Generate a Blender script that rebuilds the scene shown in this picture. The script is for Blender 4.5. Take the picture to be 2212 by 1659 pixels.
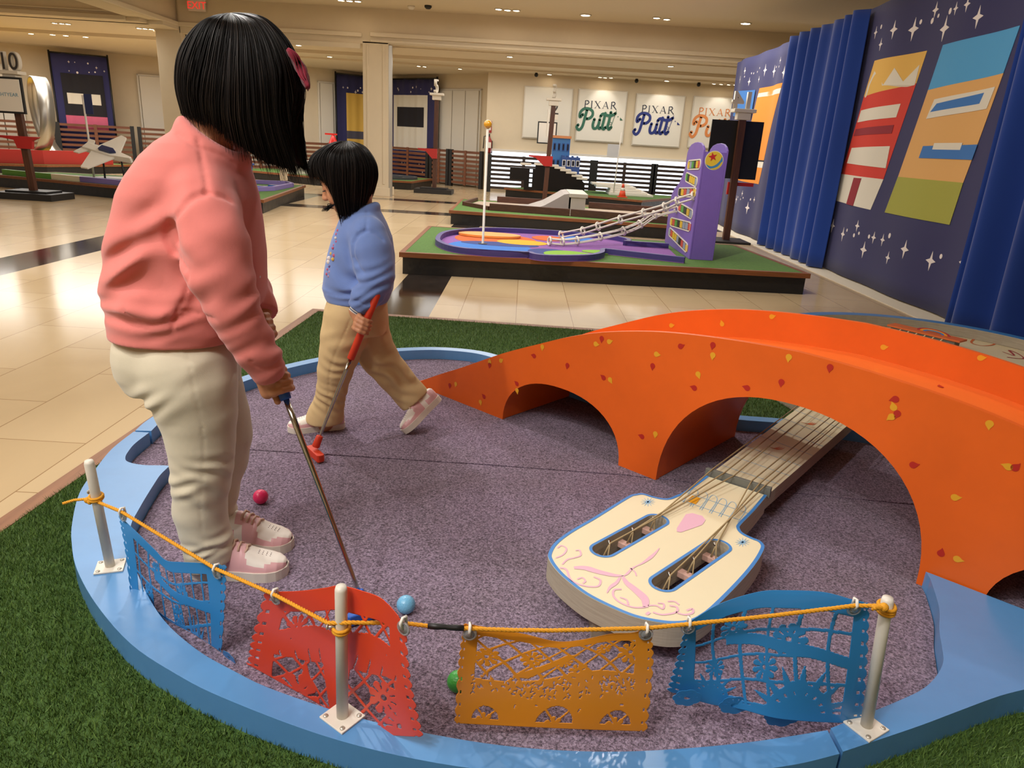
import bpy, bmesh, math, random
import numpy as np
from mathutils import Vector, Matrix
from mathutils.geometry import tessellate_polygon

for o in list(bpy.data.objects):
    bpy.data.objects.remove(o, do_unlink=True)
SC = bpy.context.scene
COL = SC.collection
random.seed(7)
RNG = np.random.default_rng(7)
PI = math.pi

# ------------------------------------------------------------------ camera
FPX, PITCH, ROLL, CAMZ = 1534.0, math.radians(18.7), math.radians(3.4), 1.25
_f = np.array([0, math.cos(PITCH), -math.sin(PITCH)])
_u0 = np.cross([1.0, 0, 0], _f)
_R = math.cos(ROLL) * np.array([1.0, 0, 0]) + math.sin(ROLL) * _u0
_U = -math.sin(ROLL) * np.array([1.0, 0, 0]) + math.cos(ROLL) * _u0
_C = np.array([0, 0, CAMZ])
cam = bpy.data.cameras.new('camera')
cam.sensor_fit = 'HORIZONTAL'
cam.sensor_width = 36.0
cam.lens = FPX / 2212.0 * 36.0
cam.clip_start = 0.02
cam.clip_end = 200
cob = bpy.data.objects.new('camera', cam)
COL.objects.link(cob)
cob.matrix_world = Matrix(((_R[0], _U[0], -_f[0], _C[0]), (_R[1], _U[1], -_f[1], _C[1]), (_R[2], _U[2], -_f[2], _C[2]), (0, 0, 0, 1)))
SC.camera = cob

# ------------------------------------------------------------------ world, lights, exposure
SC.view_settings.view_transform = 'Standard'
SC.view_settings.look = 'None'
SC.view_settings.gamma = 1.0
SC.view_settings.use_curve_mapping = False
SC.view_settings.exposure = 0.45
w = bpy.data.worlds.new('hall_surroundings')
SC.world = w
w.use_nodes = True
w.node_tree.nodes['Background'].inputs[0].default_value = (1.0, 0.97, 0.93, 1)
w.node_tree.nodes['Background'].inputs[1].default_value = 0.30
WARM = (1.0, 0.97, 0.92)

def area_light(name, loc, size, power, rot=(0, 0, 0), sizey=None, color=WARM):
    l = bpy.data.lights.new(name, 'AREA')
    l.energy = power
    l.color = color
    l.size = size
    if sizey:
        l.shape = 'RECTANGLE'
        l.size_y = sizey
    o = bpy.data.objects.new(name, l)
    COL.objects.link(o)
    o.location = loc
    o.rotation_euler = rot
    return o

def spot_light(name, loc, target, power, angle=60, radius=0.06, blend=0.6, color=WARM):
    l = bpy.data.lights.new(name, 'SPOT')
    l.energy = power
    l.color = color
    l.spot_size = math.radians(angle)
    l.spot_blend = blend
    l.shadow_soft_size = radius
    o = bpy.data.objects.new(name, l)
    COL.objects.link(o)
    o.location = loc
    o.rotation_euler = (Vector(target) - Vector(loc)).to_track_quat('-Z', 'Y').to_euler()
    return o

# large area lights added as fill, then the recessed spots above the play area
area_light('hall_fill_light', (-2.8, 8.5, 3.55), 5.0, 200, sizey=7.0)
area_light('hall_fill_light', (-2.2, -0.8, 3.55), 2.6, 95, sizey=2.6)
area_light('hall_fill_light', (-5.2, 3.6, 3.55), 4.6, 85, sizey=5.5)
area_light('hall_fill_light', (1.0, 12.6, 3.5), 5.0, 165, sizey=3.0)
area_light('back_zone_light', (1.5, 17.9, 2.9), 8.0, 80, sizey=2.2)
area_light('back_zone_light', (-5.3, 18.6, 2.9), 4.0, 95, sizey=3.0)
area_light('left_zone_light', (-11.0, 17.0, 2.95), 6.0, 235, sizey=4.0)
spot_light('ceiling_spot', (-1.9, 4.2, 3.6), (-0.2, 1.9, 0.2), 140, 62)
spot_light('ceiling_spot', (0.9, 4.4, 3.6), (0.9, 2.0, 0.3), 78, 62)
spot_light('ceiling_spot', (-0.9, -0.5, 3.6), (-0.1, 1.5, 0.2), 60, 62)
spot_light('ceiling_spot', (-1.5, -0.7, 3.6), (0.35, 1.05, 0.35), 95, 52, 0.05, 0.9)
spot_light('ceiling_spot', (1.9, 0.2, 3.6), (1.3, 1.05, 0.3), 42, 50, 0.06, 0.9)  # extra spot, added to brighten the right front from above
spot_light('ceiling_spot', (-2.6, 0.6, 3.6), (0.0, 2.4, 0.5), 110, 46, 0.08, 0.9)
spot_light('ceiling_spot', (0.6, 5.4, 3.6), (1.0, 7.8, 0.2), 215, 75)
spot_light('curtain_spot', (1.4, 8.4, 3.6), (3.8, 9.6, 1.7), 60, 70)
spot_light('curtain_spot', (1.6, 5.0, 3.6), (3.8, 6.6, 1.9), 60, 75)
spot_light('curtain_spot', (1.8, 11.2, 3.6), (3.8, 12.6, 1.7), 50, 60)
for sx in (1.9, 3.4, 4.9):
    spot_light('sign_spot', (sx, 19.2, 2.93), (sx, 19.78, 2.1), 9, 70, 0.03)

# ------------------------------------------------------------------ pixel helpers (image frame 2212 x 1659)
def ray(x, y):
    return _f + _R * ((x - 1106) / FPX) - _U * ((y - 829.5) / FPX)
def gz(x, y, z=0.21):
    d = ray(x, y)
    return _C + d * ((z - _C[2]) / d[2])
def gy(x, y, Y):
    d = ray(x, y)
    return _C + d * (Y / d[1])
def gx(x, y, X):
    d = ray(x, y)
    return _C + d * (X / d[0])
def gpl(x, y, P, n):
    d = ray(x, y)
    P = np.array(P, float); n = np.array(n, float)
    return _C + d * (((P - _C) @ n) / (d @ n))

# ------------------------------------------------------------------ materials
def lin(c):
    if isinstance(c, str):
        c = c.lstrip('#')
        c = [int(c[i:i + 2], 16) / 255 for i in (0, 2, 4)]
    return tuple((v / 12.92 if v <= 0.04045 else ((v + 0.055) / 1.055) ** 2.4) for v in c)

MATS = {}
def mat(name, col, rough=0.6, metal=0.0, var=0.0, vscale=8.0, bump=0.0, bscale=60.0, bdist=0.002, spec=0.5,
        col2=None, emit=None, estr=0.0, coat=0.0, sheen=0.0, stretch=None, sss=0.0, trans=0.0, detail=4.0, rvar=0.0):
    if name in MATS:
        return MATS[name]
    m = bpy.data.materials.new(name)
    m.use_nodes = True
    nt = m.node_tree
    b = nt.nodes['Principled BSDF']
    c = lin(col)
    b.inputs['Base Color'].default_value = (*c, 1)
    b.inputs['Roughness'].default_value = rough
    b.inputs['Metallic'].default_value = metal
    b.inputs['Specular IOR Level'].default_value = spec
    b.inputs['Coat Weight'].default_value = coat
    b.inputs['Coat Roughness'].default_value = 0.15
    b.inputs['Sheen Weight'].default_value = sheen
    b.inputs['Sheen Roughness'].default_value = 0.5
    if sss:
        b.inputs['Subsurface Weight'].default_value = sss
        b.inputs['Subsurface Radius'].default_value = (0.008, 0.003, 0.0015)
        b.inputs['Subsurface Scale'].default_value = 1.0
    if trans:
        b.inputs['Transmission Weight'].default_value = trans
    if emit is not None:
        b.inputs['Emission Color'].default_value = (*lin(emit), 1)
        b.inputs['Emission Strength'].default_value = estr
    if var or bump or col2 is not None or rvar:
        tc = nt.nodes.new('ShaderNodeTexCoord')
        mp = nt.nodes.new('ShaderNodeMapping')
        if stretch:
            mp.inputs['Scale'].default_value = stretch
        nt.links.new(tc.outputs['Object'], mp.inputs[0])
        if var or col2 is not None:
            n = nt.nodes.new('ShaderNodeTexNoise')
            n.inputs['Scale'].default_value = vscale
            n.inputs['Detail'].default_value = detail
            n.inputs['Roughness'].default_value = 0.65
            nt.links.new(mp.outputs[0], n.inputs['Vector'])
            r = nt.nodes.new('ShaderNodeValToRGB')
            r.color_ramp.elements[0].position = 0.3
            r.color_ramp.elements[1].position = 0.7
            if col2 is not None:
                c2 = lin(col2)
                r.color_ramp.elements[0].color = (*c2, 1)
                r.color_ramp.elements[1].color = (*c, 1)
            else:
                r.color_ramp.elements[0].color = (*[v * (1 - var) for v in c], 1)
                r.color_ramp.elements[1].color = (*[min(1, v * (1 + var)) for v in c], 1)
            nt.links.new(n.outputs['Fac'], r.inputs[0])
            nt.links.new(r.outputs[0], b.inputs['Base Color'])
            if rvar:
                mr = nt.nodes.new('ShaderNodeMapRange')
                mr.inputs['To Min'].default_value = max(0.02, rough - rvar)
                mr.inputs['To Max'].default_value = rough + rvar
                nt.links.new(n.outputs['Fac'], mr.inputs[0])
                nt.links.new(mr.outputs[0], b.inputs['Roughness'])
        if bump:
            n2 = nt.nodes.new('ShaderNodeTexNoise')
            n2.inputs['Scale'].default_value = bscale
            n2.inputs['Detail'].default_value = 3.0
            nt.links.new(mp.outputs[0], n2.inputs['Vector'])
            bp = nt.nodes.new('ShaderNodeBump')
            bp.inputs['Strength'].default_value = bump
            bp.inputs['Distance'].default_value = bdist
            nt.links.new(n2.outputs['Fac'], bp.inputs['Height'])
            nt.links.new(bp.outputs[0], b.inputs['Normal'])
    MATS[name] = m
    return m

def wood_mat(name, c1, c2, rough=0.5, axis=0, scale=3.0):
    st = [14.0, 14.0, 14.0]
    st[axis] = 1.0
    return mat(name, c1, rough=rough, col2=c2, vscale=scale, stretch=tuple(st), detail=6.0)

# ------------------------------------------------------------------ objects
def tag(o, label=None, cat=None, group=None, kind=None):
    if label: o['label'] = label
    if cat: o['category'] = cat
    if group: o['group'] = group
    if kind: o['kind'] = kind
    return o

def link(name, me, parent=None):
    o = bpy.data.objects.new(name, me)
    COL.objects.link(o)
    if parent is not None:
        o.parent = parent
    return o

def thing(name, label, cat, loc=(0, 0, 0), rz=0.0, group=None):
    o = bpy.data.objects.new(name, None)
    o.empty_display_size = 0.1
    COL.objects.link(o)
    o.location = loc
    o.rotation_euler = (0, 0, rz)
    return tag(o, label, cat, group)

class MB:
    """collects shapes into one mesh; verts in the parent's local frame"""
    def __init__(self):
        self.v = []; self.f = []; self.mi = []; self.sm = []
    def add(self, v, f, mi=0, sm=False):
        n = len(self.v)
        self.v += [tuple(map(float, p)) for p in v]
        for q in f:
            self.f.append(tuple(int(i) + n for i in q)); self.mi.append(mi); self.sm.append(sm)
        return self
    def box(self, lo, hi, mi=0, M=None):
        x0, y0, z0 = lo; x1, y1, z1 = hi
        v = [(x0, y0, z0), (x1, y0, z0), (x1, y1, z0), (x0, y1, z0), (x0, y0, z1), (x1, y0, z1), (x1, y1, z1), (x0, y1, z1)]
        if M is not None:
            v = [tuple(M @ Vector(p)) for p in v]
        return self.add(v, [(3, 2, 1, 0), (4, 5, 6, 7), (0, 1, 5, 4), (1, 2, 6, 5), (2, 3, 7, 6), (3, 0, 4, 7)], mi)
    def bar(self, a, b, w, h, mi=0, up=(0, 0, 1)):
        a = Vector(a); b = Vector(b); d = (b - a).normalized()
        s = d.cross(Vector(up))
        if s.length < 1e-4: s = d.cross(Vector((1, 0, 0)))
        s.normalize(); u = s.cross(d).normalized()
        v = []
        for p in (a, b):
            for i, j in ((-1, -1), (1, -1), (1, 1), (-1, 1)):
                v.append(p + s * (w / 2 * i) + u * (h / 2 * j))
        return self.add(v, [(3, 2, 1, 0), (4, 5, 6, 7), (0, 1, 5, 4), (1, 2, 6, 5), (2, 3, 7, 6), (3, 0, 4, 7)], mi)
    def tube(self, pts, r, seg=10, mi=0, cap=True, sm=True, sq=None):
        pts = [Vector(p) for p in pts]
        n = len(pts)
        rs = r if hasattr(r, '__len__') else [r] * n
        T = []
        for i in range(n):
            T.append((pts[min(i + 1, n - 1)] - pts[max(i - 1, 0)]).normalized())
        ref = Vector((0, 0, 1)) if abs(T[0].z) < 0.9 else Vector((1, 0, 0))
        s = T[0].cross(ref).normalized()
        v = []; f = []
        for i in range(n):
            s = (s - T[i] * s.dot(T[i])).normalized()
            u = T[i].cross(s)
            for k in range(seg):
                a = 2 * PI * k / seg
                v.append(pts[i] + (s * math.cos(a) + u * math.sin(a) * (sq or 1.0)) * rs[i])
        for i in range(n - 1):
            for k in range(seg):
                f.append((i * seg + k, i * seg + (k + 1) % seg, (i + 1) * seg + (k + 1) % seg, (i + 1) * seg + k))
        if cap:
            f.append(tuple(range(seg - 1, -1, -1))); f.append(tuple((n - 1) * seg + k for k in range(seg)))
        return self.add(v, f, mi, sm)
    def lathe(self, prof, seg=24, mi=0, M=None, sm=True):
        v = []; f = []
        n = len(prof)
        for r, z in prof:
            for k in range(seg):
                a = 2 * PI * k / seg
                p = Vector((r * math.cos(a), r * math.sin(a), z))
                v.append(M @ p if M is not None else p)
        for i in range(n - 1):
            for k in range(seg):
                f.append((i * seg + k, i * seg + (k + 1) % seg, (i + 1) * seg + (k + 1) % seg, (i + 1) * seg + k))
        if prof[0][0] > 1e-6: f.append(tuple(range(seg - 1, -1, -1)))
        if prof[-1][0] > 1e-6: f.append(tuple((n - 1) * seg + k for k in range(seg)))
        return self.add(v, f, mi, sm)
    def ball(self, c, r, seg=20, mi=0, sc=(1, 1, 1)):
        prof = [(r * math.sin(PI * i / (seg // 2)), -r * math.cos(PI * i / (seg // 2))) for i in range(seg // 2 + 1)]
        prof[0] = (1e-7, -r); prof[-1] = (1e-7, r)
        M = Matrix.Translation(c) @ Matrix.Diagonal((*sc, 1))
        return self.lathe(prof, seg, mi, M)
    def prism(self, loops, z0, z1, mi=0, side=None, P=None, top=None, caps=True):
        """extruded polygon; loops[0] outer, rest holes, 2D. P maps (x,y,z)->3D"""
        P = P or (lambda x, y, z: (x, y, z))
        side = mi if side is None else side
        top = mi if top is None else top
        flat = [p for L in loops for p in L]
        n = len(flat)
        v = [P(p[0], p[1], z0) for p in flat] + [P(p[0], p[1], z1) for p in flat]
        f0 = len(self.v)
        tris = tessellate_polygon([[Vector((p[0], p[1], 0)) for p in L] for L in loops])
        base = len(self.v)
        self.v += [tuple(map(float, p)) for p in v]
        def put(q, m):
            self.f.append(tuple(base + i for i in q)); self.mi.append(m); self.sm.append(False)
        if caps:
            for t in tris:
                a, b, c = (flat[i] for i in t)
                if (b[0] - a[0]) * (c[1] - a[1]) - (b[1] - a[1]) * (c[0] - a[0]) < 0: t = t[::-1]
                put(tuple(t)[::-1], mi); put(tuple(i + n for i in t), top)
        k = 0
        for L in loops:
            m = len(L)
            A = sum(L[i][0] * L[(i + 1) % m][1] - L[(i + 1) % m][0] * L[i][1] for i in range(m))
            outer = L is loops[0]
            for i in range(m):
                a = k + i; b = k + (i + 1) % m
                q = (a, b, b + n, a + n)
                if (A < 0) == outer: q = q[::-1]
                put(q, side)
            k += m
        return self
    def poly(self, loop, P, mi=0):
        """flat decal polygon mapped through P(x,y)->3D"""
        tris = tessellate_polygon([[Vector((p[0], p[1], 0)) for p in loop]])
        T = []
        for t in tris:
            a, b, c = (loop[i] for i in t)
            if (b[0] - a[0]) * (c[1] - a[1]) - (b[1] - a[1]) * (c[0] - a[0]) < 0: t = t[::-1]
            T.append(tuple(t))
        return self.add([P(*p) for p in loop], T, mi)
    def stroke(self, pts, w, P, mi=0, n=8, closed=False):
        """flat brush stroke; w = width or list of widths along it"""
        if n > 1: pts = smooth2(pts, n, closed)
        m = len(pts)
        ws = w if hasattr(w, '__len__') else [w, w]
        L = []; Rr = []
        for i in range(m):
            a = np.array(pts[max(i - 1, 0)] if not closed else pts[i - 1]); b = np.array(pts[min(i + 1, m - 1)] if not closed else pts[(i + 1) % m])
            d = b - a; d = d / (np.linalg.norm(d) + 1e-9)
            wi = np.interp(i / (m - 1), np.linspace(0, 1, len(ws)), ws) / 2
            nn = np.array([-d[1], d[0]]) * wi
            L.append(np.array(pts[i]) + nn); Rr.append(np.array(pts[i]) - nn)
        v = [P(*p) for p in L] + [P(*p) for p in Rr]
        f = [(i + m, i + 1 + m, i + 1, i) for i in range(m - 1)]
        if closed: f.append((2 * m - 1, m, 0, m - 1))
        return self.add(v, f, mi)
    def merge(self, o, mi=0):
        n = len(self.v); self.v += o.v; self.f += [tuple(i + n for i in q) for q in o.f]; self.mi += [m + mi for m in o.mi]; self.sm += o.sm
        return self
    def build(self, name, mats, parent=None, bevel=0.0, smooth=None, auto=None):
        me = bpy.data.meshes.new(name)
        me.from_pydata(self.v, [], self.f)
        if not isinstance(mats, (list, tuple)): mats = [mats]
        for m in mats: me.materials.append(m)
        me.polygons.foreach_set('material_index', self.mi)
        me.polygons.foreach_set('use_smooth', [bool(s) if smooth is None else smooth for s in self.sm])
        me.update()
        o = link(name, me, parent)
        if bevel:
            b = o.modifiers.new('bevel', 'BEVEL'); b.width = bevel; b.segments = 2; b.limit_method = 'ANGLE'; b.angle_limit = math.radians(40)
            b.harden_normals = False
        return o

def smooth2(pts, n=8, closed=False):
    pts = [np.array(p, float) for p in pts]
    m = len(pts); out = []
    rng = range(m) if closed else range(m - 1)
    for i in rng:
        if closed: p0, p1, p2, p3 = pts[i - 1], pts[i], pts[(i + 1) % m], pts[(i + 2) % m]
        else: p0, p1, p2, p3 = pts[max(i - 1, 0)], pts[i], pts[i + 1], pts[min(i + 2, m - 1)]
        for k in range(n):
            t = k / n
            out.append(0.5 * ((2 * p1) + (-p0 + p2) * t + (2 * p0 - 5 * p1 + 4 * p2 - p3) * t * t + (-p0 + 3 * p1 - 3 * p2 + p3) * t ** 3))
    if not closed: out.append(pts[-1])
    return [tuple(p) for p in out]

def clone(o, parent=None):
    c = o.copy(); COL.objects.link(c)
    if parent is not None: c.parent = parent
    for ch in list(o.children): clone(ch, c)
    return c

def struct(o):
    return tag(o, kind='structure')

def text_mesh(txt, size, extrude=0.01, offset=0.0):
    cu = bpy.data.curves.new('t', 'FONT')
    cu.body = txt; cu.size = size; cu.extrude = extrude; cu.align_x = 'CENTER'; cu.offset = offset
    o = bpy.data.objects.new('t', cu); COL.objects.link(o)
    dg = bpy.context.evaluated_depsgraph_get()
    me = bpy.data.meshes.new_from_object(o.evaluated_get(dg))
    bpy.data.objects.remove(o, do_unlink=True); bpy.data.curves.remove(cu)
    return me
def add_text(name, txt, size, M, m, parent, extrude=0.01, offset=0.0):
    me = text_mesh(txt, size, extrude, offset)
    me.transform(M)
    if M.determinant() < 0: me.flip_normals()
    me.materials.clear(); me.materials.append(m)
    me.name = name
    return link(name, me, parent)
# ================================================================== ROOM
M_WALL = mat('wall_paint', 'd8c8ac', rough=0.85, var=0.03, vscale=1.5)
M_CEIL = mat('ceiling_paint', 'd9cab0', rough=0.9)
M_TRIM = mat('trim_paint', 'dccdb2', rough=0.6)
M_WHITE = mat('white_paint', 'e6e0d4', rough=0.5)
M_BLACK = mat('black_metal', '141414', rough=0.5)

def floor_mat():
    m = bpy.data.materials.new('polished_stone_tile'); m.use_nodes = True
    nt = m.node_tree; b = nt.nodes['Principled BSDF']
    tc = nt.nodes.new('ShaderNodeTexCoord'); mp = nt.nodes.new('ShaderNodeMapping')
    mp.inputs['Rotation'].default_value = (0, 0, PI / 2); mp.inputs['Location'].default_value = (0.1, 0.0, 0)
    br = nt.nodes.new('ShaderNodeTexBrick')
    br.inputs['Scale'].default_value = 1.0
    br.inputs['Mortar Size'].default_value = 0.0022
    br.inputs['Mortar Smooth'].default_value = 0.0
    br.inputs['Brick Width'].default_value = 0.84
    br.inputs['Row Height'].default_value = 0.428
    br.inputs['Color1'].default_value = (*lin('d3bd99'), 1)
    br.inputs['Color2'].default_value = (*lin('cbb48f'), 1)
    br.inputs['Mortar'].default_value = (*lin('9a7c58'), 1)
    n = nt.nodes.new('ShaderNodeTexNoise'); n.inputs['Scale'].default_value = 1.3; n.inputs['Detail'].default_value = 6
    n.inputs['Distortion'].default_value = 1.2
    mx = nt.nodes.new('ShaderNodeMix'); mx.data_type = 'RGBA'; mx.blend_type = 'MULTIPLY'; mx.inputs[0].default_value = 1
    r = nt.nodes.new('ShaderNodeValToRGB'); r.color_ramp.elements[0].color = (0.86, 0.82, 0.76, 1); r.color_ramp.elements[1].color = (1.05, 1.03, 1, 1)
    nt.links.new(tc.outputs['Object'], mp.inputs[0]); nt.links.new(mp.outputs[0], br.inputs[0]); nt.links.new(mp.outputs[0], n.inputs[0])
    nt.links.new(n.outputs['Fac'], r.inputs[0]); nt.links.new(br.outputs['Color'], mx.inputs[6]); nt.links.new(r.outputs[0], mx.inputs[7])
    nt.links.new(mx.outputs[2], b.inputs['Base Color'])
    b.inputs['Roughness'].default_value = 0.16
    b.inputs['Specular IOR Level'].default_value = 0.55
    return m
M_TILE = floor_mat()
M_DARKTILE = mat('dark_marble_tile', '2c241f', rough=0.1, var=0.35, vscale=5)
# floor with dark inlay bands
xs = [-18, -4.72, -4.2, -1.06, -0.645, 9.5]
ys = [-4, 12.55, 13.05, 15.0, 15.5, 26]
mb = MB()
for i in range(len(xs) - 1):
    for j in range(len(ys) - 1):
        dark = (i in (1, 3) and j < 3) or (j in (1, 3) and i > 0)
        mb.add([(xs[i], ys[j], 0), (xs[i + 1], ys[j], 0), (xs[i + 1], ys[j + 1], 0), (xs[i], ys[j + 1], 0)], [(0, 1, 2, 3)], 1 if dark else 0)
struct(mb.build('floor', [M_TILE, M_DARKTILE]))

# ceilings
mb = MB(); mb.box((-18, -4, 3.66), (9.5, 15.9, 3.8)); mb.box((-7.3, 8.2, 3.60), (9.5, 9.0, 3.66)); mb.box((-7.3, 10.4, 3.58), (9.5, 10.7, 3.66)); mb.box((-7.3, 10.7, 3.62), (9.5, 11.0, 3.66))
struct(mb.build('ceiling', M_CEIL))
mb = MB(); mb.box((-7.2, 16.2, 3.0), (9.5, 26, 3.12)); mb.box((-7.2, 17.6, 2.93), (9.5, 17.75, 3.0)); mb.box((-7.2, 19.2, 2.96), (9.5, 19.9, 3.0))
struct(mb.build('ceiling_back', M_CEIL))
mb = MB(); mb.box((-18, 15.2, 3.05), (-7.2, 26, 3.2)); mb.box((-18, 17.3, 2.98), (-7.2, 17.5, 3.05))
struct(mb.build('ceiling_left', M_CEIL))
# headers and beams
def wallbox(name, lo, hi, m=M_WALL):
    o = MB().box(lo, hi).build(name, m); return struct(o)
wallbox('wall_header', (-3.46, 15.9, 3.02), (9.5, 16.25, 3.7))
wallbox('wall_header_left', (-7.2, 15.9, 3.0), (-3.46, 16.25, 3.7))
wallbox('wall_beam', (-7.75, -4, 3.12), (-7.25, 15.95, 3.7))
wallbox('wall_column_head', (-7.76, 15.95, 3.0), (-7.19, 16.6, 3.7))
wallbox('wall_header_far', (-18, 14.9, 3.05), (-7.5, 15.3, 3.7))
# mouldings on the headers and the beam
def trim(n, lo, hi, m=M_TRIM):
    o = MB().box(lo, hi).build('trim_%d' % n, m, bevel=0.01); return struct(o)
trim(1, (-3.3, 15.84, 3.14), (9.5, 15.9, 3.22)); trim(2, (-3.3, 15.87, 3.04), (9.5, 15.93, 3.09))
trim(3, (-7.2, 15.84, 3.12), (-3.46, 15.9, 3.2)); trim(4, (-5.2, 15.86, 2.9), (-3.5, 15.92, 3.0))
trim(5, (-7.25, -4, 3.12), (-7.18, 15.9, 3.2)); trim(6, (-18, 14.84, 3.05), (-7.75, 14.9, 3.13)); trim(7, (-18, 14.87, 3.18), (-7.75, 14.9, 3.21))
# columns
mb = MB(); mb.box((-3.46, 15.9, 0), (-2.93, 16.4, 3.05)); mb.box((-3.49, 15.86, 0), (-2.9, 16.43, 0.18)); mb.box((-3.38, 15.885, 0.25), (-3.33, 15.9, 3.0)); mb.box((-3.05, 15.885, 0.25), (-3.0, 15.9, 3.0))
struct(mb.build('wall_pillar', M_WALL, bevel=0.006))
mb = MB(); mb.box((-7.7, 15.9, 0), (-7.18, 16.5, 3.12)); mb.box((-7.25, 16.1, 0), (-7.18, 16.5, 3.05))
struct(mb.build('wall_column', M_WALL, bevel=0.006))
mb = MB(); mb.box((-5.3, 15.95, 0.2), (-5.18, 16.1, 3.0)); struct(mb.build('trim_8', M_TRIM))
mb = MB(); mb.box((-2.93, 15.93, 0.0), (-2.86, 16.0, 3.0)); struct(mb.build('trim_9', mat('bright_metal', 'b8b4ac', rough=0.35, metal=0.8)))

# back wall with the low bright window band
mb = MB()
Yb = 19.8
mb.box((-1.08, Yb, 1.05), (9.5, Yb + 0.3, 3.05)); mb.box((-1.08, Yb, 0), (9.5, Yb + 0.3, 0.1)); mb.box((-1.08, Yb, 0.1), (-0.93, Yb + 0.3, 1.05))
struct(mb.build('wall_back', M_WALL))
mb = MB(); mb.box((-1.0, Yb - 0.14, 1.03), (9.5, Yb + 0.02, 1.09)); struct(mb.build('trim_10', M_WHITE))
mb = MB(); mb.box((-0.93, Yb + 0.2, 0.1), (9.5, Yb + 0.22, 1.05)); struct(mb.build('window_1', mat('daylit_window', 'f4f8ff', rough=0.4, emit='e6f1ff', estr=1.5)))
# angled walls of the left zone
def slab(name, a, b, z0, z1, th=0.2, m=M_WALL):
    a = Vector((a[0], a[1], 0)); b = Vector((b[0], b[1], 0)); d = (b - a).normalized(); n = Vector((-d.y, d.x, 0)) * th
    v = [a, b, b + n, a + n]
    v = [(p.x, p.y, z0) for p in v] + [(p.x, p.y, z1) for p in v]
    return struct(MB().add(v, [(3, 2, 1, 0), (4, 5, 6, 7), (0, 1, 5, 4), (1, 2, 6, 5), (2, 3, 7, 6), (3, 0, 4, 7)]).build(name, m))
slab('wall_angled_right', (-4.4, 23.6), (-1.08, 21.0), 0, 3.1)
slab('wall_recess', (-1.08, 21.1), (-1.06, 20.0), 0, 3.1, 0.12)
slab('wall_angled_left', (-8.2, 20.85), (-4.4, 23.6), 0, 3.1)
slab('wall_left', (-10.0, 23.2), (-8.2, 20.85), 0, 3.1)
slab('wall_far_left', (-16.5, 19.8), (-10.0, 23.2), 0, 3.1)
slab('wall_side_left', (-18, 10), (-16.5, 19.8), 0, 3.7)
wallbox('wall_right', (9.3, -4, 0), (9.5, 19.9, 3.7))
wallbox('wall_front', (-18, -4.2, 0), (9.5, -4, 3.7))
# tall white panel doors in front of the angled walls
M_DOOR = mat('door_paint', 'd9d2c4', rough=0.55)
def panels(n, a, b, z1, k, off=0.1):
    a = Vector((a[0], a[1], 0)); b = Vector((b[0], b[1], 0)); d = (b - a); L = d.length; d.normalize(); ang = math.atan2(d.y, d.x)
    M = Matrix.Translation(a) @ Matrix.Rotation(ang, 4, 'Z')
    mb = MB()
    for i in range(k):
        mb.box((L * i / k + 0.012, -off, 0.02), (L * (i + 1) / k - 0.012, 0, z1), 0, M)
    mb.box((-0.05, -off * 0.6, 0), (0, 0.0, z1 + 0.05), 0, M); mb.box((L, -off * 0.6, 0), (L + 0.05, 0, z1 + 0.05), 0, M); mb.box((-0.05, -off * 0.6, z1), (L + 0.05, 0, z1 + 0.05), 0, M)
    return struct(mb.build('door_%d' % n, M_DOOR, bevel=0.006))
panels(1, (-2.52, 22.13), (-1.33, 21.2), 2.57, 3)
panels(2, (-6.15, 22.33), (-5.5, 22.80), 2.6, 2)
panels(3, (-11.45, 22.36), (-10.15, 23.05), 2.5, 2)
panels(4, (-14.9, 20.57), (-14.1, 20.98), 2.45, 2)
panels(5, (-8.0, 20.99), (-6.9, 21.79), 2.75, 3)
# ceiling lamps (recessed, visible in the picture)
M_LAMP = mat('lamp_glow', 'fff4e0', emit='ffeccc', estr=14)
M_LAMPRIM = mat('lamp_rim', 'cfc6b4', rough=0.4)
def lamp(loc, label, r=0.055, group='recessed ceiling spots', drop=0.0):
    t = thing('ceiling_lamp', label, 'ceiling lamp', loc, group=group)
    MB().lathe([(r * 1.35, 0), (r * 1.35, -0.012 - drop), (r * 1.02, -0.016 - drop), (r * 1.02, -0.004 - drop)], 20).build('rim', M_LAMPRIM, t)
    MB().lathe([(1e-7, -0.012 - drop), (r, -0.012 - drop)], 20).build('bulb', M_LAMP, t)
    return t
LG = 'small bright recessed spot in a cluster set in the ceiling'
for x, y in ((-0.68, 15.12), (-0.51, 15.16), (-0.34, 15.15)): lamp((x, y, 3.66), 'bright spot lamp of the ceiling trio above the yellow ball pole', 0.06, 'trio of ceiling spots above the ball pole')
for x, y in ((2.33, 15.05), (2.54, 15.14)): lamp((x, y, 3.66), 'bright ceiling spot of the pair between the two round disc lamps', 0.06, 'pair of ceiling spots between disc lamps')
for x, y in ((5.53, 14.91), (5.69, 14.96)): lamp((x, y, 3.66), 'bright ceiling spot of the pair just above the pleated velvet curtain', 0.06, 'pair of ceiling spots above the curtain')
lamp((0.99, 15.21, 3.66), 'round disc lamp in the ceiling, left one of the two big discs', 0.085, 'round disc ceiling lamps')
lamp((4.03, 15.08, 3.66), 'round disc lamp in the ceiling, right one of the two big discs', 0.085, 'round disc ceiling lamps')
for x in (-3.7, -3.54, -3.38): lamp((x, 15.17, 3.66), 'bright ceiling spot of the trio at the top edge above the pillar', 0.06, 'trio of ceiling spots above the pillar')
for x, y in ((-2.81, 19.39), (-2.67, 19.43), (-1.78, 19.48)): lamp((x, y, 2.955), 'small ceiling spot above the white panelled recess of the back zone', 0.05, 'spots above the panelled recess')
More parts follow.
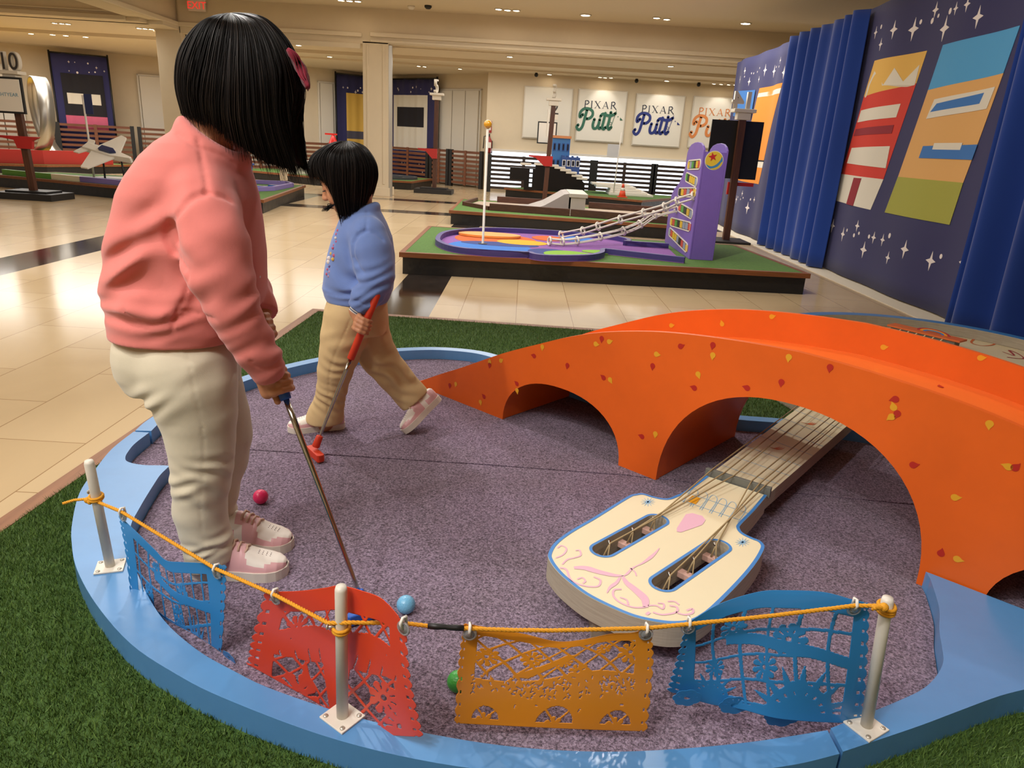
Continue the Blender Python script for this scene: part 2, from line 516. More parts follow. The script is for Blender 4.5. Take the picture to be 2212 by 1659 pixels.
for x, y in ((1.76, 19.48), (1.89, 19.52), (2.03, 19.44)): lamp((x, y, 2.955), 'small ceiling spot of the trio above the green lettered wall sign', 0.05, 'trio of spots above the green sign')
for x, y in ((0.48, 19.54), (3.43, 19.41)): lamp((x, y, 2.955), 'single flat ceiling lamp close to the back wall above the lettered signs', 0.06, 'single lamps along the back wall')
for x, y in ((4.62, 19.42), (4.8, 19.42), (4.99, 19.42), (5.14, 19.35)): lamp((x, y, 2.955), 'small ceiling spot of the row above the orange lettered wall sign', 0.05, 'row of spots above the orange sign')
for x, y in ((-0.46, 16.6), (2.98, 16.6)): lamp((x, y, 3.0), 'flat lamp in the soffit just behind the long header', 0.06, 'flat lamps behind the header')
for x, y in ((-5.04, 16.8), (-4.96, 18.07), (-4.91, 18.87)): lamp((x, y, 3.0), 'bright ceiling spot seen through the opening left of the pillar', 0.06, 'spots left of the pillar')
for x, y in ((-9.75, 15.9), (-9.61, 15.91), (-9.49, 15.92)): lamp((x, y, 3.05), 'bright spot of the left trio in the low ceiling at the left', 0.05, 'left trio of ceiling spots')
for x, y in ((-8.03, 15.91), (-7.92, 15.93), (-7.8, 15.95)): lamp((x, y, 3.05), 'bright spot of the trio beside the wide column at the left', 0.05, 'trio of spots beside the column')
for x, y in ((-11.73, 18.16), (-11.18, 18.09), (-10.89, 18.12), (-10.45, 18.16)): lamp((x, y, 3.05), 'bright spot in the row above the hanging banner at far left', 0.06, 'row of spots above the far left banner')
# exit sign hanging at the top edge, smoke detectors
t = thing('exit_sign', 'red and white exit sign hanging from the ceiling at the top edge', 'sign', (-6.75, 15.78, 3.40))
MB().box((-0.17, -0.02, 0), (0.17, 0.02, 0.22)).build('panel', mat('exit_white', 'e9d9cc', rough=0.4), t)
MB().box((-0.02, -0.01, 0.22), (0.02, 0.01, 0.27)).build('bracket', M_WHITE, t)
add_text('lettering', 'EXIT', 0.19, Matrix.Translation((0, -0.024, 0.04)) @ Matrix.Rotation(PI / 2, 4, 'X'), mat('exit_red', 'd2352b', rough=0.4, emit='e0382c', estr=0.6), t, 0.003)
for x, y, lab in ((-2.39, 15.38, 'small white smoke detector on the ceiling left of the spot trio'), (-2.04, 15.22, 'dark round speaker grille in the ceiling next to the smoke detector')):
    tag(MB().lathe([(0.07, 0), (0.07, -0.03), (0.04, -0.06), (1e-7, -0.065)], 20).build('smoke_detector' if x < -2.2 else 'ceiling_speaker', M_WHITE if x < -2.2 else M_BLACK), lab, 'smoke detector' if x < -2.2 else 'speaker').location = (x, y, 3.66)
for x in (0.15, 2.68, 4.25):
    k = tag(MB().ball((0, 0, -0.05), 0.05, 14).box((-0.03, -0.03, -0.03), (0.03, 0.03, 0)).build('security_camera', M_BLACK), {0.15: 'small black dome camera above the blank wall board', 2.68: 'small black dome camera between the green and blue lettered signs', 4.25: 'small black dome camera left of the orange lettered sign'}[x], 'camera')
    k.location = (x, 19.45, 2.96)
# ================================================================== OUR GOLF PLATFORM
T = 0.21
def R2(p): return (float(p[0]), float(p[1]))
M_TURF = mat('turf_base', '4b6a2c', rough=0.9, col2='35511d', vscale=60, bump=0.8, bscale=220, bdist=0.006, detail=6)
M_WOODEDGE = wood_mat('stained_edge_wood', '96643e', '7a4c2b', axis=1)
M_SKIRT = mat('black_skirt_vinyl', '151414', rough=0.42, bump=0.35, bscale=7, bdist=0.03)
PA = [(-1.432, -0.05), (3.18, -0.245), (3.36, 4.08), (-1.262, 4.296)]
plat = thing('golf_platform', 'near golf platform with green turf and a thin wooden edge', 'platform', (0, 0, 0))
mb = MB()
def inset(poly, d):
    out = []
    n = len(poly)
    for i in range(n):
        a = np.array(poly[i - 1]); b = np.array(poly[i]); c = np.array(poly[(i + 1) % n])
        u = (b - a) / np.linalg.norm(b - a); v = (c - b) / np.linalg.norm(c - b)
        n1 = np.array([-u[1], u[0]]); n2 = np.array([-v[1], v[0]])
        m = (n1 + n2); m = m / (m @ n1)
        out.append(R2(b + m * d))
    return out
MB().prism([inset(PA, 0.02)], 0.0, T - 0.04).build('skirt', M_SKIRT, plat)
MB().prism([PA, inset(PA, 0.052)], T - 0.045, T + 0.001).build('edge_trim', M_WOODEDGE, plat)
MB().prism([inset(PA, 0.0525)], T - 0.04, T - 0.001).build('turf', M_TURF, plat)

# kerb outlines, from the floor plan
K3o = [(-1.25, 2.177), (-1.257, 2.269), (-1.243, 2.40), (-1.19, 2.60), (-1.115, 2.80), (-1.008, 2.973), (-0.85, 3.155), (-0.636, 3.305), (-0.45, 3.385), (-0.30, 3.402), (-0.161, 3.375), (-0.05, 3.30), (0.08, 3.18), (0.25, 2.98), (0.45, 2.81), (0.68, 2.71), (0.904, 2.675), (1.1, 2.664), (1.4, 2.62), (1.7, 2.45), (1.95, 2.15), (2.05, 1.8)]
def offset_line(L, d):
    out = []
    n = len(L)
    for i in range(n):
        a = np.array(L[max(i - 1, 0)]); b = np.array(L[min(i + 1, n - 1)])
        u = (b - a) / np.linalg.norm(b - a); out.append(R2(np.array(L[i]) + np.array([u[1], -u[0]]) * d))
    return out
K3o = smooth2(K3o, 4); K3i = offset_line(K3o, 0.052)
K1o = smooth2([(-1.25, 2.168), (-1.245, 2.03), (-1.216, 1.891), (-1.175, 1.74), (-1.101, 1.584), (-1.045, 1.49), (-0.973, 1.39), (-0.86, 1.27), (-0.724, 1.154), (-0.60, 1.08), (-0.49, 1.028), (-0.295, 0.958), (-0.12, 0.918), (0.05, 0.902), (0.23, 0.905), (0.40, 0.928), (0.52, 0.953), (0.612, 0.983)], 5)
K1i = smooth2([(-1.198, 2.168), (-1.198, 2.08), (-1.188, 2.02), (-1.174, 1.975), (-1.15, 1.945), (-1.097, 1.930), (-1.04, 1.935)], 5) + smooth2([(-1.018, 1.935), (-1.017, 1.88), (-1.008, 1.825), (-0.976, 1.675), (-0.945, 1.57), (-0.86, 1.425), (-0.72, 1.255), (-0.60, 1.155), (-0.494, 1.095), (-0.40, 1.052), (-0.229, 0.998), (-0.065, 0.967), (0.07, 0.955), (0.207, 0.958), (0.34, 0.975), (0.47, 1.0), (0.612, 1.036)], 5)
K2i = smooth2([(0.620, 1.041), (0.70, 1.08), (0.781, 1.12), (0.85, 1.158), (0.90, 1.199), (0.94, 1.245), (0.965, 1.295), (0.99, 1.35), (1.034, 1.43), (1.06, 1.495), (1.083, 1.560)], 5)
BO = np.array([-0.029, 2.593]); BD = np.array([0.748, -0.664]); BN = np.array([0.664, 0.748])
def bp(s, off=0.0): return R2(BO + BD * s + BN * off)
K2i += [bp(1.50, -0.006), bp(1.7, -0.006), bp(2.2, -0.006), bp(2.7, -0.006)]
K2o = smooth2([(0.620, 0.988), (0.712, 1.026), (0.80, 1.063), (0.90, 1.108), (1.0, 1.152), (1.08, 1.18)], 4) + smooth2([(1.25, 1.16), (1.5, 0.95), (1.75, 0.72)], 3)
M_KERB = mat('blue_gloss_paint', '558dc4', rough=0.30, var=0.05, vscale=6, bump=0.12, bscale=40, bdist=0.002, coat=0.25)
ZK = 0.27
g = 'blue painted kerb sections'
tag(MB().prism([K1o + K1i[::-1]], T - 0.005, ZK).build('blue_kerb', M_KERB, bevel=0.003), 'long front section of blue kerb, with a notch near the left post', 'kerb', g)
tag(MB().prism([K2o + K2i[::-1]], T - 0.005, ZK).build('blue_kerb', M_KERB, bevel=0.003), 'wide blue kerb section flaring against the near foot of the orange bridge', 'kerb', g)
tag(MB().prism([K3o + K3i[::-1]], T - 0.005, ZK).build('blue_kerb', M_KERB, bevel=0.003), 'narrow blue kerb section curving behind the two girls and under the bridge', 'kerb', g)

# carpet in two pieces, divided by the seam
def carpet_mat():
    m = bpy.data.materials.new('purple_carpet'); m.use_nodes = True
    nt = m.node_tree; b = nt.nodes['Principled BSDF']; b.inputs['Roughness'].default_value = 0.95; b.inputs['Specular IOR Level'].default_value = 0.15
    b.inputs['Sheen Weight'].default_value = 0.15
    tc = nt.nodes.new('ShaderNodeTexCoord')
    def noise(s, d=4, dist=0.0):
        n = nt.nodes.new('ShaderNodeTexNoise'); n.inputs['Scale'].default_value = s; n.inputs['Detail'].default_value = d; n.inputs['Roughness'].default_value = 0.6; n.inputs['Distortion'].default_value = dist
        nt.links.new(tc.outputs['Object'], n.inputs[0]); return n
    n1 = noise(190, 3, 0.6); n2 = noise(2.6, 5); n3 = noise(420, 2)
    r = nt.nodes.new('ShaderNodeValToRGB'); e = r.color_ramp.elements
    e[0].position = 0.34; e[0].color = (*lin('423544'), 1); e[1].position = 0.66; e[1].color = (*lin('b2a0b8'), 1)
    k = e.new(0.5); k.color = (*lin('857288'), 1)
    nt.links.new(n1.outputs['Fac'], r.inputs[0])
    r2 = nt.nodes.new('ShaderNodeValToRGB'); r2.color_ramp.elements[0].position = 0.35; r2.color_ramp.elements[1].position = 0.65
    r2.color_ramp.elements[0].color = (0.86, 0.84, 0.80, 1); r2.color_ramp.elements[1].color = (1.06, 1.03, 1.08, 1)
    nt.links.new(n2.outputs['Fac'], r2.inputs[0])
    mx = nt.nodes.new('ShaderNodeMix'); mx.data_type = 'RGBA'; mx.blend_type = 'MULTIPLY'; mx.inputs[0].default_value = 1
    nt.links.new(r.outputs[0], mx.inputs[6]); nt.links.new(r2.outputs[0], mx.inputs[7]); nt.links.new(mx.outputs[2], b.inputs['Base Color'])
    ad = nt.nodes.new('ShaderNodeMath'); ad.operation = 'ADD'
    nt.links.new(n1.outputs['Fac'], ad.inputs[0]); nt.links.new(n3.outputs['Fac'], ad.inputs[1])
    bpn = nt.nodes.new('ShaderNodeBump'); bpn.inputs['Strength'].default_value = 0.9; bpn.inputs['Distance'].default_value = 0.006
    nt.links.new(ad.outputs[0], bpn.inputs['Height']); nt.links.new(bpn.outputs[0], b.inputs['Normal'])
    return m
M_CARPET = carpet_mat()
CZ = 0.224
seam = [(-1.235, 2.182), (-0.617, 2.176), (-0.1, 2.172), (0.383, 2.155), (0.813, 2.105), (1.36, 2.06), (2.0, 2.0)]
kk = [p for p in offset_line(K3o, 0.0535)]
back = [p for p in kk if p[1] > 2.2 and not (p[0] > 1.0 and p[1] < 2.0)]
c1 = [(p[0], p[1] + 0.004) for p in seam if p[0] < 1.9] + [p for p in back[::-1] if p[0] > -1.3]
MB().prism([c1], T, CZ).build('carpet', M_CARPET)
o = bpy.data.objects['carpet']; tag(o, 'purple carpet piece behind the seam, under the smaller girl', 'carpet', 'purple carpet pieces')
front = [(-1.2, 2.17), (-1.194, 1.97), (-1.10, 1.922), (-1.03, 1.928)] + [p for p in K1i[35:]] + K2i
front = [(p[0], p[1]) for p in front]
c2 = offset_line(front, -0.0015) + [bp(2.7, 0.3), (2.0, 1.97)] + [(p[0], p[1] - 0.004) for p in seam[::-1][1:]]
tag(MB().prism([c2], T, CZ).build('carpet', M_CARPET), 'purple carpet piece in front of the seam, under the guitar and taller girl', 'carpet', 'purple carpet pieces')

# grass blades of the near turf (uncountable)
def in_poly(pts, poly):
    x = pts[:, 0]; y = pts[:, 1]; r = np.zeros(len(x), bool); n = len(poly)
    for i in range(n):
        x1, y1 = poly[i - 1]; x2, y2 = poly[i]
        c = ((y1 > y) != (y2 > y)) & (x < (x2 - x1) * (y - y1) / (y2 - y1 + 1e-12) + x1)
        r ^= c
    return r
def grass(name, n, box, inside, holes, h=0.012, mats=None, label=None, parent=None):
    p = np.stack([RNG.uniform(box[0], box[2], n), RNG.uniform(box[1], box[3], n)], 1)
    k = in_poly(p, inside)
    for H in holes: k &= ~in_poly(p, H)
    p = p[k]; n = len(p)
    a = RNG.uniform(0, 2 * PI, n); hh = h * RNG.uniform(0.6, 1.25, n); wd = RNG.uniform(0.0007, 0.0014, n)
    ln = RNG.normal(0, 0.45, (n, 2)) * hh[:, None]
    d = np.stack([np.cos(a), np.sin(a)], 1) * wd[:, None]
    z0 = np.full(n, T - 0.002)
    v = np.zeros((n, 3, 3))
    v[:, 0, :2] = p - d; v[:, 1, :2] = p + d; v[:, 2, :2] = p + ln
    v[:, 0, 2] = z0; v[:, 1, 2] = z0; v[:, 2, 2] = T + hh
    me = bpy.data.meshes.new(name)
    me.vertices.add(3 * n); me.loops.add(3 * n); me.polygons.add(n)
    me.vertices.foreach_set('co', v.reshape(-1).astype(np.float32))
    me.loops.foreach_set('vertex_index', np.arange(3 * n, dtype=np.int32))
    me.polygons.foreach_set('loop_start', np.arange(0, 3 * n, 3, dtype=np.int32))
    for m in mats: me.materials.append(m)
    me.polygons.foreach_set('material_index', RNG.integers(0, len(mats), n).astype(np.int32))
    me.update(); me.validate()
    return tag(link(name, me, parent), label, 'grass', None, 'stuff')
GM = [mat('blade_a', '4a6526', rough=0.6), mat('blade_b', '587630', rough=0.6), mat('blade_c', '6a873f', rough=0.6), mat('blade_d', '3c5620', rough=0.6)]
ring = K1o[::1] + K2o + [(1.75, 0.5), (3.6, 0.5), (3.6, 3.2), (2.0, 1.9)] + [p for p in K3o[::-1]]
grass('artificial_grass', 420000, (-1.40, 0.45, 1.3, 2.3), inset(PA, 0.054), [ring], 0.012, GM, 'short green artificial grass around the front of the blue kerb')
grass('artificial_grass', 230000, (-1.33, 2.3, 1.9, 4.26), inset(PA, 0.054), [ring], 0.012, GM, 'short green artificial grass behind the girls and the bridge')

# ------------------------------------------------------------------ orange bridge
M_OR = mat('orange_paint', 'e2631c', rough=0.42, var=0.06, vscale=4, bump=0.1, bscale=30, bdist=0.002, spec=0.35)
M_OR2 = mat('orange_gloss_paint', 'f4742a', rough=0.28, var=0.05, vscale=5, coat=0.3)
prof = [(-0.56, 0.215), (-0.47, 0.262), (-0.36, 0.318), (-0.232, 0.38), (-0.02, 0.488), (0.149, 0.563), (0.291, 0.623), (0.428, 0.669), (0.588, 0.707), (0.734, 0.730), (0.913, 0.747), (1.074, 0.755)]
TOP = smooth2(prof, 5); TOP = TOP + [(2.16 - s, z) for s, z in TOP[::-1][1:]]
def arc(s0, s1, zt, n=28, p=2.25):
    c = (s0 + s1) / 2; h = (s1 - s0) / 2; out = []
    for i in range(n + 1):
        t = -1 + 2 * i / n
        t = math.sin(t * PI / 2)
        out.append((c + h * t, CZ + (zt - CZ) * max(0, 1 - abs(t) ** p) ** (1 / p)))
    return out
a1 = arc(0.0, 0.548, 0.429); a2 = arc(0.697, 1.485, 0.606, 36); a3 = [(2.16 - s, z) for s, z in a1[::-1]]
a3 = arc(1.63, 2.16, 0.429)
outline = TOP + [(2.72, CZ)] + a3[::-1] + a2[::-1] + a1[::-1] + [(-0.56, CZ)]
outline = [(s, max(z, CZ)) for s, z in outline]
bridge = thing('arched_bridge', 'orange arched golf bridge with three openings and painted petals', 'bridge', (0, 0, 0))
BW = 0.575; PT = 0.018
# deck sheet between the panels
def deck_z(s):
    t = np.interp(s, [p[0] for p in TOP], [p[1] for p in TOP])
    return t - 0.105 * np.clip((s + 0.5) / 0.75, 0, 1) * np.clip((2.66 - s) / 0.75, 0, 1)
ss = np.linspace(-0.55, 2.70, 90)
v = []; f = []
for s in ss:
    z = max(deck_z(s), CZ + 0.003)
    v += [(*bp(s, PT), z), (*bp(s, BW - PT), z), (*bp(s, BW - PT), max(z - 0.015, CZ)), (*bp(s, PT), max(z - 0.015, CZ))]
for i in range(len(ss) - 1):
    a = i * 4; b = a + 4
    f += [(a, a + 1, b + 1, b), (a + 3, b + 3, b + 2, a + 2)]
deck_mb = MB().add(v, f, 0, True)
# curved lining of the openings
for A in (a1, a2, a3):
    v = []; f = []
    for s, z in A: v += [(*bp(s, PT), z + 0.002), (*bp(s, BW - PT), z + 0.002)]
    for i in range(len(A) - 1): f.append((2 * i, 2 * i + 2, 2 * i + 3, 2 * i + 1))
    MB().add(v, f, 0, True).build('arch_lining', M_OR, bridge)
# painted petals
M_PY = mat('petal_yellow', 'e0a024', rough=0.4); M_PR = mat('petal_red', 'b5281c', rough=0.4)
def petal(cx, cy, r, ang):
    out = []
    for i in range(12):
        a = PI * 0.25 + 1.5 * PI * i / 11
        out.append((r * math.cos(a), r * math.sin(a)))
    out += [(r * 1.25, -r * 0.35), (r * 1.9, 0.15 * r), (r * 1.3, 0.3 * r)]
    c, s = math.cos(ang), math.sin(ang)
    return [(cx + x * c - y * s, cy + x * s + y * c) for x, y in out]
PETS = [(0, 1058, 782, 1.6), (1, 1058, 788, 4.6), (0, 1082, 779, 0.6), (1, 1154, 769, 3), (0, 1172, 749, 4.7), (1, 1226, 789, 4.6), (0, 1287, 743, 0), (1, 1300, 731, 4.7), (0, 1316, 738, .4), (1, 1304, 816, 2.6), (0, 1318, 820, 5.4), (0, 1418, 765, 0), (1, 1470, 748, .5), (1, 1540, 745, 4.6), (0, 1540, 767, 4.7), (1, 1410, 790, 4.7), (0, 1508, 808, 5.2), (1, 1500, 838, 3), (1, 1614, 838, 3), (0, 1704, 771, 4.7), (1, 1793, 793, 4.7), (1, 1688, 825, 4.7), (1, 1934, 862, 3.6), (0, 1930, 880, 2), (1, 1938, 893, 4.5), (0, 1926, 900, 4), (0, 2137, 915, 4.8), (1, 1117, 829, 2.6), (0, 1117, 843, 5), (1, 1046, 857, 2.5), (0, 1038, 868, 5), (0, 985, 829, 4.5), (1, 972, 832, 4.6), (1, 1387, 943, 3), (0, 1416, 937, 4.7), (0, 2062, 1074, 0.3), (1, 1972, 1004, 0.4), (0, 2178, 1008, 3), (1, 2192, 1010, 1), (1, 2032, 1195, 1.5), (0, 2067, 1207, 0)]
pm = MB(); pf = MB(); pd = MB()
for k, x, y, an in PETS:
    q = gpl(x, y, (*bp(0), 0.2), (*(-BN), 0))
    s = (q[:2] - BO) @ BD
    pm.poly(petal(s, q[2], 0.0088, an), lambda s, z: (*bp(s, -0.0012), z), k)
for k, x, y, an in ((0, 1450, 703, .3), (0, 1667, 684, .4), (0, 1908, 750, .3), (0, 2118, 773, .3), (0, 1560, 700, 2)):
    q = gpl(x, y, (*bp(0, BW - PT), 0.2), (*(-BN), 0)); s = (q[:2] - BO) @ BD
    pf.poly(petal(s, q[2], 0.009, an), lambda s, z: (*bp(s, BW - PT - 0.0012), z), k)
for k, s, o, an in ((0, 1.25, .2, 1), (0, 1.42, .32, 2), (0, 1.55, .15, .3), (1, 1.35, .45, 2), (0, 1.62, .4, 1)):
    pd.poly(petal(s, o, 0.009, an), lambda s, o: (*bp(s, o), deck_z(s) + 0.0012), k)
for off, pp in ((0.0, pm), (BW - PT, pf)):
    MB().prism([outline], 0.0, PT, 0, P=lambda s, z, o: (*bp(s, off + o), z)).merge(pp, 1).build('side_panel', [M_OR, M_PY, M_PR], bridge, bevel=0.002)
deck_mb.merge(pd, 1).build('deck', [M_OR2, M_PY, M_PR], bridge)
# ================================================================== FIGURES: smooth volumes turned into single surfaces
class Vol:
    def __init__(self, lo, hi, h):
        self.lo = np.array(lo, float); self.h = h
        self.n = np.ceil((np.array(hi) - self.lo) / h).astype(int) + 1
        self.D = np.full(self.n, 0.5, np.float32)
    def win(self, lo, hi):
        a = np.clip(np.floor((np.array(lo) - self.lo) / self.h).astype(int), 0, self.n - 1)
        b = np.clip(np.ceil((np.array(hi) - self.lo) / self.h).astype(int) + 1, 1, self.n)
        if np.any(b <= a): return None
        ax = [(self.lo[i] + self.h * np.arange(a[i], b[i])).astype(np.float32) for i in range(3)]
        return tuple(slice(a[i], b[i]) for i in range(3)), ax[0][:, None, None], ax[1][None, :, None], ax[2][None, None, :]
    def put(self, sl, d, k, sub=False):
        A = self.D[sl]
        if sub:
            d = -d
            h = np.clip(0.5 - 0.5 * (A - d) / k, 0, 1)
            self.D[sl] = A + (d - A) * h + k * h * (1 - h)
        else:
            h = np.clip(0.5 + 0.5 * (A - d) / k, 0, 1)
            self.D[sl] = A + (d - A) * h - k * h * (1 - h)
    def cone(self, a, b, ra, rb, k=0.01, sub=False):
        a = np.array(a, float); b = np.array(b, float); m = max(ra, rb) + k + 4 * self.h
        W = self.win(np.minimum(a, b) - m, np.maximum(a, b) + m)
        if W is None: return self
        sl, X, Y, Z = W; ba = b - a; L2 = ba @ ba + 1e-12
        t = np.clip(((X - a[0]) * ba[0] + (Y - a[1]) * ba[1] + (Z - a[2]) * ba[2]) / L2, 0, 1)
        d = np.sqrt((X - a[0] - t * ba[0]) ** 2 + (Y - a[1] - t * ba[1]) ** 2 + (Z - a[2] - t * ba[2]) ** 2) - (ra + (rb - ra) * t)
        self.put(sl, d, k, sub); return self
    def chain(self, pts, k=0.01):
        for p, q in zip(pts[:-1], pts[1:]): self.cone(p[0], q[0], p[1], q[1], k)
        return self
    def ell(self, c, r, k=0.01, M=None, sub=False):
        c = np.array(c, float); r = np.array(r, float); m = r.max() + k + 4 * self.h
        W = self.win(c - m, c + m)
        if W is None: return self
        sl, X, Y, Z = W; q = [X - c[0], Y - c[1], Z - c[2]]
        if M is not None: q = [M[i][0] * q[0] + M[i][1] * q[1] + M[i][2] * q[2] for i in range(3)]
        k0 = np.sqrt(sum((q[i] / r[i]) ** 2 for i in range(3))); k1 = np.sqrt(sum((q[i] / r[i] ** 2) ** 2 for i in range(3))) + 1e-9
        self.put(sl, k0 * (k0 - 1) / k1, k, sub); return self
    def stack(self, lv, k=0.01, p=2.0):
        """levels (z, cx, cy, a, b): elliptical slices"""
        lv = sorted(lv); z = np.array([l[0] for l in lv]); A = np.array(lv)
        m = k + 0.03; c0 = A[:, 1] - A[:, 3]; c1 = A[:, 1] + A[:, 3]
        W = self.win((c0.min() - m, (A[:, 2] - A[:, 4]).min() - m, z[0] - m), (c1.max() + m, (A[:, 2] + A[:, 4]).max() + m, z[-1] + m))
        sl, X, Y, Z = W; zz = np.clip(Z, z[0], z[-1])
        f = lambda j: np.interp(zz.ravel(), z, A[:, j]).reshape(zz.shape).astype(np.float32)
        cx, cy, a, b = f(1), f(2), f(3), f(4)
        r = (np.abs((X - cx) / a) ** p + np.abs((Y - cy) / b) ** p) ** (1 / p)
        d = (r - 1) * np.minimum(a, b)
        d = np.maximum(d, np.maximum(z[0] - Z, Z - z[-1]))
        self.put(sl, d, k); return self
    def plane(self, P, n, k=0.004):
        """cut away the side n points to"""
        P = np.array(P); n = np.array(n, float); n /= np.linalg.norm(n)
        sl, X, Y, Z = self.win(self.lo, self.lo + self.h * self.n)
        d = (X - P[0]) * n[0] + (Y - P[1]) * n[1] + (Z - P[2]) * n[2]
        self.D = np.maximum(self.D, d.astype(np.float32)); return self
    def fold(self, c, d, lam, amp, rad, ph=0.0, curve=0.0):
        """cloth ridges across direction d around c"""
        c = np.array(c, float); d = np.array(d, float); d /= np.linalg.norm(d); rad = np.array(rad if hasattr(rad, '__len__') else [rad] * 3, float)
        W = self.win(c - rad * 2, c + rad * 2)
        if W is None: return self
        sl, X, Y, Z = W; q = (X - c[0]) * d[0] + (Y - c[1]) * d[1] + (Z - c[2]) * d[2]
        wob = 0.25 * lam * np.sin((X * 31 + Y * 23 - Z * 27)) + curve * ((X - c[0]) ** 2 + (Y - c[1]) ** 2)
        e = np.exp(-(((X - c[0]) / rad[0]) ** 2 + ((Y - c[1]) / rad[1]) ** 2 + ((Z - c[2]) / rad[2]) ** 2))
        s = np.sin(2 * PI * (q + wob) / lam + ph)
        self.D[sl] += (amp * s * e).astype(np.float32); return self
    def groove(self, pts, r, depth):
        for a, b in zip(pts[:-1], pts[1:]):
            a = np.array(a, float); b = np.array(b, float); m = r * 2.5
            W = self.win(np.minimum(a, b) - m, np.maximum(a, b) + m)
            if W is None: continue
            sl, X, Y, Z = W; ba = b - a; L2 = ba @ ba + 1e-12
            t = np.clip(((X - a[0]) * ba[0] + (Y - a[1]) * ba[1] + (Z - a[2]) * ba[2]) / L2, 0, 1)
            q = ((X - a[0] - t * ba[0]) ** 2 + (Y - a[1] - t * ba[1]) ** 2 + (Z - a[2] - t * ba[2]) ** 2)
            self.D[sl] = np.maximum(self.D[sl], self.D[sl] + 0) + (depth * np.exp(-q / (r * r))).astype(np.float32) * 0.5
        return self
    def mesh(self, name, mats, parent=None, pick=None):
        D = self.D; D[0] = D[-1] = 0.5; D[:, 0] = D[:, -1] = 0.5; D[:, :, 0] = D[:, :, -1] = 0.5
        S = D < 0
        cnt = np.zeros(np.array(S.shape) - 1, np.uint8)
        for i in (0, 1):
            for j in (0, 1):
                for k in (0, 1):
                    cnt += S[i:S.shape[0] - 1 + i, j:S.shape[1] - 1 + j, k:S.shape[2] - 1 + k]
        act = np.argwhere((cnt > 0) & (cnt < 8))
        vid = np.full(cnt.shape, -1, np.int32); vid[act[:, 0], act[:, 1], act[:, 2]] = np.arange(len(act))
        cor = [(i, j, k) for i in (0, 1) for j in (0, 1) for k in (0, 1)]
        val = {c: D[act[:, 0] + c[0], act[:, 1] + c[1], act[:, 2] + c[2]] for c in cor}
        sm = np.zeros((len(act), 3)); ct = np.zeros(len(act))
        for c in cor:
            for ax in range(3):
                if c[ax] == 0:
                    e = list(c); e[ax] = 1; e = tuple(e)
                    a = val[c]; b = val[e]; m = (a < 0) != (b < 0)
                    t = np.where(m, a / np.where(m, a - b, 1), 0)
                    p = np.tile(np.array(c, float), (len(act), 1)); p[:, ax] = t
                    sm += p * m[:, None]; ct += m
        V = (act + sm / ct[:, None]) * self.h + self.lo
        F = []
        for ax in range(3):
            u, w = [(1, 2), (2, 0), (0, 1)][ax]
            s0 = [slice(1, -1)] * 3; s1 = [slice(1, -1)] * 3
            s0[ax] = slice(0, -1); s1[ax] = slice(1, None)
            A = S[tuple(s0)]; B = S[tuple(s1)]
            for flip, mk in ((False, A & ~B), (True, ~A & B)):
                e = np.argwhere(mk)
                off = np.ones(3, int); off[ax] = 0
                e = e + off
                def cell(du, dw):
                    q = e.copy(); q[:, u] -= du; q[:, w] -= dw
                    return vid[q[:, 0], q[:, 1], q[:, 2]]
                quad = np.stack([cell(1, 1), cell(0, 1), cell(0, 0), cell(1, 0)], 1)
                F.append(quad[:, ::-1] if flip else quad)
        F = np.concatenate(F); F = F[(F >= 0).all(1)]
        me = bpy.data.meshes.new(name)
        me.vertices.add(len(V)); me.loops.add(len(F) * 4); me.polygons.add(len(F))
        me.vertices.foreach_set('co', V.astype(np.float32).ravel())
        me.loops.foreach_set('vertex_index', F.astype(np.int32).ravel())
        me.polygons.foreach_set('loop_start', np.arange(0, len(F) * 4, 4, dtype=np.int32))
        if not isinstance(mats, (list, tuple)): mats = [mats]
        for m in mats: me.materials.append(m)
        me.polygons.foreach_set('use_smooth', np.ones(len(F), bool))
        if pick is not None:
            me.polygons.foreach_set('material_index', pick(V[F].mean(1)).astype(np.int32))
        me.update(); me.validate()
        o = link(name, me, None)
        s = o.modifiers.new('relax', 'SMOOTH'); s.factor = 0.5; s.iterations = 2
        if parent is not None:
            o.parent = parent; o.matrix_parent_inverse = Matrix.Translation(parent.location).inverted()
        return o

def keep(o, parent):
    """parent without moving (parent has only a location)"""
    o.parent = parent; o.matrix_parent_inverse = Matrix.Translation(parent.location).inverted(); return o
def dep(P): return float((np.array(P) - _C) @ _f)
def pr(x, y, Y, w):
    """pixel centre on the plane at depth Y and half width in pixels -> (point, radius)"""
    P = gy(x, y, Y); return P, w * dep(P) / FPX
def lev(y, L, Rr, Y, b, x0=None):
    """slice between two silhouette pixels on one row"""
    a = gy(L, y, Y); c = gy(Rr, y, Y)
    return ((a[2] + c[2]) / 2, (a[0] + c[0]) / 2, Y, (c[0] - a[0]) / 2, b)

M_SKIN = mat('skin', 'c48a66', rough=0.5, sss=0.12, var=0.04, vscale=30, spec=0.35)
M_LIP = mat('lips', 'a85a50', rough=0.4)
M_HAIR = mat('dark_hair', '0d0908', rough=0.5, spec=0.14)
M_HAIR2 = mat('dark_hair_light', '1c1410', rough=0.42, spec=0.28)
M_LASH = mat('eyelash', '16100e', rough=0.5)

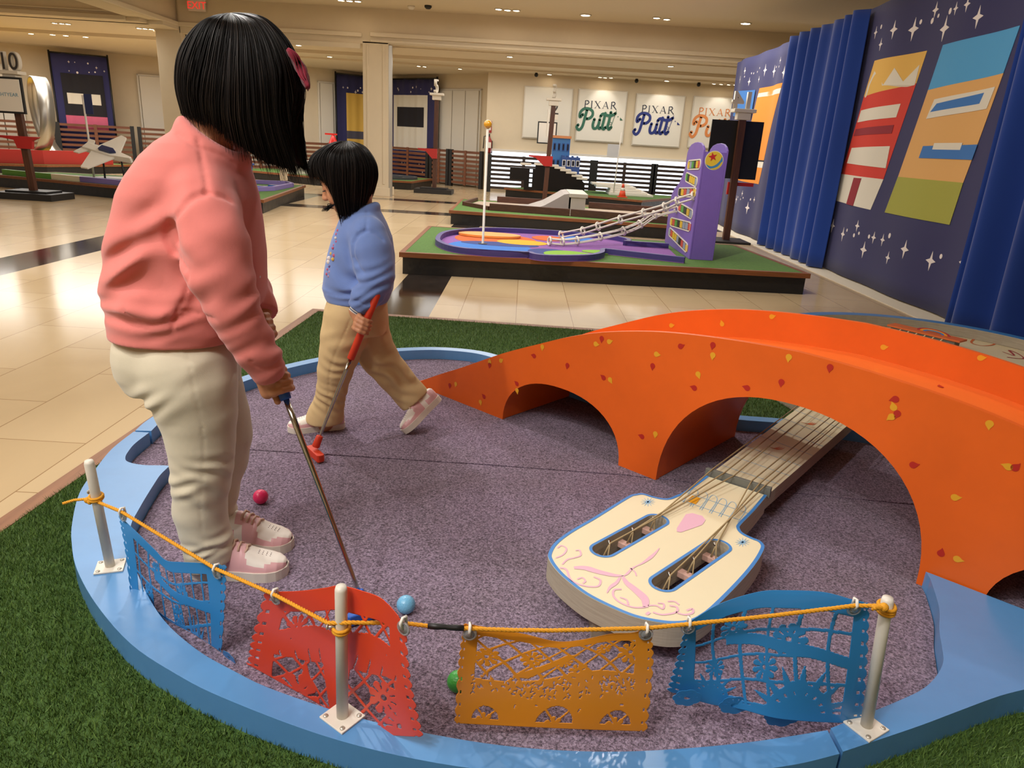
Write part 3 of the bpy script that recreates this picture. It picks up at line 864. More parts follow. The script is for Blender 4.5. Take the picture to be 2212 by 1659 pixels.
def head(vol, C, R3, s, neck_to, rn=0.043):
    """R3 rows: forward, left, up"""
    C = np.array(C, float); R3 = np.array(R3, float)
    P = lambda f, l, u: C + s * (R3[0] * f + R3[1] * l + R3[2] * u)
    M = R3
    vol.ell(P(-0.004, 0, 0.030), np.array((0.089, 0.072, 0.076)) * s, 0.01, M)
    vol.ell(P(0.028, 0, -0.032), np.array((0.062, 0.060, 0.074)) * s, 0.03, M)
    vol.ell(P(0.064, 0, -0.088), np.array((0.021, 0.023, 0.018)) * s, 0.03, M)
    for q in (-1, 1):
        vol.ell(P(0.052, 0.035 * q, -0.050), np.array((0.030, 0.024, 0.028)) * s, 0.02, M)
        vol.ell(P(0.100, 0.031 * q, -0.006), np.array((0.014, 0.017, 0.010)) * s, 0.010, M, sub=True)
        vol.ell(P(0.074, 0.031 * q, -0.009), np.array((0.0135, 0.016, 0.0125)) * s, 0.004, M)
        vol.ell(P(0.093, 0.010 * q, -0.041), np.array((0.008, 0.006, 0.0055)) * s, 0.006, M)
        vol.ell(P(-0.006, 0.077 * q, -0.020), np.array((0.017, 0.008, 0.028)) * s, 0.006, M)
    vol.cone(P(0.084, 0, -0.008), P(0.100, 0, -0.036), 0.006 * s, 0.0105 * s, 0.012)
    vol.ell(P(0.084, 0, -0.061), np.array((0.012, 0.021, 0.0055)) * s, 0.006, M)
    vol.ell(P(0.081, 0, -0.070), np.array((0.012, 0.017, 0.006)) * s, 0.005, M)
    vol.cone(P(-0.024, 0, -0.055), neck_to, rn * s, rn * 1.08 * s, 0.02)
    return P

def grip_hand(vol, c, g, p, wrist, rw=0.021, rc=0.012, s=1.0, order=1, thumb=True):
    """a hand closed round a bar: c centre on the bar, g bar direction, p towards the back of the hand"""
    g = np.array(g, float); g /= np.linalg.norm(g); p = np.array(p, float); p -= g * (p @ g); p /= np.linalg.norm(p)
    q = np.cross(g, p) * order
    at = lambda sg, ph, r: c + g * sg + (p * math.cos(ph) + q * math.sin(ph)) * r
    kn = []
    for i, (sg, rf, ln) in enumerate(((-0.0225, 0.0072, 0.92), (-0.0078, 0.0080, 1.0), (0.0072, 0.0082, 1.04), (0.0222, 0.0078, 1.0))):
        sg *= s; rf *= s; R0 = rc + rf * 0.95
        k0 = at(sg, 0.10, R0 + 0.009 * s)
        pts = [(k0, rf * 1.12), (at(sg + 0.001, 0.75, R0 + 0.006 * s), rf * 1.05), (at(sg + 0.002, 1.55 * ln, R0 + 0.003 * s), rf), (at(sg + 0.002, 2.3 * ln, R0), rf * 0.95), (at(sg + 0.001, 3.1 * ln, R0), rf * 0.85)]
        vol.chain(pts, 0.0025); kn.append(k0)
    w = np.array(wrist, float)
    for i in range(4):
        b = at((-0.018 + 0.012 * i) * s, -0.75, rc + 0.020 * s)
        vol.cone(kn[i], b, 0.0088 * s, 0.0105 * s, 0.007)
        vol.cone(b, w, 0.0115 * s, rw * 0.8, 0.010)
    if thumb:
        t0 = at(0.004 * s, -1.25, rc + 0.017 * s)
        vol.cone(w, t0, rw * 0.7, 0.0115 * s, 0.010)
        vol.chain([(t0, 0.0105 * s), (at(0.022 * s, -1.45, rc + 0.0105 * s), 0.009 * s), (at(0.043 * s, -1.2, rc + 0.008 * s), 0.0076 * s)], 0.004)
    return w

def hair_mesh(name, C, R3, tab, crown, parent, n_str=1500, seg=22, wid=0.0011, seed=1, messy=0.004):
    """tab: azimuth (deg, 0 forward, + to the left) -> list of (f, l, u) points from crown to tip; closed shell plus loose strands"""
    rg = np.random.default_rng(seed)
    R3 = np.array(R3); C = np.array(C)
    az = np.array([t[0] for t in tab], float); K = len(tab[0][1])
    pts = np.array([t[1] for t in tab], float)
    azx = np.concatenate([az - 360, az, az + 360]); ptx = np.concatenate([pts] * 3)
    def curve(a):
        cp = [np.array([np.interp(a, azx, ptx[:, k, j]) for j in range(3)]) for k in range(K)]
        P = [np.array(crown)] + cp
        return np.array(smooth2(P, max(2, seg // K)))
    W = lambda q: C + q @ R3
    mb = MB()
    N = 96
    rings = [curve(a) for a in np.linspace(-180, 180, N, endpoint=False)]
    m = len(rings[0])
    wave = [np.interp(np.arange(N), np.arange(0, N + 6, 3), np.r_[(lambda z: np.r_[z, z[:2]])(rg.normal(0, 1, N // 3))]) for _ in range(1)][0]
    v = []
    for i in range(N):
        for j in range(m):
            q = rings[i][j] * 1.0
            d = q - np.array((0, 0, min(0.03, q[2]))); d = d / (np.linalg.norm(d) + 1e-9)
            v.append(W(q - d * (0.004 - 0.0016 * wave[i] * min(1, j / 6))))
    f = []
    for i in range(N):
        for j in range(m - 1):
            a = i * m + j; b = ((i + 1) % N) * m + j
            f.append((a, a + 1, b + 1, b))
    mb.add(v, f, 0, True)
    # inner closing surface so the shell has thickness
    v2 = []
    for i in range(N):
        for j in range(m):
            q = rings[i][j]; d = q - np.array((0, 0, min(0.03, q[2]))); d = d / (np.linalg.norm(d) + 1e-9)
            v2.append(W(q - d * (0.016 if j < m - 1 else 0.008)))
    mb.add(v2, [t[::-1] for t in f], 0, True)
    nv = len(v)
    base = len(mb.v) - 2 * nv
    for i in range(N):
        a = base + i * m + m - 1; b = base + ((i + 1) % N) * m + m - 1
        mb.f.append((a, a + nv, b + nv, b)); mb.mi.append(0); mb.sm.append(True)
    # strands
    for _ in range(n_str):
        a = rg.uniform(-180, 180); c = curve(a)
        i0 = 0 if rg.random() < 0.45 else rg.integers(1, m // 2)
        off = rg.normal(0, messy * 0.45) + 0.0005
        tl = rg.uniform(0.0, 0.035) if rg.random() < 0.35 else rg.uniform(0, 0.012)
        out = []
        da = rg.normal(0, 5)
        c2 = curve(a + da)
        for j in range(i0, m):
            t = j / (m - 1); q = c[j] * (1 - t) + c2[j] * t
            d = q - np.array((0, 0, min(0.03, q[2]))); d = d / (np.linalg.norm(d) + 1e-9)
            out.append(q + d * (off * t ** 0.6 + 0.0004))
        dv = out[-1] - out[-2]; out.append(out[-1] + dv / (np.linalg.norm(dv) + 1e-9) * tl)
        w_ = wid * rg.uniform(0.6, 1.3)
        rs = np.interp(np.linspace(0, 1, len(out)), [0, 0.15, 0.7, 1], [w_ * 0.6, w_, w_, w_ * 0.15])
        mb.tube([W(q) for q in out], rs, 4, 0 if rg.random() < 0.72 else 1, cap=False)
    o = mb.build(name, [M_HAIR, M_HAIR2])
    return keep(o, parent)

def shoe(parent, name, heel, toe, up, L, sc, mats, hi=1.0, label=None):
    """heel and toe points at the underside of the sole"""
    heel = np.array(heel, float); toe = np.array(toe, float); u = (toe - heel); u /= np.linalg.norm(u)
    up = np.array(up, float); up -= u * (up @ u); up /= np.linalg.norm(up); sd = np.cross(up, u)
    P = lambda a, b, c: heel + u * (a * L) + sd * (b * sc) + up * (c * sc)
    U = [0, .03, .1, .25, .4, .55, .7, .82, .92, .98, 1.0]
    HW = [.012, .024, .031, .032, .031, .035, .040, .040, .033, .020, .006]
    HT = [.078 * hi, .088 * hi, .094 * hi, .096 * hi, .092, .076, .060, .052, .046, .040, .034]
    nu = 100; nv = 48
    us = np.linspace(0, 1, nu) ; v = []; f = []; mi = []
    for i, a in enumerate(us):
        w_ = np.interp(a, U, HW); ht = np.interp(a, U, HT)
        for j in range(nv + 1):
            t = PI * j / nv
            cy = math.cos(t); sy = math.sin(t)
            b = w_ * math.copysign(abs(cy) ** 0.75, cy) * (1 - 0.28 * sy ** 2 * (1 if a < 0.55 else 0.4)); z = 0.020 + (ht - 0.020) * sy ** 0.72
            v.append(P(a, b, z))
    def mpick(a, t):
        side = min(t, 1 - t)
        if a > 0.80 and side < 0.30 and not (a < 0.86 and side > 0.22): return 1
        if 0.60 < a <= 0.93 and side >= 0.22: return 0
        if a < 0.16 and side < 0.33: return 1
        if 0.40 < a < 0.62 and side < 0.36: return 1
        if 0.30 < a <= 0.40: return 0 if side < 0.2 else 1
        if 0.42 < a < 0.66 and side >= 0.36: return 1
        if side < 0.12 and a < 0.8: return 1
        return 0
    for i in range(nu - 1):
        for j in range(nv):
            q = i * (nv + 1) + j
            f.append((q, q + nv + 1, q + nv + 2, q + 1)); mi.append(mpick((us[i] + us[i + 1]) / 2, (j + .5) / nv))
    mb = MB(); n0 = len(mb.v); mb.v += [tuple(p) for p in v]; mb.f += f; mb.mi += mi; mb.sm += [True] * len(f)
    mb.f.append(tuple(range(nv + 1))); mb.mi.append(1); mb.sm.append(False)
    o = mb.build(name, mats[:2]); keep(o, parent)
    if label: o['label'] = label
    # sole
    outl = []
    for k in range(60):
        t = k / 59
        outl.append((t, np.interp(t, U, HW) + 0.0035))
    loop = [(-0.012, 0.010)] + outl[1:-1] + [(1.012, 0.012)]
    loop = loop + [(a, -b) for a, b in loop[::-1]]
    pl = [(a * L, b * sc) for a, b in loop]
    so = MB().prism([pl], 0.0, 0.025 * sc, 0, P=lambda a, b, c: heel + u * a + sd * b + up * c).build('sole', mats[2], o, bevel=0.004)
    so.matrix_parent_inverse = o.matrix_parent_inverse.inverted() @ Matrix.Identity(4) if False else Matrix.Identity(4)
    # laces
    lm = MB()
    for k in range(4):
        a = 0.40 + 0.065 * k; zt = np.interp(a, U, HT)
        e = 0.016
        b0 = 0.021 - 0.001 * k
        zz = lambda b: 0.004 + zt - 0.012 * (abs(b) / 0.02) ** 2
        sg = 1 if k % 2 else -1
        lm.tube([P(a - 0.01, -b0, zz(b0)), P(a + 0.01 * sg, -b0 * .5, zz(b0 * .5)), P(a, 0, zz(0)), P(a + 0.015 * sg, b0 * .5, zz(b0 * .5)), P(a + 0.01, b0, zz(b0))], 0.0028 * sc, 6)
    lm.build('laces', mats[3], o)
    # toe perforations
    pm = MB()
    for i in range(4):
        for j in range(-2, 3):
            a = 0.715 + 0.04 * i; b = 0.0065 * j; zt = np.interp(a, U, HT)
            c0 = P(a, b, zt + 0.0012 - 0.006 * (abs(b) / 0.02) ** 2)
            pm.tube([c0, c0 - up * 0.004], 0.0011 * sc, 6)
    pm.build('toe_perforations', mats[4], o)
    return o
M_SHW = mat('shoe_white', 'e9e0d6', rough=0.45); M_SHP = mat('shoe_pink', 'dba9ac', rough=0.45); M_SOLE = mat('shoe_sole', 'd8cfc2', rough=0.6); M_LACE = mat('shoe_lace', 'c9a792', rough=0.7); M_PERF = mat('shoe_holes', '6d5a58', rough=0.8)
SHM = [M_SHW, M_SHP, M_SOLE, M_LACE, M_PERF]
# ------------------------------------------------------------------ taller girl in pink
Y1 = 1.54
g1 = thing('person', 'taller girl in a pink sweatshirt and cream trousers looking down, holding a putter', 'person', (-0.70, 1.54, CZ))
M_PINK = mat('pink_fleece', 'd87b74', rough=0.9, sheen=0.25, bump=0.25, bscale=500, bdist=0.001, var=0.03, vscale=12, spec=0.2)
M_PANT1 = mat('cream_fleece', 'cfc5ae', rough=0.92, sheen=0.2, bump=0.25, bscale=500, bdist=0.001, var=0.03, vscale=9, spec=0.2)
# head frame
HP = math.radians(24); HYAW = math.radians(8)
fw = np.array((math.cos(HP) * math.cos(HYAW), math.cos(HP) * math.sin(HYAW), -math.sin(HP))); lf = np.array((-math.sin(HYAW), math.cos(HYAW), 0)); upv = np.cross(fw, lf)
HR = np.array((fw, lf, upv)); HC = gy(522, 172, 1.545)
# putter line
GA = gy(614, 852, 1.455); GHd = gz(786, 1306, 0.262)
gdir = (GHd - GA) / np.linalg.norm(GHd - GA)
hand_c = GA - gdir * 0.032
hand_f = GA - gdir * 0.155
wr_n = gy(577, 803, 1.425)
wr_f = gy(566, 672, 1.585)
B = Vol((-1.05, 1.25, 0.20), (-0.30, 1.85, 1.50), 0.003)
neckb = gy(447, 300, 1.54)
head(B, HC, HR, 1.02, neckb)
B.stack([lev(300, 400, 490, Y1, 0.055), lev(345, 360, 495, Y1, .08), lev(420, 320, 515, Y1, .11), lev(560, 290, 530, Y1, .115), lev(700, 290, 500, Y1, .125), lev(800, 300, 490, Y1, .13)], 0.02)
sh_n = gy(440, 400, 1.42); sh_f = gy(450, 395, 1.66); el_n = gy(492, 640, 1.385); el_f = gy(505, 570, 1.70)
B.chain([(gy(440, 425, 1.45), .036), (el_n, .033), (wr_n, .0215)], .02); B.chain([(gy(450, 425, 1.64), .036), (el_f, .033), (wr_f, .021)], .02)
pn = (np.array((-0.42, -0.91, 0.0)))
grip_hand(B, hand_c, gdir, pn, wr_n, 0.021, 0.0125, 0.98, order=-1)
grip_hand(B, hand_f, gdir, np.array((0.35, 0.9, 0.0)), wr_f, 0.020, 0.0125, 0.95, order=1, thumb=True)
for Yl, kp in ((1.47, ((410, 800), (432, 960), (440, 1190))), (1.61, ((420, 800), (470, 940), (470, 1160)))):
    a, b, c = [gy(*q, Yl) for q in kp]
    B.chain([(a, .075), (b, .05), (c, .034), (c + np.array((0.0, 0, -0.06)), .032)], .02)
lipc = HC + 1.02 * (HR[0] * 0.09 + HR[2] * -0.066)
B.mesh('body', [M_SKIN, M_LIP], g1, lambda c: (np.linalg.norm((c - lipc) / np.array((1, 1, 1)), axis=1) < 0.012).astype(int))
# sweatshirt
V = Vol((-1.02, 1.24, 0.70), (-0.42, 1.86, 1.32), 0.0042)
V.stack([lev(264, 402, 470, Y1, .048), lev(275, 394, 482, Y1, .058), lev(288, 380, 492, Y1, .074), lev(310, 350, 508, Y1, .102), lev(340, 322, 522, Y1, .126), lev(380, 299, 535, Y1, .143), lev(420, 280, 547, Y1, .150), lev(480, 262, 557, Y1, .152), lev(540, 249, 565, Y1, .150),
         lev(600, 241, 567, Y1, .150), lev(630, 240, 566, Y1, .152), lev(655, 246, 562, Y1, .150), lev(672, 252, 556, Y1, .152), lev(695, 256, 548, Y1, .152), lev(717, 259, 532, Y1, .152)], 0.02, 2.25)
# blouse overhanging the rib band
V.chain([pr(262, 640, 1.47, 22), pr(300, 655, 1.42, 24), pr(360, 690, 1.40, 20)], .03)
arm_n = [pr(440, 405, 1.455, 50), pr(437, 432, 1.435, 62), pr(452, 480, 1.405, 66), pr(464, 530, 1.39, 68), pr(478, 590, 1.38, 62), pr(497, 645, 1.378, 54), pr(516, 695, 1.385, 47), pr(545, 742, 1.40, 43), pr(567, 776, 1.412, 36), pr(575, 793, 1.42, 31), pr(584, 813, 1.428, 30)]
V.chain(arm_n, 0.022)
arm_f = [pr(455, 410, 1.645, 58), pr(490, 500, 1.69, 56), pr(515, 580, 1.69, 48), pr(545, 630, 1.64, 38), pr(559, 655, 1.60, 30), pr(566, 670, 1.588, 27), pr(570, 680, 1.58, 26)]
V.chain(arm_f, 0.02)
# collar
cb = gy(406, 271, 1.54); cf = gy(517, 350, 1.54); cc = (cb + cf) / 2
cr = np.linalg.norm(cf - cb) / 2; ca = (cf - cb) / (2 * cr)
V.plane(cb + np.array((0, 0, .004)), (-(cf - cb)[2], 0, (cf - cb)[0]))
ring = [cc + ca * cr * math.cos(t) + np.array((0, 1, 0)) * 0.066 * math.sin(t) for t in np.linspace(0, 2 * PI, 25)]
for a, b in zip(ring[:-1], ring[1:]): V.cone(a, b, .0105, .0105, .022)
# folds
V.fold(gy(330, 600, 1.42), (0.55, 0, -0.8), .085, .011, (.11, .12, .08), 1.2)
V.fold(gy(345, 540, 1.42), (0.25, 0, -1), .09, .010, (.10, .10, .08), 2.4)
V.fold(gy(310, 680, 1.42), (0.15, 0, -1), .035, .007, (.10, .10, .035), 0.5)
V.fold(gy(420, 560, 1.38), (0.9, 0, 0.45), .075, .007, (.05, .08, .11), 0.6)
V.fold(gy(500, 650, 1.36), (-0.4, 0, 1), .055, .005, (.07, .06, .07), 0.3)
V.fold(gy(560, 755, 1.40), (-0.5, 0, 1), .040, .006, (.05, .06, .05), 0.8)
V.fold(gy(480, 470, 1.36), (0.8, 0, .6), .07, .005, (.07, .06, .06), 0.0)
V.fold(gy(520, 470, 1.45), (0.9, 0, .2), .045, .006, (.03, .07, .10), 0.0)
V.fold(gy(300, 450, 1.44), (0.6, 0, -.7), .10, .006, (.08, .08, .09), 0.9)
for xx in (): pass
# seams
def surf(V_, x, y, Y0, Y1_):
    """first crossing of the volume along the sight line between two depths"""
    for Yq in np.linspace(Y0, Y1_, 160):
        P = gy(x, y, Yq); i = np.round((P - V_.lo) / V_.h).astype(int)
        if np.all(i >= 0) and np.all(i < V_.n) and V_.D[tuple(i)] < 0: return P
    return gy(x, y, Y1_)
def seam_pts(V_, L, Y0=1.2, Y1_=1.6): return [surf(V_, x, y, Y0, Y1_) for x, y in smooth2(L, 5)]
V.groove(seam_pts(V, [(428, 300), (436, 345), (444, 385), (447, 418)]), .0042, .005)
V.groove(seam_pts(V, [(447, 418), (420, 425), (396, 445), (376, 475), (362, 505), (362, 520), (378, 545), (404, 585)]), .006, .010)
V.groove(seam_pts(V, [(447, 418), (475, 424), (500, 436)]), .005, .006)
V.groove(seam_pts(V, [(383, 255 + 36), (398, 300), (420, 316), (450, 326), (485, 338), (508, 356)]), .004, .004)
V.groove(seam_pts(V, [(408, 590), (400, 640), (392, 655), (380, 680), (372, 712)]), .004, .005)
V.groove(seam_pts(V, [(262, 668), (300, 690), (340, 700), (380, 672), (420, 675), (465, 690)]), .004, .004)
V.groove(seam_pts(V, [(540, 778), (560, 792), (590, 790), (606, 776)]), .004, .004)
wd = np.array(arm_n[-1][0]) - np.array(arm_n[-2][0])
V.plane((0, 0, gy(400, 714, Y1)[2]), (0.05, 0, -1)) if False else None
sw = V
# cut cuffs open at the wrist and hem
def cutcuff(V_, P, n, r):
    n = np.array(n, float); n /= np.linalg.norm(n); P = np.array(P)
    sl, X, Y, Z = V_.win(P - r, P + r)
    d = (X - P[0]) * n[0] + (Y - P[1]) * n[1] + (Z - P[2]) * n[2]
    V_.D[sl] = np.where((X - P[0]) ** 2 + (Y - P[1]) ** 2 + (Z - P[2]) ** 2 < r * r, np.maximum(V_.D[sl], d), V_.D[sl])
cutcuff(V, gy(584, 814, 1.428), wd, 0.07)
wf = np.array(arm_f[-1][0]) - np.array(arm_f[-3][0])
cutcuff(V, gy(570, 682, 1.58), wf, 0.05)
V.mesh('sweatshirt', [M_PINK], g1)
cp = MB(); PRC = [mat('print_' + n, c, rough=.7) for n, c in (('white', 'e6dcd8'), ('mauve', 'b58aa8'), ('violet', '6a4a7a'), ('yellow', 'd8b050'), ('rose', 'c45a78'))]
for x, y, r, k in ((547, 446, 5, 1), (552, 470, 7, 1), (556, 498, 6, 1), (559, 517, 4, 2), (560, 540, 7, 0), (561, 543, 3, 2), (562, 565, 6, 1), (563, 590, 4, 3), (563, 598, 4, 0), (561, 612, 3, 4), (557, 628, 3, 0), (555, 636, 3, 0), (559, 640, 2, 0)):
    P = surf(V, x, y, 1.30, 1.75); rr = r * dep(P) / FPX
    if V.D.min() < 0: cp.ball(P + np.array((-.002, .0, 0)), rr, 14, k, (.45, 1, 1))
keep(cp.build('chest_print', PRC), g1)
# trousers
Pn = Vol((-1.0, 1.28, 0.24), (-0.45, 1.82, 0.86), 0.004)
Pn.stack([lev(676, 280, 505, Y1, .11), lev(712, 268, 508, Y1, .122), lev(740, 262, 511, Y1, .132), lev(765, 262, 512, Y1, .136), lev(795, 268, 510, Y1, .136), lev(825, 290, 508, Y1, .134)], .02, 2.2)
nl = [pr(402, 795, 1.478, 100), pr(412, 830, 1.47, 93), pr(427, 890, 1.468, 78), pr(434, 950, 1.465, 67), pr(437, 1000, 1.465, 61), pr(434, 1040, 1.465, 57), pr(432, 1100, 1.465, 52), pr(442, 1145, 1.465, 48), pr(452, 1180, 1.467, 49), pr(456, 1205, 1.467, 52)]
fl = [pr(418, 795, 1.60, 88), pr(440, 850, 1.605, 80), pr(463, 900, 1.61, 70), pr(476, 940, 1.61, 62), pr(476, 990, 1.61, 54), pr(464, 1060, 1.61, 46), pr(462, 1110, 1.61, 42), pr(470, 1150, 1.61, 42), pr(472, 1168, 1.61, 44)]
Pn.chain(nl, .018); Pn.chain(fl, .018)
Pn.ell(gy(318, 775, 1.48), (.055, .06, .06), .03); Pn.ell(gy(318, 775, 1.60), (.055, .06, .06), .03)
Pn.fold(gy(470, 1015, 1.41), (0.55, 0.2, 1), .036, .0050, (.055, .06, .028), 0)
Pn.fold(gy(400, 1050, 1.42), (-0.35, 0.1, 1), .042, .0042, (.055, .06, .035), 1)
Pn.fold(gy(455, 1075, 1.41), (0.7, 0.1, 1), .050, .0040, (.05, .06, .04), 2)
Pn.fold(gy(340, 845, 1.44), (-0.6, 0, 1), .040, .0065, (.040, .08, .032), 0.4)
Pn.fold(gy(375, 880, 1.42), (-0.8, 0, 1), .060, .0030, (.06, .06, .05), 0.4)
Pn.fold(gy(480, 1185, 1.41), (0.5, 0, 1), .032, .0060, (.045, .06, .022), 0)
Pn.fold(gy(425, 1190, 1.42), (-0.3, 0, 1), .026, .0045, (.05, .06, .018), 1)
Pn.fold(gy(495, 1120, 1.60), (0.3, 0, 1), .034, .006, (.05, .06, .03), 0)
Pn.fold(gy(440, 780, 1.40), (0.2, 0, 1), .11, .003, (.12, .08, .08), 0)
Pn.groove(seam_pts(Pn, [(400, 725), (415, 820), (432, 900), (440, 960), (438, 1030), (432, 1100), (442, 1180)]), .003, .002)
for P_, n_ in ((gy(456, 1214, 1.467), (0.35, 0, -1)), (gy(472, 1172, 1.61), (0.2, 0, -1))): cutcuff(Pn, P_, n_, .085)
Pn.mesh('trousers', [M_PANT1], g1)
# shoes
h1 = gz(418, 1262, CZ); t1 = gz(636, 1240, CZ); h2 = h1 + np.array((0.025, .135, 0)); t2 = gz(623, 1196, CZ)
h1 = np.array((-0.745, 1.467, CZ)); t1 = np.array((-0.522, 1.490, CZ)); h2 = np.array((-0.742, 1.608, CZ)); t2 = np.array((-0.545, 1.600, CZ))
shoe(g1, 'shoe', h1, t1, (0, 0, 1), np.linalg.norm(t1 - h1), 1.0, SHM)
shoe(g1, 'shoe', h2, t2, (0, 0, 1), np.linalg.norm(t2 - h2), 1.0, SHM)
# hair, bow
def mirror(tab): return tab + [(-a, [(f, -l, u) for f, l, u in p]) for a, p in tab if 0 < a < 180]
def hl(x, y, l):
    """head-frame coordinates of a pixel taken at lateral offset l to the right (towards the camera)"""
    P0 = HC - HR[1] * l
    P = gpl(x, y, P0, HR[1]); return tuple((P - HC) @ HR.T)
r_ = 0.085
tab1 = [(0, [hl(565, 41, 0), hl(612, 84, 0), hl(634, 128, 0), hl(640, 165, 0)]),
        (-14, [hl(566, 43, .024), hl(610, 88, .034), hl(632, 138, .038), hl(637, 175, .038)]),
        (-24, [hl(568, 48, .045), hl(612, 125, .066), hl(630, 200, .070), hl(614, 262, .07)]),
        (-34, [hl(562, 52, .055), hl(604, 140, .084), hl(606, 250, .086), hl(640, 368, .070)]),
        (-52, [hl(552, 58, .066), hl(582, 150, .096), hl(592, 265, .096), hl(622, 366, .080)]),
        (-72, [hl(535, 60, .072), hl(550, 160, .104), hl(556, 265, .106), hl(576, 352, .092)]),
        (-95, [hl(508, 60, .074), hl(505, 155, .104), hl(502, 245, .106), hl(510, 310, .092)]),
        (-120, [hl(474, 54, .070), hl(455, 145, .090), hl(446, 212, .090), hl(450, 266, .078)]),
        (-150, [hl(446, 50, .044), hl(412, 122, .056), hl(402, 188, .054), hl(414, 249, .048)]),
        (180, [hl(436, 50, 0), hl(391, 108, 0), hl(382, 182, 0), hl(397, 246, 0)])]
tab1 = tab1 + [(-a, [(f, -l, u) for f, l, u in p]) for a, p in tab1 if -180 < a < 0]
tab1.sort()
hair_mesh('hair', HC, HR, tab1, hl(498, 29, 0), g1, 3000, 24, 0.0011, 3, 0.009)
M_BOW = mat('crimson_velvet', '7c0c28', rough=0.85, sheen=0.08)
bw = MB()
bdir = (gy(668, 190, 1.50) - gy(622, 108, 1.50)); 
b0 = gy(624, 108, 1.475); b1 = gy(667, 192, 1.475)
def ribbon(a, b, wid, bow):
    v = []; f = []
    n = 14; ax = (b - a); side_ = np.array((0.25, -1, 0.1)); side_ /= np.linalg.norm(side_); nn = np.cross(side_, ax); nn /= np.linalg.norm(nn)
    for i in range(n + 1):
        t = i / n; c = a + ax * t + nn * bow * math.sin(PI * t); w_ = wid * (0.75 + 0.5 * abs(t - 0.5) + 0.08 * math.sin(9 * t))
        for k in range(5):
            s_ = -1 + k / 2; v.append(c + side_ * w_ * s_ + nn * 0.004 * math.cos(s_ * 5 + t * 7))
    for i in range(n):
        for k in range(4): f.append((i * 5 + k, i * 5 + k + 1, i * 5 + k + 6, i * 5 + k + 5))
    return v, f
for bo in (0.011, 0.004, -0.001):
    v, f = ribbon(b0, b1, 0.020, bo); bw.add(v, f, 0, True)
o = bw.build('hair_bow', M_BOW); keep(o, g1); sm = o.modifiers.new('t', 'SOLIDIFY'); sm.thickness = 0.002
o['label'] = 'crimson velvet hair bow'
# ------------------------------------------------------------------ her putter
def putter(name, label, grip_top, grip_end, shaft_end, toe_dir, mgrip, mhead, group):
    gt = np.array(grip_top); ge = np.array(grip_end); se = np.array(shaft_end)
    d = (se - gt) / np.linalg.norm(se - gt)
    t = thing(name, label, 'putter', tuple(se), group=group)
    keep(MB().tube([gt, gt + d * 0.004, ge - d * 0.004, ge], [0.010, 0.0125, 0.0125, 0.0115], 16).build('grip', mgrip), t)
    sh = MB()
    pts = []; rs = []
    for i in range(7):
        r_ = 0.0066 - 0.00035 * i
        for e in (0.004, 0.97): pts.append(ge + (se - ge) * (i + e) / 7); rs.append(r_)
    sh.tube(pts, rs, 16)
    keep(sh.build('shaft', M_CHROME), t)
    td = np.array(toe_dir, float); td[2] = 0; td /= np.linalg.norm(td)
    hm = MB()
    hm.tube([se - d * 0.035, se + d * 0.006], [0.011, 0.013], 14)
    sd = np.array((-td[1], td[0], 0)); z0 = CZ + 0.004
    base = np.array((se[0], se[1], z0)) + np.array((d[0], d[1], 0)) * 0.012
    L = [(-0.045, -0.010), (-0.040, -0.013), (0.045, -0.013), (0.052, -0.008), (0.052, 0.008), (0.045, 0.013), (-0.040, 0.013), (-0.045, 0.010)]
    hm.prism([L], 0, 0.026, 0, P=lambda a, b, c: base + td * a + sd * b + np.array((0, 0, c + 0.10 * max(0, -a - 0.0) * 0)))
    o_ = hm.build('club_head', mhead, None, bevel=0.004); keep(o_, t)
    return t
M_CHROME = mat('chrome_steel', 'b9b6b0', rough=0.14, metal=1.0)
M_BLUEGRIP = mat('blue_rubber', '1f57b4', rough=0.5); M_ORGRIP = mat('orange_rubber', 'd23a18', rough=0.5)
putter('putter', 'chrome putter with blue grip held by the taller girl in pink', GA - gdir * 0.20, GA + gdir * 0.012, GHd, (0.5, 0.35, 0), M_BLUEGRIP, M_BLUEGRIP, None)
# ------------------------------------------------------------------ smaller girl in blue
Y2 = 2.42
g2 = thing('person', 'smaller girl in a blue sweatshirt and tan trousers walking left with an orange putter', 'person', (-0.60, 2.42, CZ))
M_BLUE = mat('blue_fleece', '6f87c0', rough=0.9, sheen=0.25, bump=0.25, bscale=450, bdist=0.001, var=0.03, vscale=12, spec=0.2)
M_TAN = mat('tan_twill', 'cdb183', rough=0.85, bump=0.2, bscale=400, bdist=0.001, var=0.04, vscale=10, spec=0.2)
HP2 = math.radians(26); yw = math.radians(4)
fw2 = np.array((-math.cos(HP2) * math.cos(yw), -math.cos(HP2) * math.sin(yw), -math.sin(HP2))); lf2 = np.array((math.sin(yw), -math.cos(yw), 0)); up2 = np.cross(fw2, lf2)
HR2 = np.array((fw2, lf2, up2)); HC2 = gy(748, 380, 2.42)
GT2 = gy(815, 634, 2.255); GE2 = gy(757, 776, 2.265); SE2 = gz(683, 962, CZ + 0.045)
gd2 = (SE2 - GT2) / np.linalg.norm(SE2 - GT2)
hc2 = gy(787, 700, 2.26); hc2 = GT2 + gd2 * ((hc2 - GT2) @ gd2)
wr2 = gy(768, 672, 2.275)
B = Vol((-0.95, 2.1, 0.20), (-0.10, 2.70, 1.26), 0.003)
head(B, HC2, HR2, 0.96, gy(775, 450, Y2), 0.042)
B.stack([lev(448, 752, 812, Y2, .045), lev(480, 740, 825, Y2, .085), lev(540, 728, 838, Y2, .095), lev(640, 722, 832, Y2, .095), lev(700, 720, 825, Y2, .10)], .02)
B.chain([(gy(797, 500, 2.34), .034), (gy(812, 590, 2.30), .028), (wr2, .019)], .02)
B.chain([(gy(797, 500, 2.51), .034), (gy(800, 590, 2.54), .028), (gy(770, 640, 2.50), .019)], .02)
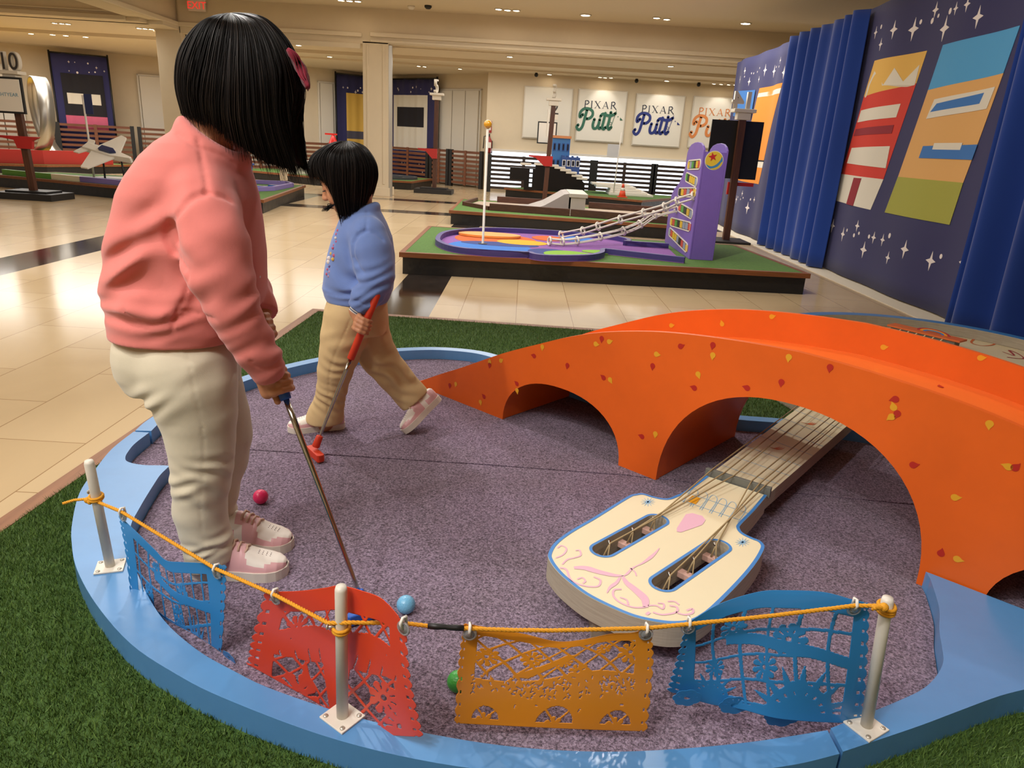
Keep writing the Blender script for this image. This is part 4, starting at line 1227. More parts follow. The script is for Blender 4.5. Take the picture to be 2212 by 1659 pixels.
B.cone(gy(770, 640, 2.50), gy(760, 655, 2.49), .018, .016, .01)
grip_hand(B, hc2, gd2, np.array((-0.88, 0.10, 0.0)), wr2, 0.0195, 0.0125, 0.92, order=-1, thumb=False)
B.chain([(gy(755, 690, 2.37), .06), (gy(722, 800, 2.36), .045), (gy(704, 900, 2.38), .032), (gy(702, 915, 2.385), .03)], .02)
B.chain([(gy(800, 690, 2.47), .06), (gy(830, 790, 2.48), .043), (gy(893, 862, 2.48), .032), (gy(902, 872, 2.48), .03)], .02)
lip2 = HC2 + 0.96 * (HR2[0] * 0.09 + HR2[2] * -0.066)
B.mesh('body', [M_SKIN, M_LIP], g2, lambda c: (np.linalg.norm(c - lip2, axis=1) < 0.013).astype(int))
for q in (-1, 1):
    P = lambda f, l, u: HC2 + 0.96 * (HR2[0] * f + HR2[1] * l + HR2[2] * u)
    em = MB(); em.tube([P(0.0905 - 0.9 * abs(t) ** 2 * 0.012, (0.031 + 0.013 * t) * q, -0.0155 - 0.002 * t * t) for t in np.linspace(-1, 1, 9)], 0.0018, 6)
    em.tube([P(0.094 - 0.9 * abs(t) ** 2 * 0.012, (0.031 + 0.016 * t) * q, 0.013 - 0.003 * t * t) for t in np.linspace(-1, 1, 9)], [0.0006, .0012, .0015, .0016, .0016, .0016, .0015, .0012, .0006], 6)
    keep(em.build('eyelashes', M_LASH), g2)
# sweatshirt
V = Vol((-0.93, 2.14, 0.68), (-0.30, 2.70, 1.12), 0.0042)
V.stack([lev(441, 750, 815, Y2, .052), lev(456, 742, 822, Y2, .075), lev(480, 734, 834, Y2, .098), lev(510, 722, 846, Y2, .108), lev(550, 710, 852, Y2, .112), lev(590, 703, 852, Y2, .114), lev(622, 699, 848, Y2, .115), lev(638, 703, 842, Y2, .110), lev(650, 709, 836, Y2, .106)], .02, 2.2)
arm2 = [pr(795, 508, 2.335, 41), pr(803, 540, 2.318, 42), pr(811, 575, 2.305, 38), pr(814, 600, 2.30, 35), pr(803, 625, 2.29, 31), pr(787, 648, 2.28, 26), pr(780, 656, 2.278, 23), pr(774, 668, 2.275, 21)]
V.chain(arm2, .018)
V.chain([pr(797, 508, 2.505, 41), pr(800, 590, 2.53, 35), pr(770, 640, 2.51, 26), pr(762, 652, 2.49, 22)], .018)
cb = gy(811, 446, 2.42); cf = gy(748, 470, 2.42); cc = (cb + cf) / 2; cr = np.linalg.norm(cf - cb) / 2; ca = (cf - cb) / (2 * cr)
ring = [cc + ca * cr * math.cos(t) + np.array((0, 1, 0)) * 0.053 * math.sin(t) for t in np.linspace(0, 2 * PI, 25)]
for a, b in zip(ring[:-1], ring[1:]): V.cone(a, b, .011, .011, .012)
V.fold(gy(755, 600, 2.31), (0.35, 0, 1), .07, .007, (.09, .08, .07), 0.4)
V.fold(gy(810, 605, 2.28), (-0.3, 0, 1), .035, .006, (.06, .06, .05), 0)
V.fold(gy(790, 640, 2.27), (-0.5, 0, 1), .03, .006, (.05, .05, .04), 1)
V.fold(gy(775, 550, 2.32), (1, 0, .5), .05, .005, (.03, .06, .08), 0)
V.fold(gy(770, 640, 2.33), (0.2, 0, 1), .035, .005, (.09, .08, .03), 0)
V.groove(seam_pts(V, [(793, 455), (792, 480), (790, 499)], 2.1, 2.45), .004, .005)
V.groove(seam_pts(V, [(790, 499), (775, 508), (764, 525), (762, 545), (768, 565), (785, 590)], 2.1, 2.45), .006, .010)
V.groove(seam_pts(V, [(790, 499), (812, 505), (828, 520)], 2.1, 2.45), .005, .006)
V.groove(seam_pts(V, [(772, 650), (780, 655), (797, 660)], 2.1, 2.45), .004, .004)
V.groove(seam_pts(V, [(700, 632), (730, 640), (760, 642)], 2.1, 2.45), .004, .004)
cutcuff(V, gy(773, 670, 2.275), np.array(arm2[-1][0]) - np.array(arm2[-3][0]), .05)
V.mesh('sweatshirt', [M_BLUE], g2)
cp = MB()
for x, y, r, k in ((730, 498, 3, 4), (727, 506, 3, 4), (725, 514, 3, 0), (727, 522, 3, 4), (722, 530, 3, 4), (719, 536, 3, 4), (716, 548, 4, 3), (722, 552, 4, 4), (711, 558, 5, 0), (710, 566, 5, 0), (719, 560, 4, 3), (712, 576, 3, 2), (708, 582, 3, 4), (713, 588, 4, 1), (706, 592, 3, 4), (710, 597, 3, 1)):
    P = surf(V, x, y, 2.15, 2.6); rr = r * dep(P) / FPX
    cp.ball(P, rr, 12, k, (1, .5, 1))
keep(cp.build('chest_print', PRC), g2)
# striped inner cuff
im = MB()
d_ = np.array(arm2[-1][0]) - np.array(arm2[-3][0]); d_ /= np.linalg.norm(d_); a_ = gy(773, 669, 2.275)
for k in range(5): im.tube([a_ + d_ * (0.0035 * k - 0.004), a_ + d_ * (0.0035 * (k + 1) - 0.004)], [0.0275 - 0.0006 * k, 0.0272 - 0.0006 * k], 20, k % 2, cap=False)
o = im.build('inner_cuff', [mat('cuff_white', 'd9d5cf', rough=0.9), mat('cuff_navy', '4d566b', rough=0.9)]); keep(o, g2)
# trousers
Pn = Vol((-0.95, 2.16, 0.24), (-0.15, 2.68, 0.74), 0.004)
Pn.stack([lev(640, 712, 832, Y2, .095), lev(660, 706, 836, Y2, .10), lev(690, 701, 836, Y2, .102), lev(715, 699, 834, Y2, .10)], .02, 2.2)
Pn.chain([pr(752, 690, 2.375, 52), pr(742, 730, 2.365, 47), pr(733, 765, 2.36, 41), pr(724, 800, 2.36, 36), pr(717, 840, 2.365, 31), pr(711, 870, 2.375, 31), pr(704, 895, 2.38, 36), pr(701, 906, 2.383, 39)], .016)
Pn.chain([pr(788, 690, 2.465, 50), pr(797, 730, 2.47, 45), pr(818, 770, 2.475, 40), pr(848, 808, 2.478, 36), pr(872, 836, 2.48, 33), pr(890, 856, 2.48, 33), pr(897, 864, 2.48, 33)], .016)
Pn.fold(gy(725, 790, 2.30), (0.3, 0, 1), .035, .0045, (.045, .06, .04), 0)
Pn.fold(gy(735, 740, 2.30), (-0.5, 0, 1), .045, .004, (.05, .06, .035), 0)
Pn.fold(gy(715, 870, 2.32), (0.5, 0, 1), .03, .005, (.06, .06, .05), 1)
Pn.fold(gy(850, 815, 2.42), (0.6, 0, 1), .045, .0055, (.09, .07, .09), 0)
Pn.fold(gy(800, 740, 2.42), (0.8, 0, 1), .06, .004, (.08, .07, .08), 0)
Pn.groove(seam_pts(Pn, [(757, 690), (742, 725), (722, 770), (712, 810), (710, 860), (708, 895)], 2.1, 2.5), .0035, .004)
cutcuff(Pn, gy(700, 909, 2.383), (0.0, 0, -1), .09); cutcuff(Pn, gy(896, 866, 2.48), np.array(gy(896, 864, 2.48)) - np.array(gy(866, 830, 2.48)), .09)
Pn.mesh('trousers', [M_TAN], g2)
h = np.array((*gz(741, 926, CZ)[:2], CZ)); t = np.array((*gz(619, 936, CZ)[:2], CZ))
h = h + np.array((0, 0.02, 0)); t = t + np.array((0, 0.02, 0))
shoe(g2, 'shoe', h, t, (0, 0, 1), np.linalg.norm(t - h), 0.86, SHM, 0.8)
t = gz(876, 937, CZ); h = gy(951, 862, 2.50); L_ = np.linalg.norm(h - t)
shoe(g2, 'shoe', h, t, (-0.72, -0.12, 0.72), L_, 0.86, SHM, 0.8)
def hl2(x, y, l):
    P = gpl(x, y, HC2 + HR2[1] * l, HR2[1]); return tuple((P - HC2) @ HR2.T)
tab2 = [(0, [hl2(716, 312, 0), hl2(678, 335, 0), hl2(668, 362, 0), hl2(670, 380, 0)]),
        (18, [hl2(716, 312, .03), hl2(682, 338, .03), hl2(672, 362, .036), hl2(676, 380, .036)]),
        (32, [hl2(718, 313, .045), hl2(692, 340, .058), hl2(694, 372, .066), hl2(711, 399, .064)]),
        (46, [hl2(722, 318, .06), hl2(706, 345, .080), hl2(712, 398, .086), hl2(726, 438, .078)]),
        (62, [hl2(728, 322, .068), hl2(716, 350, .090), hl2(722, 412, .094), hl2(735, 470, .078)]),
        (85, [hl2(742, 322, .075), hl2(742, 355, .098), hl2(745, 415, .098), hl2(752, 462, .082)]),
        (115, [hl2(762, 322, .072), hl2(772, 360, .090), hl2(772, 410, .088), hl2(772, 450, .074)]),
        (145, [hl2(778, 320, .048), hl2(800, 360, .058), hl2(800, 400, .056), hl2(790, 440, .048)]),
        (180, [hl2(785, 322, 0), hl2(808, 355, 0), hl2(811, 390, 0), hl2(793, 434, 0)])]
tab2 = tab2 + [(-a, [(f, -l, u) for f, l, u in p]) for a, p in tab2 if 0 < a < 180]
tab2.sort()
hair_mesh('hair', HC2, HR2, tab2, hl2(752, 305, 0), g2, 2200, 24, 0.0012, 9, 0.008)
lk = MB()
for k in range(26):
    e = gy(712 + RNG.normal(0, 2), 446 + RNG.normal(0, 2), 2.40); q = gy(694 + RNG.uniform(0, 18), 452 + RNG.uniform(-2, 6), 2.38)
    s_ = gy(726, 440, 2.36); lk.tube([s_, e, (e + q) / 2 + np.array((0, 0, -.002)), q], [.0012, .0012, .001, .0003], 4, 0, cap=False)
keep(lk.build('hair_lock', M_HAIR), g2)
putter('putter', 'orange-gripped putter held by the smaller girl in blue', GT2, GE2, SE2, (0.62, -0.78, 0), M_ORGRIP, M_ORGRIP, None)
# ================================================================== BIG GUITAR ON THE COURSE
M_CREAM = mat('cream_paint', 'e2d6b4', rough=0.45, var=0.02, vscale=5)
M_SIDE = mat('worn_ply_side', 'b3aa98', rough=0.7, col2='9d9382', vscale=6, stretch=(2, 2, 40))
M_BLUELINE = mat('blue_line_paint', '3d82c8', rough=0.4); M_PINKP = mat('pink_paint', 'e0b0c4', rough=0.5); M_SKYP = mat('sky_blue_paint', '7fb2da', rough=0.5)
M_STRING = mat('tan_string', 'a08a64', rough=0.6); M_GREYP = mat('grey_paint', '6b6b64', rough=0.6); M_ORP = mat('orange_motif_paint', 'd5672f', rough=0.5); M_REDP = mat('red_motif_paint', 'a8323a', rough=0.5)
M_PEG = mat('pale_pink_peg', 'dcb2a4', rough=0.6); M_YEL = mat('amber_paint', 'e4a22a', rough=0.4)
ZG = 0.33
gt_ = thing('giant_guitar', 'giant cream guitar lying under the orange bridge, blue-edged headstock in front', 'guitar', (0, 0, 0))
hp = lambda x, y: R2(gz(x, y, ZG))
out_px = [(1525.8, 1027.8), (1481, 1060), (1460, 1070.4), (1440, 1077), (1415, 1073.5), (1389, 1066), (1371, 1067.6), (1353, 1074), (1282, 1118), (1229, 1148.7), (1197, 1173.6), (1184.4, 1195), (1186, 1209), (1200, 1230), (1222, 1252), (1264, 1284), (1318, 1312), (1371, 1333.6), (1424, 1345), (1462, 1348), (1495, 1344), (1520, 1332), (1549, 1309), (1602, 1255), (1634, 1216), (1650, 1188), (1650, 1177), (1641, 1168), (1623.6, 1161), (1606, 1152), (1598.7, 1143), (1601, 1133), (1630.7, 1102.5), (1657, 1070.5)]
HO = smooth2([hp(*p) for p in out_px], 4)
def slot(a, b, r):
    a = np.array(hp(*a)); b = np.array(hp(*b)); u = (b - a) / np.linalg.norm(b - a); n = np.array([-u[1], u[0]])
    L = []
    for k in range(13):
        t = -PI / 2 + PI * k / 12; L.append(R2(b + (u * math.cos(t) + n * math.sin(t)) * r))
    for k in range(13):
        t = PI / 2 + PI * k / 12; L.append(R2(a + (u * math.cos(t) + n * math.sin(t)) * r))
    return L
S1 = ((1303, 1188), (1418, 1124)); S2 = ((1433, 1260), (1551, 1180))
holes = [slot(*S1, .0265), slot(*S2, .0265)]
head_mb = MB().prism([HO] + holes, ZG - 0.058, ZG, 0, side=1)
eps = ZG + 0.0009
dm = MB(); PZ = lambda x, y: (x, y, eps)
# painted borders: strokes run 4 mm inside the edge
hin = offset_line(HO, -0.005) if True else HO
cen = np.mean(np.array(HO), 0)
def border(loop, w, closed, inward):
    L = offset_line(loop, inward) if not closed else offset_line(loop + [loop[0]], inward)
    dm.stroke(L, w, PZ, 0, n=1)
border(HO, 0.0085, False, -0.0045)
for h in holes: border(h, 0.0075, True, 0.0038)
hw = lambda x, y: hp(1140 + x / 2.8125, 850 + y / 2.8125)
# generic folk painting: pink scrolls, blue stars, window lines, amber tile
for P_, w_ in (([(800, 940), (760, 985), (700, 1030), (640, 1060), (600, 1100), (575, 1110)], [.001, .006, .002, .004, .001]), ([(280, 1060), (350, 1062), (430, 1085), (520, 1105), (575, 1108)], [.006, .012, .009, .003]), ([(575, 1108), (600, 1150), (660, 1200), (710, 1250), (715, 1300)], [.003, .010, .013, .007]),
              ([(240, 1080), (260, 1130), (310, 1160), (380, 1175), (430, 1170), (440, 1135), (400, 1115)], .0035), ([(715, 1300), (640, 1300), (560, 1270), (520, 1230), (525, 1195), (570, 1190)], .0035),
              ([(170, 1000), (215, 980), (235, 945), (205, 925), (180, 940)], .003), ([(210, 1040), (240, 1010), (280, 1000), (320, 985), (315, 955), (290, 955)], .003), ([(300, 1130), (330, 1120), (350, 1140), (335, 1155)], .003),
              ([(730, 1290), (780, 1290), (820, 1310), (825, 1280), (790, 1275)], .003), ([(760, 1330), (820, 1345), (900, 1330), (905, 1300), (860, 1290)], .0035), ([(900, 1330), (950, 1345), (1000, 1335), (1000, 1310), (965, 1320)], .0035), ([(850, 1265), (890, 1265), (920, 1285)], .003), ([(560, 1240), (600, 1255), (610, 1285)], .003),
              ([(480, 1215), (500, 1180), (540, 1150), (560, 1118)], [.001, .006, .003]), ([(620, 1060), (650, 1085), (660, 1110)], .0025), ([(195, 1060), (225, 1065), (240, 1080)], .004), ([(740, 1330), (720, 1345)], .005)):
    dm.stroke([hw(*p) for p in P_], [q * 1.6 for q in w_] if hasattr(w_, '__len__') else w_ * 1.45, PZ, 1)
dm.poly([hw(*p) for p in ((960, 735), (1000, 728), (1060, 745), (1080, 770), (1060, 800), (930, 845), (905, 840), (905, 820))], PZ, 1)
for cx, cy in ((730, 660), (1305, 905)):
    for k in range(6):
        a = PI * k / 6; r = 45
        dm.stroke([hw(cx - r * math.cos(a), cy - r * .6 * math.sin(a)), hw(cx, cy), hw(cx + r * math.cos(a), cy + r * .6 * math.sin(a))], [.0008, .003, .0008], PZ, 2)
for (a, b) in (((960, 600), (1340, 730)), ((930, 650), (1290, 770))):
    dm.stroke([hw(*a), hw(*b)], .0018, PZ, 2, n=1)
for k in range(6):
    x = 985 + 58 * k; y = 600 + 20 * k
    dm.stroke([hw(x - 45, y + 70), hw(x - 5, y + 5), hw(x + 20, y - 20), hw(x + 45, y - 10), hw(x + 45, y + 20), hw(x, y + 85)], .0016, PZ, 2)
dm.poly([hw(*p) for p in ((965, 655), (1000, 622), (1050, 638), (1020, 675))], lambda x, y: (x, y, eps + .0003), 3)
head_mb.merge(dm, 2).build('headstock', [M_CREAM, M_SIDE, M_BLUELINE, M_PINKP, M_SKYP, M_YEL], gt_, bevel=0.002)
# support block, nut, neck
bl = np.array(gz(1330, 1345, 0.27)); MB().box((bl[0] - .05, bl[1] - .00, CZ), (bl[0] + .07, bl[1] + .10, ZG - .058)).build('support_block', mat('raw_block', '8f8371', rough=0.8), gt_)
NL0 = np.array(hp(1527, 1027)); NR0 = np.array(hp(1657, 1068)); nd = np.array([0.62, 0.785]); nd /= np.linalg.norm(nd); nn_ = np.array([nd[1], -nd[0]])
NL1 = np.array([1.136, 2.651]); NR1 = np.array([1.244, 2.464]); uL = (NL1 - NL0); uR = (NR1 - NR0)
NL2 = NL0 + uL * 1.55; NR2 = NR0 + uR * 1.55
neck_mb = MB().prism([[R2(NL0), R2(NR0), R2(NR2), R2(NL2)]], ZG - .05, ZG - .004, 0, side=1)
ncl = (NL0 + NR0) / 2; MB().add(*(lambda a, b: ([(*a, ZG - .01), (*b, ZG - .01), (*(b + nd * .012), ZG - .01), (*(a + nd * .012), ZG - .01), (*a, ZG + .022), (*b, ZG + .022), (*(b + nd * .012), ZG + .022), (*(a + nd * .012), ZG + .022)], [(3, 2, 1, 0), (4, 5, 6, 7), (0, 1, 5, 4), (1, 2, 6, 5), (2, 3, 7, 6), (3, 0, 4, 7)]))(NL0 + (NL0 - NR0) * .04, NR0 - (NL0 - NR0) * .04)).build('nut', M_GREYP, gt_, bevel=0.001)
fm = MB(); nz = lambda x, y: (x, y, ZG - .0032)
for t in (.13, .24, .37, .52, .66, .80, .95):
    fm.stroke([R2(NL0 + uL * t), R2(NR0 + uR * t)], .0022, nz, 0, n=1)
def onneck(t, f): return R2((NL0 + uL * t) * (1 - f) + (NR0 + uR * t) * f)
for t, f in ((.46, .42), (.86, .45)):
    c = np.array(onneck(t, f))
    for k in range(3): fm.stroke([R2(c + np.array([-.03 + .008 * k, .012 - .008 * k])), R2(c + np.array([0, -.012 + .006 * k])), R2(c + np.array([.03 - .006 * k, .006 + .004 * k]))], [.001, .006, .001], nz, 1)
neck_mb.merge(fm, 2).build('neck', [M_CREAM, M_SIDE, M_SKYP, M_ORP], gt_, bevel=0.002)
slot_pt = lambda S, t, o: (lambda a, b: R2(a + (b - a) * t + np.array([-(b - a)[1], (b - a)[0]]) / np.linalg.norm(b - a) * o))(np.array(hp(*S[0])), np.array(hp(*S[1])))
for S in (S1, S2):
    for t in (0.02, 0.48, 0.95):
        a = slot_pt(S, t, -.027); b = slot_pt(S, t, .027)
        MB().bar((*a, ZG - .035), (*b, ZG - .035), .020, .016).build('tuning_peg', M_PEG, gt_, bevel=0.002)
zs = ZG + .024
for f0, f1, S, t in ((.07, .08, S1, .93), (.27, .20, S1, .48), (.43, .33, S1, .05), (.72, .74, S2, .93), (.85, .85, S2, .48), (.94, .94, S2, .05)):
    a = onneck(1.5, f1); n0 = onneck(0.005, f0); e = slot_pt(S, t, .006)
    e0 = slot_pt(S, min(.99, t + .09), .004)
    MB().tube([(*a, ZG + .03), (*onneck(.75, f0 * .5 + f1 * .5), zs + .002), (*n0, zs), (*e0, ZG + .004), (*e, ZG - .026)], .0021, 8).tube([(*e0, ZG + .004), (*slot_pt(S, t - .03, -.012), ZG - .026)], .0018, 6).build('string', M_STRING, gt_)
    MB().tube([(*e0, ZG + .0), (*slot_pt(S, min(1.0, t + .12), .012), ZG + .004)], .004, 8).build('string_clamp', M_CHROME, gt_)
# guitar body with raised blue rim
bc = np.array([1.95, 3.2]); circ = lambda r, n=72, c=bc: [R2(c + r * np.array([math.cos(2 * PI * k / n), math.sin(2 * PI * k / n)])) for k in range(n)]
body_mb = MB().prism([circ(.76)], T + .001, .40, 0, side=1)
MB().prism([circ(.765), circ(.70)], .40, .455, 0, side=1, top=2).build('body_rim', [M_SIDE, M_SIDE, M_BLUELINE], gt_, bevel=0.003)
sa = np.array([1.965, 3.66]); sb = np.array([2.155, 3.405]); sd_ = (sb - sa) / np.linalg.norm(sb - sa); sn = np.array([sd_[1], -sd_[0]])
if sn @ np.array([-.6, -.78]) < 0: sn = -sn
sa3 = lambda t, o, z: (*R2(sa + (sb - sa) * t + sn * o), z)
mb = MB(); q = [sa3(0, 0, .40), sa3(1, 0, .40), sa3(1, -.06, .40), sa3(0, -.06, .40), sa3(0, 0, .452), sa3(1, 0, .452), sa3(1, -.06, .452), sa3(0, -.06, .452)]
mb.add(q, [(3, 2, 1, 0), (4, 5, 6, 7), (0, 1, 5, 4), (1, 2, 6, 5), (2, 3, 7, 6), (3, 0, 4, 7)]); mb.build('saddle', M_GREYP, gt_)
MB().add([sa3(-.05, .01, .453), sa3(1.08, .01, .453), sa3(1.08, -.07, .453), sa3(-.05, -.07, .453), sa3(-.05, .01, .462), sa3(1.08, .01, .462), sa3(1.08, -.07, .462), sa3(-.05, -.07, .462)], [(3, 2, 1, 0), (4, 5, 6, 7), (0, 1, 5, 4), (1, 2, 6, 5), (2, 3, 7, 6), (3, 0, 4, 7)]).build('saddle_cap', M_ORP, gt_)
sm_ = MB()
for k in range(6): sm_.bar(sa3(.12 + .13 * k, .045, .402), sa3(.18 + .13 * k, .004, .455), .005, .005)
sm_.build('saddle_strings', mat('cream_string', 'cfc19a', rough=.6), gt_)
km = MB(); kz = lambda x, y: (x, y, .4012); bxy = lambda x, y: R2(gz(x, y, .40))
km.stroke([bxy(2090, 725), bxy(2108, 728), bxy(2098, 740), bxy(2120, 747), bxy(2145, 745), bxy(2150, 737), bxy(2125, 736)], [.004, .012, .006, .012, .003], kz, 0)
km.stroke([bxy(1895, 690), bxy(1915, 694), bxy(1900, 699), bxy(1918, 703)], [.003, .01, .003], kz, 0)
km.stroke([bxy(2165, 760), bxy(2190, 768), bxy(2180, 757), bxy(2200, 765), bxy(2210, 775), bxy(2175, 772)], [.005, .012, .006, .01], kz, 1)
body_mb.merge(km, 2).build('body_base', [M_CREAM, M_SIDE, M_ORP, M_REDP], gt_)
rm = MB(); rc_ = np.array(gz(2010, 712, .47))
for r, m_ in ((.075, 0), (.06, 1), (.045, 2)):
    rm.stroke([(math.cos(a) * r, math.sin(a) * r) for a in np.linspace(0, PI, 12)], .015, lambda x, y: (*R2(sa + (sb - sa) * (.62 + x * 3.2) - sn * .035), .462 + y * .25), m_, n=1)
rm.build('rainbow_plate', [M_REDP, M_YEL, M_BLUELINE], gt_)

# ================================================================== POSTS, ROPE, PAPER BANNERS
M_POST = mat('white_enamel', 'ddd6ca', rough=0.38, var=0.05, vscale=14)
M_SCREW = mat('screw_steel', 'c9c2b6', rough=0.35, metal=0.6); M_ROPE = mat('yellow_rope', 'dd9a1e', rough=0.75, bump=0.5, bscale=300, bdist=.002)
PB = [np.array((-0.903, 1.404)), np.array((-0.265, 0.998)), np.array((0.688, 1.049))]
PLAB = ['white post on the kerb notch at the left, rope end tied with a loose tail', 'white post standing in front of the red paper banner', 'white post at the right beside the right blue paper banner']
for i, (p, a) in enumerate(zip(PB, (0.35, -0.62, 0.55))):
    t = thing('kerb_post', PLAB[i], 'post', (p[0], p[1], ZK), group='white rope posts on the kerb')
    R_ = Matrix.Rotation(a, 4, 'Z')
    MB().box((-.030, -.027, 0), (.030, .027, .004), 0, R_).build('base_plate', M_POST, t, bevel=.001)
    tilt = ((-.010, -.006), (.003, 0), (-.016, .010))[i]
    MB().tube([(0, 0, .004), (tilt[0] * .98, tilt[1] * .98, .266), (tilt[0], tilt[1], .273)], [.0104, .0104, .0085], 20).build('pole', M_POST, t)
    for sx in (-1, 1):
        for sy in (-1, 1):
            q = R_ @ Vector((.022 * sx, .019 * sy, .004)); k = MB(); k.lathe([(.0048, 0), (.0042, .0016), (1e-6, .0022)], 12, 0, Matrix.Translation(q)); k.bar(q + Vector((-.003, 0, .002)), q + Vector((.003, 0, .002)), .0009, .0008).bar(q + Vector((0, -.003, .002)), q + Vector((0, .003, .002)), .0009, .0008)
            k.build('screw', M_SCREW, t)
    if i < 2: MB().tube([(-.008, -.004, .195), (-.018, -.008, .197)], .0022, 8).lathe([(.0055, 0), (.004, .002), (1e-6, .003)], 12, 0, Matrix.Translation((-.019, -.008, .197)) @ Matrix.Rotation(-PI / 2, 4, 'Y')).build('cleat_screw', M_SCREW, t)
def onplane(i, x, y, off=0.0):
    a, b = PB[i], PB[i + 1]; d = b - a; n = np.array([-d[1], d[0], 0]); n /= np.linalg.norm(n)
    return gpl(x, y, (*a, 0.3), n) + n * off
rope = thing('rope', 'yellow twisted rope strung between the three white posts', 'rope', (PB[1][0], PB[1][1], ZK))
rp = [onplane(0, 205, 1072, -.013), onplane(0, 262, 1105), onplane(0, 465, 1228), onplane(0, 590, 1283), onplane(0, 720, 1338, -.012), onplane(1, 757, 1335, -.012), onplane(1, 870, 1346), onplane(1, 925, 1352)]
rp2 = [onplane(1, 1000, 1357), onplane(1, 1100, 1361), onplane(1, 1200, 1362), onplane(1, 1397, 1357), onplane(1, 1490, 1348), onplane(1, 1660, 1331), onplane(1, 1850, 1308), onplane(1, 1905, 1300, -.012)]
def twist(mb, P, r):
    P = [np.array(p) for p in P]; S = []
    for a, b in zip(P[:-1], P[1:]):
        n = max(2, int(np.linalg.norm(b - a) / .0022))
        S += [a + (b - a) * k / n for k in range(n)]
    S.append(P[-1]); 
    for s in range(3):
        out = []
        for k, q in enumerate(S):
            d = S[min(k + 1, len(S) - 1)] - S[max(k - 1, 0)]; d /= np.linalg.norm(d) + 1e-9; u = np.cross(d, (0, 0, 1)); u /= np.linalg.norm(u) + 1e-9; v_ = np.cross(d, u)
            a = k * .62 + 2.094 * s; out.append(q + (u * math.cos(a) + v_ * math.sin(a)) * r * .5)
        mb.tube(out, r * .62, 5, 0)
mb = MB(); twist(mb, rp, .0036); twist(mb, rp2, .0036)
def loops(c, z, n, R0):
    for k in range(n):
        pts = [(c[0] + R0 * math.cos(a), c[1] + R0 * math.sin(a), z + .005 * k - .0025 * n + .002 * math.sin(a)) for a in np.linspace(0, 2 * PI, 25)]
        mb.tube(pts, .0033, 6)
loops((PB[0][0] - .007, PB[0][1] - .004), .455, 2, .0135); loops(PB[1] + np.array((.002, 0)), .463, 2, .0135); loops((PB[2][0] - .015, PB[2][1] + .009), .524, 3, .0135)
a = onplane(0, 203, 1072, -.016); b = onplane(0, 166, 1077, -.03); twist(mb, [a, (a + b) / 2 + np.array((0, 0, .003)), b], .0032)
c_ = onplane(0, 207, 1074, -.018); mb.ball(c_, .0075, 12); mb.ball(onplane(0, 212, 1078, -.018), .006, 12)
a = onplane(1, 1900, 1301, -.014); b = onplane(1, 1872, 1298, -.02); twist(mb, [a, b], .0045); mb.ball(a, .008, 12)
mb.build('rope_strand', M_ROPE, rope).matrix_parent_inverse = Matrix.Translation(rope.location).inverted()
k = MB().tube([onplane(1, 924, 1352), onplane(1, 945, 1353.5), onplane(1, 962, 1354), onplane(1, 966, 1355), onplane(1, 985, 1356), onplane(1, 1002, 1357)], [.0052, .0056, .0046, .0046, .0054, .005], 10).build('tape_wrap', mat('black_tape', '191818', rough=.45)); keep(k, rope)
k['label'] = 'black tape joining the rope'

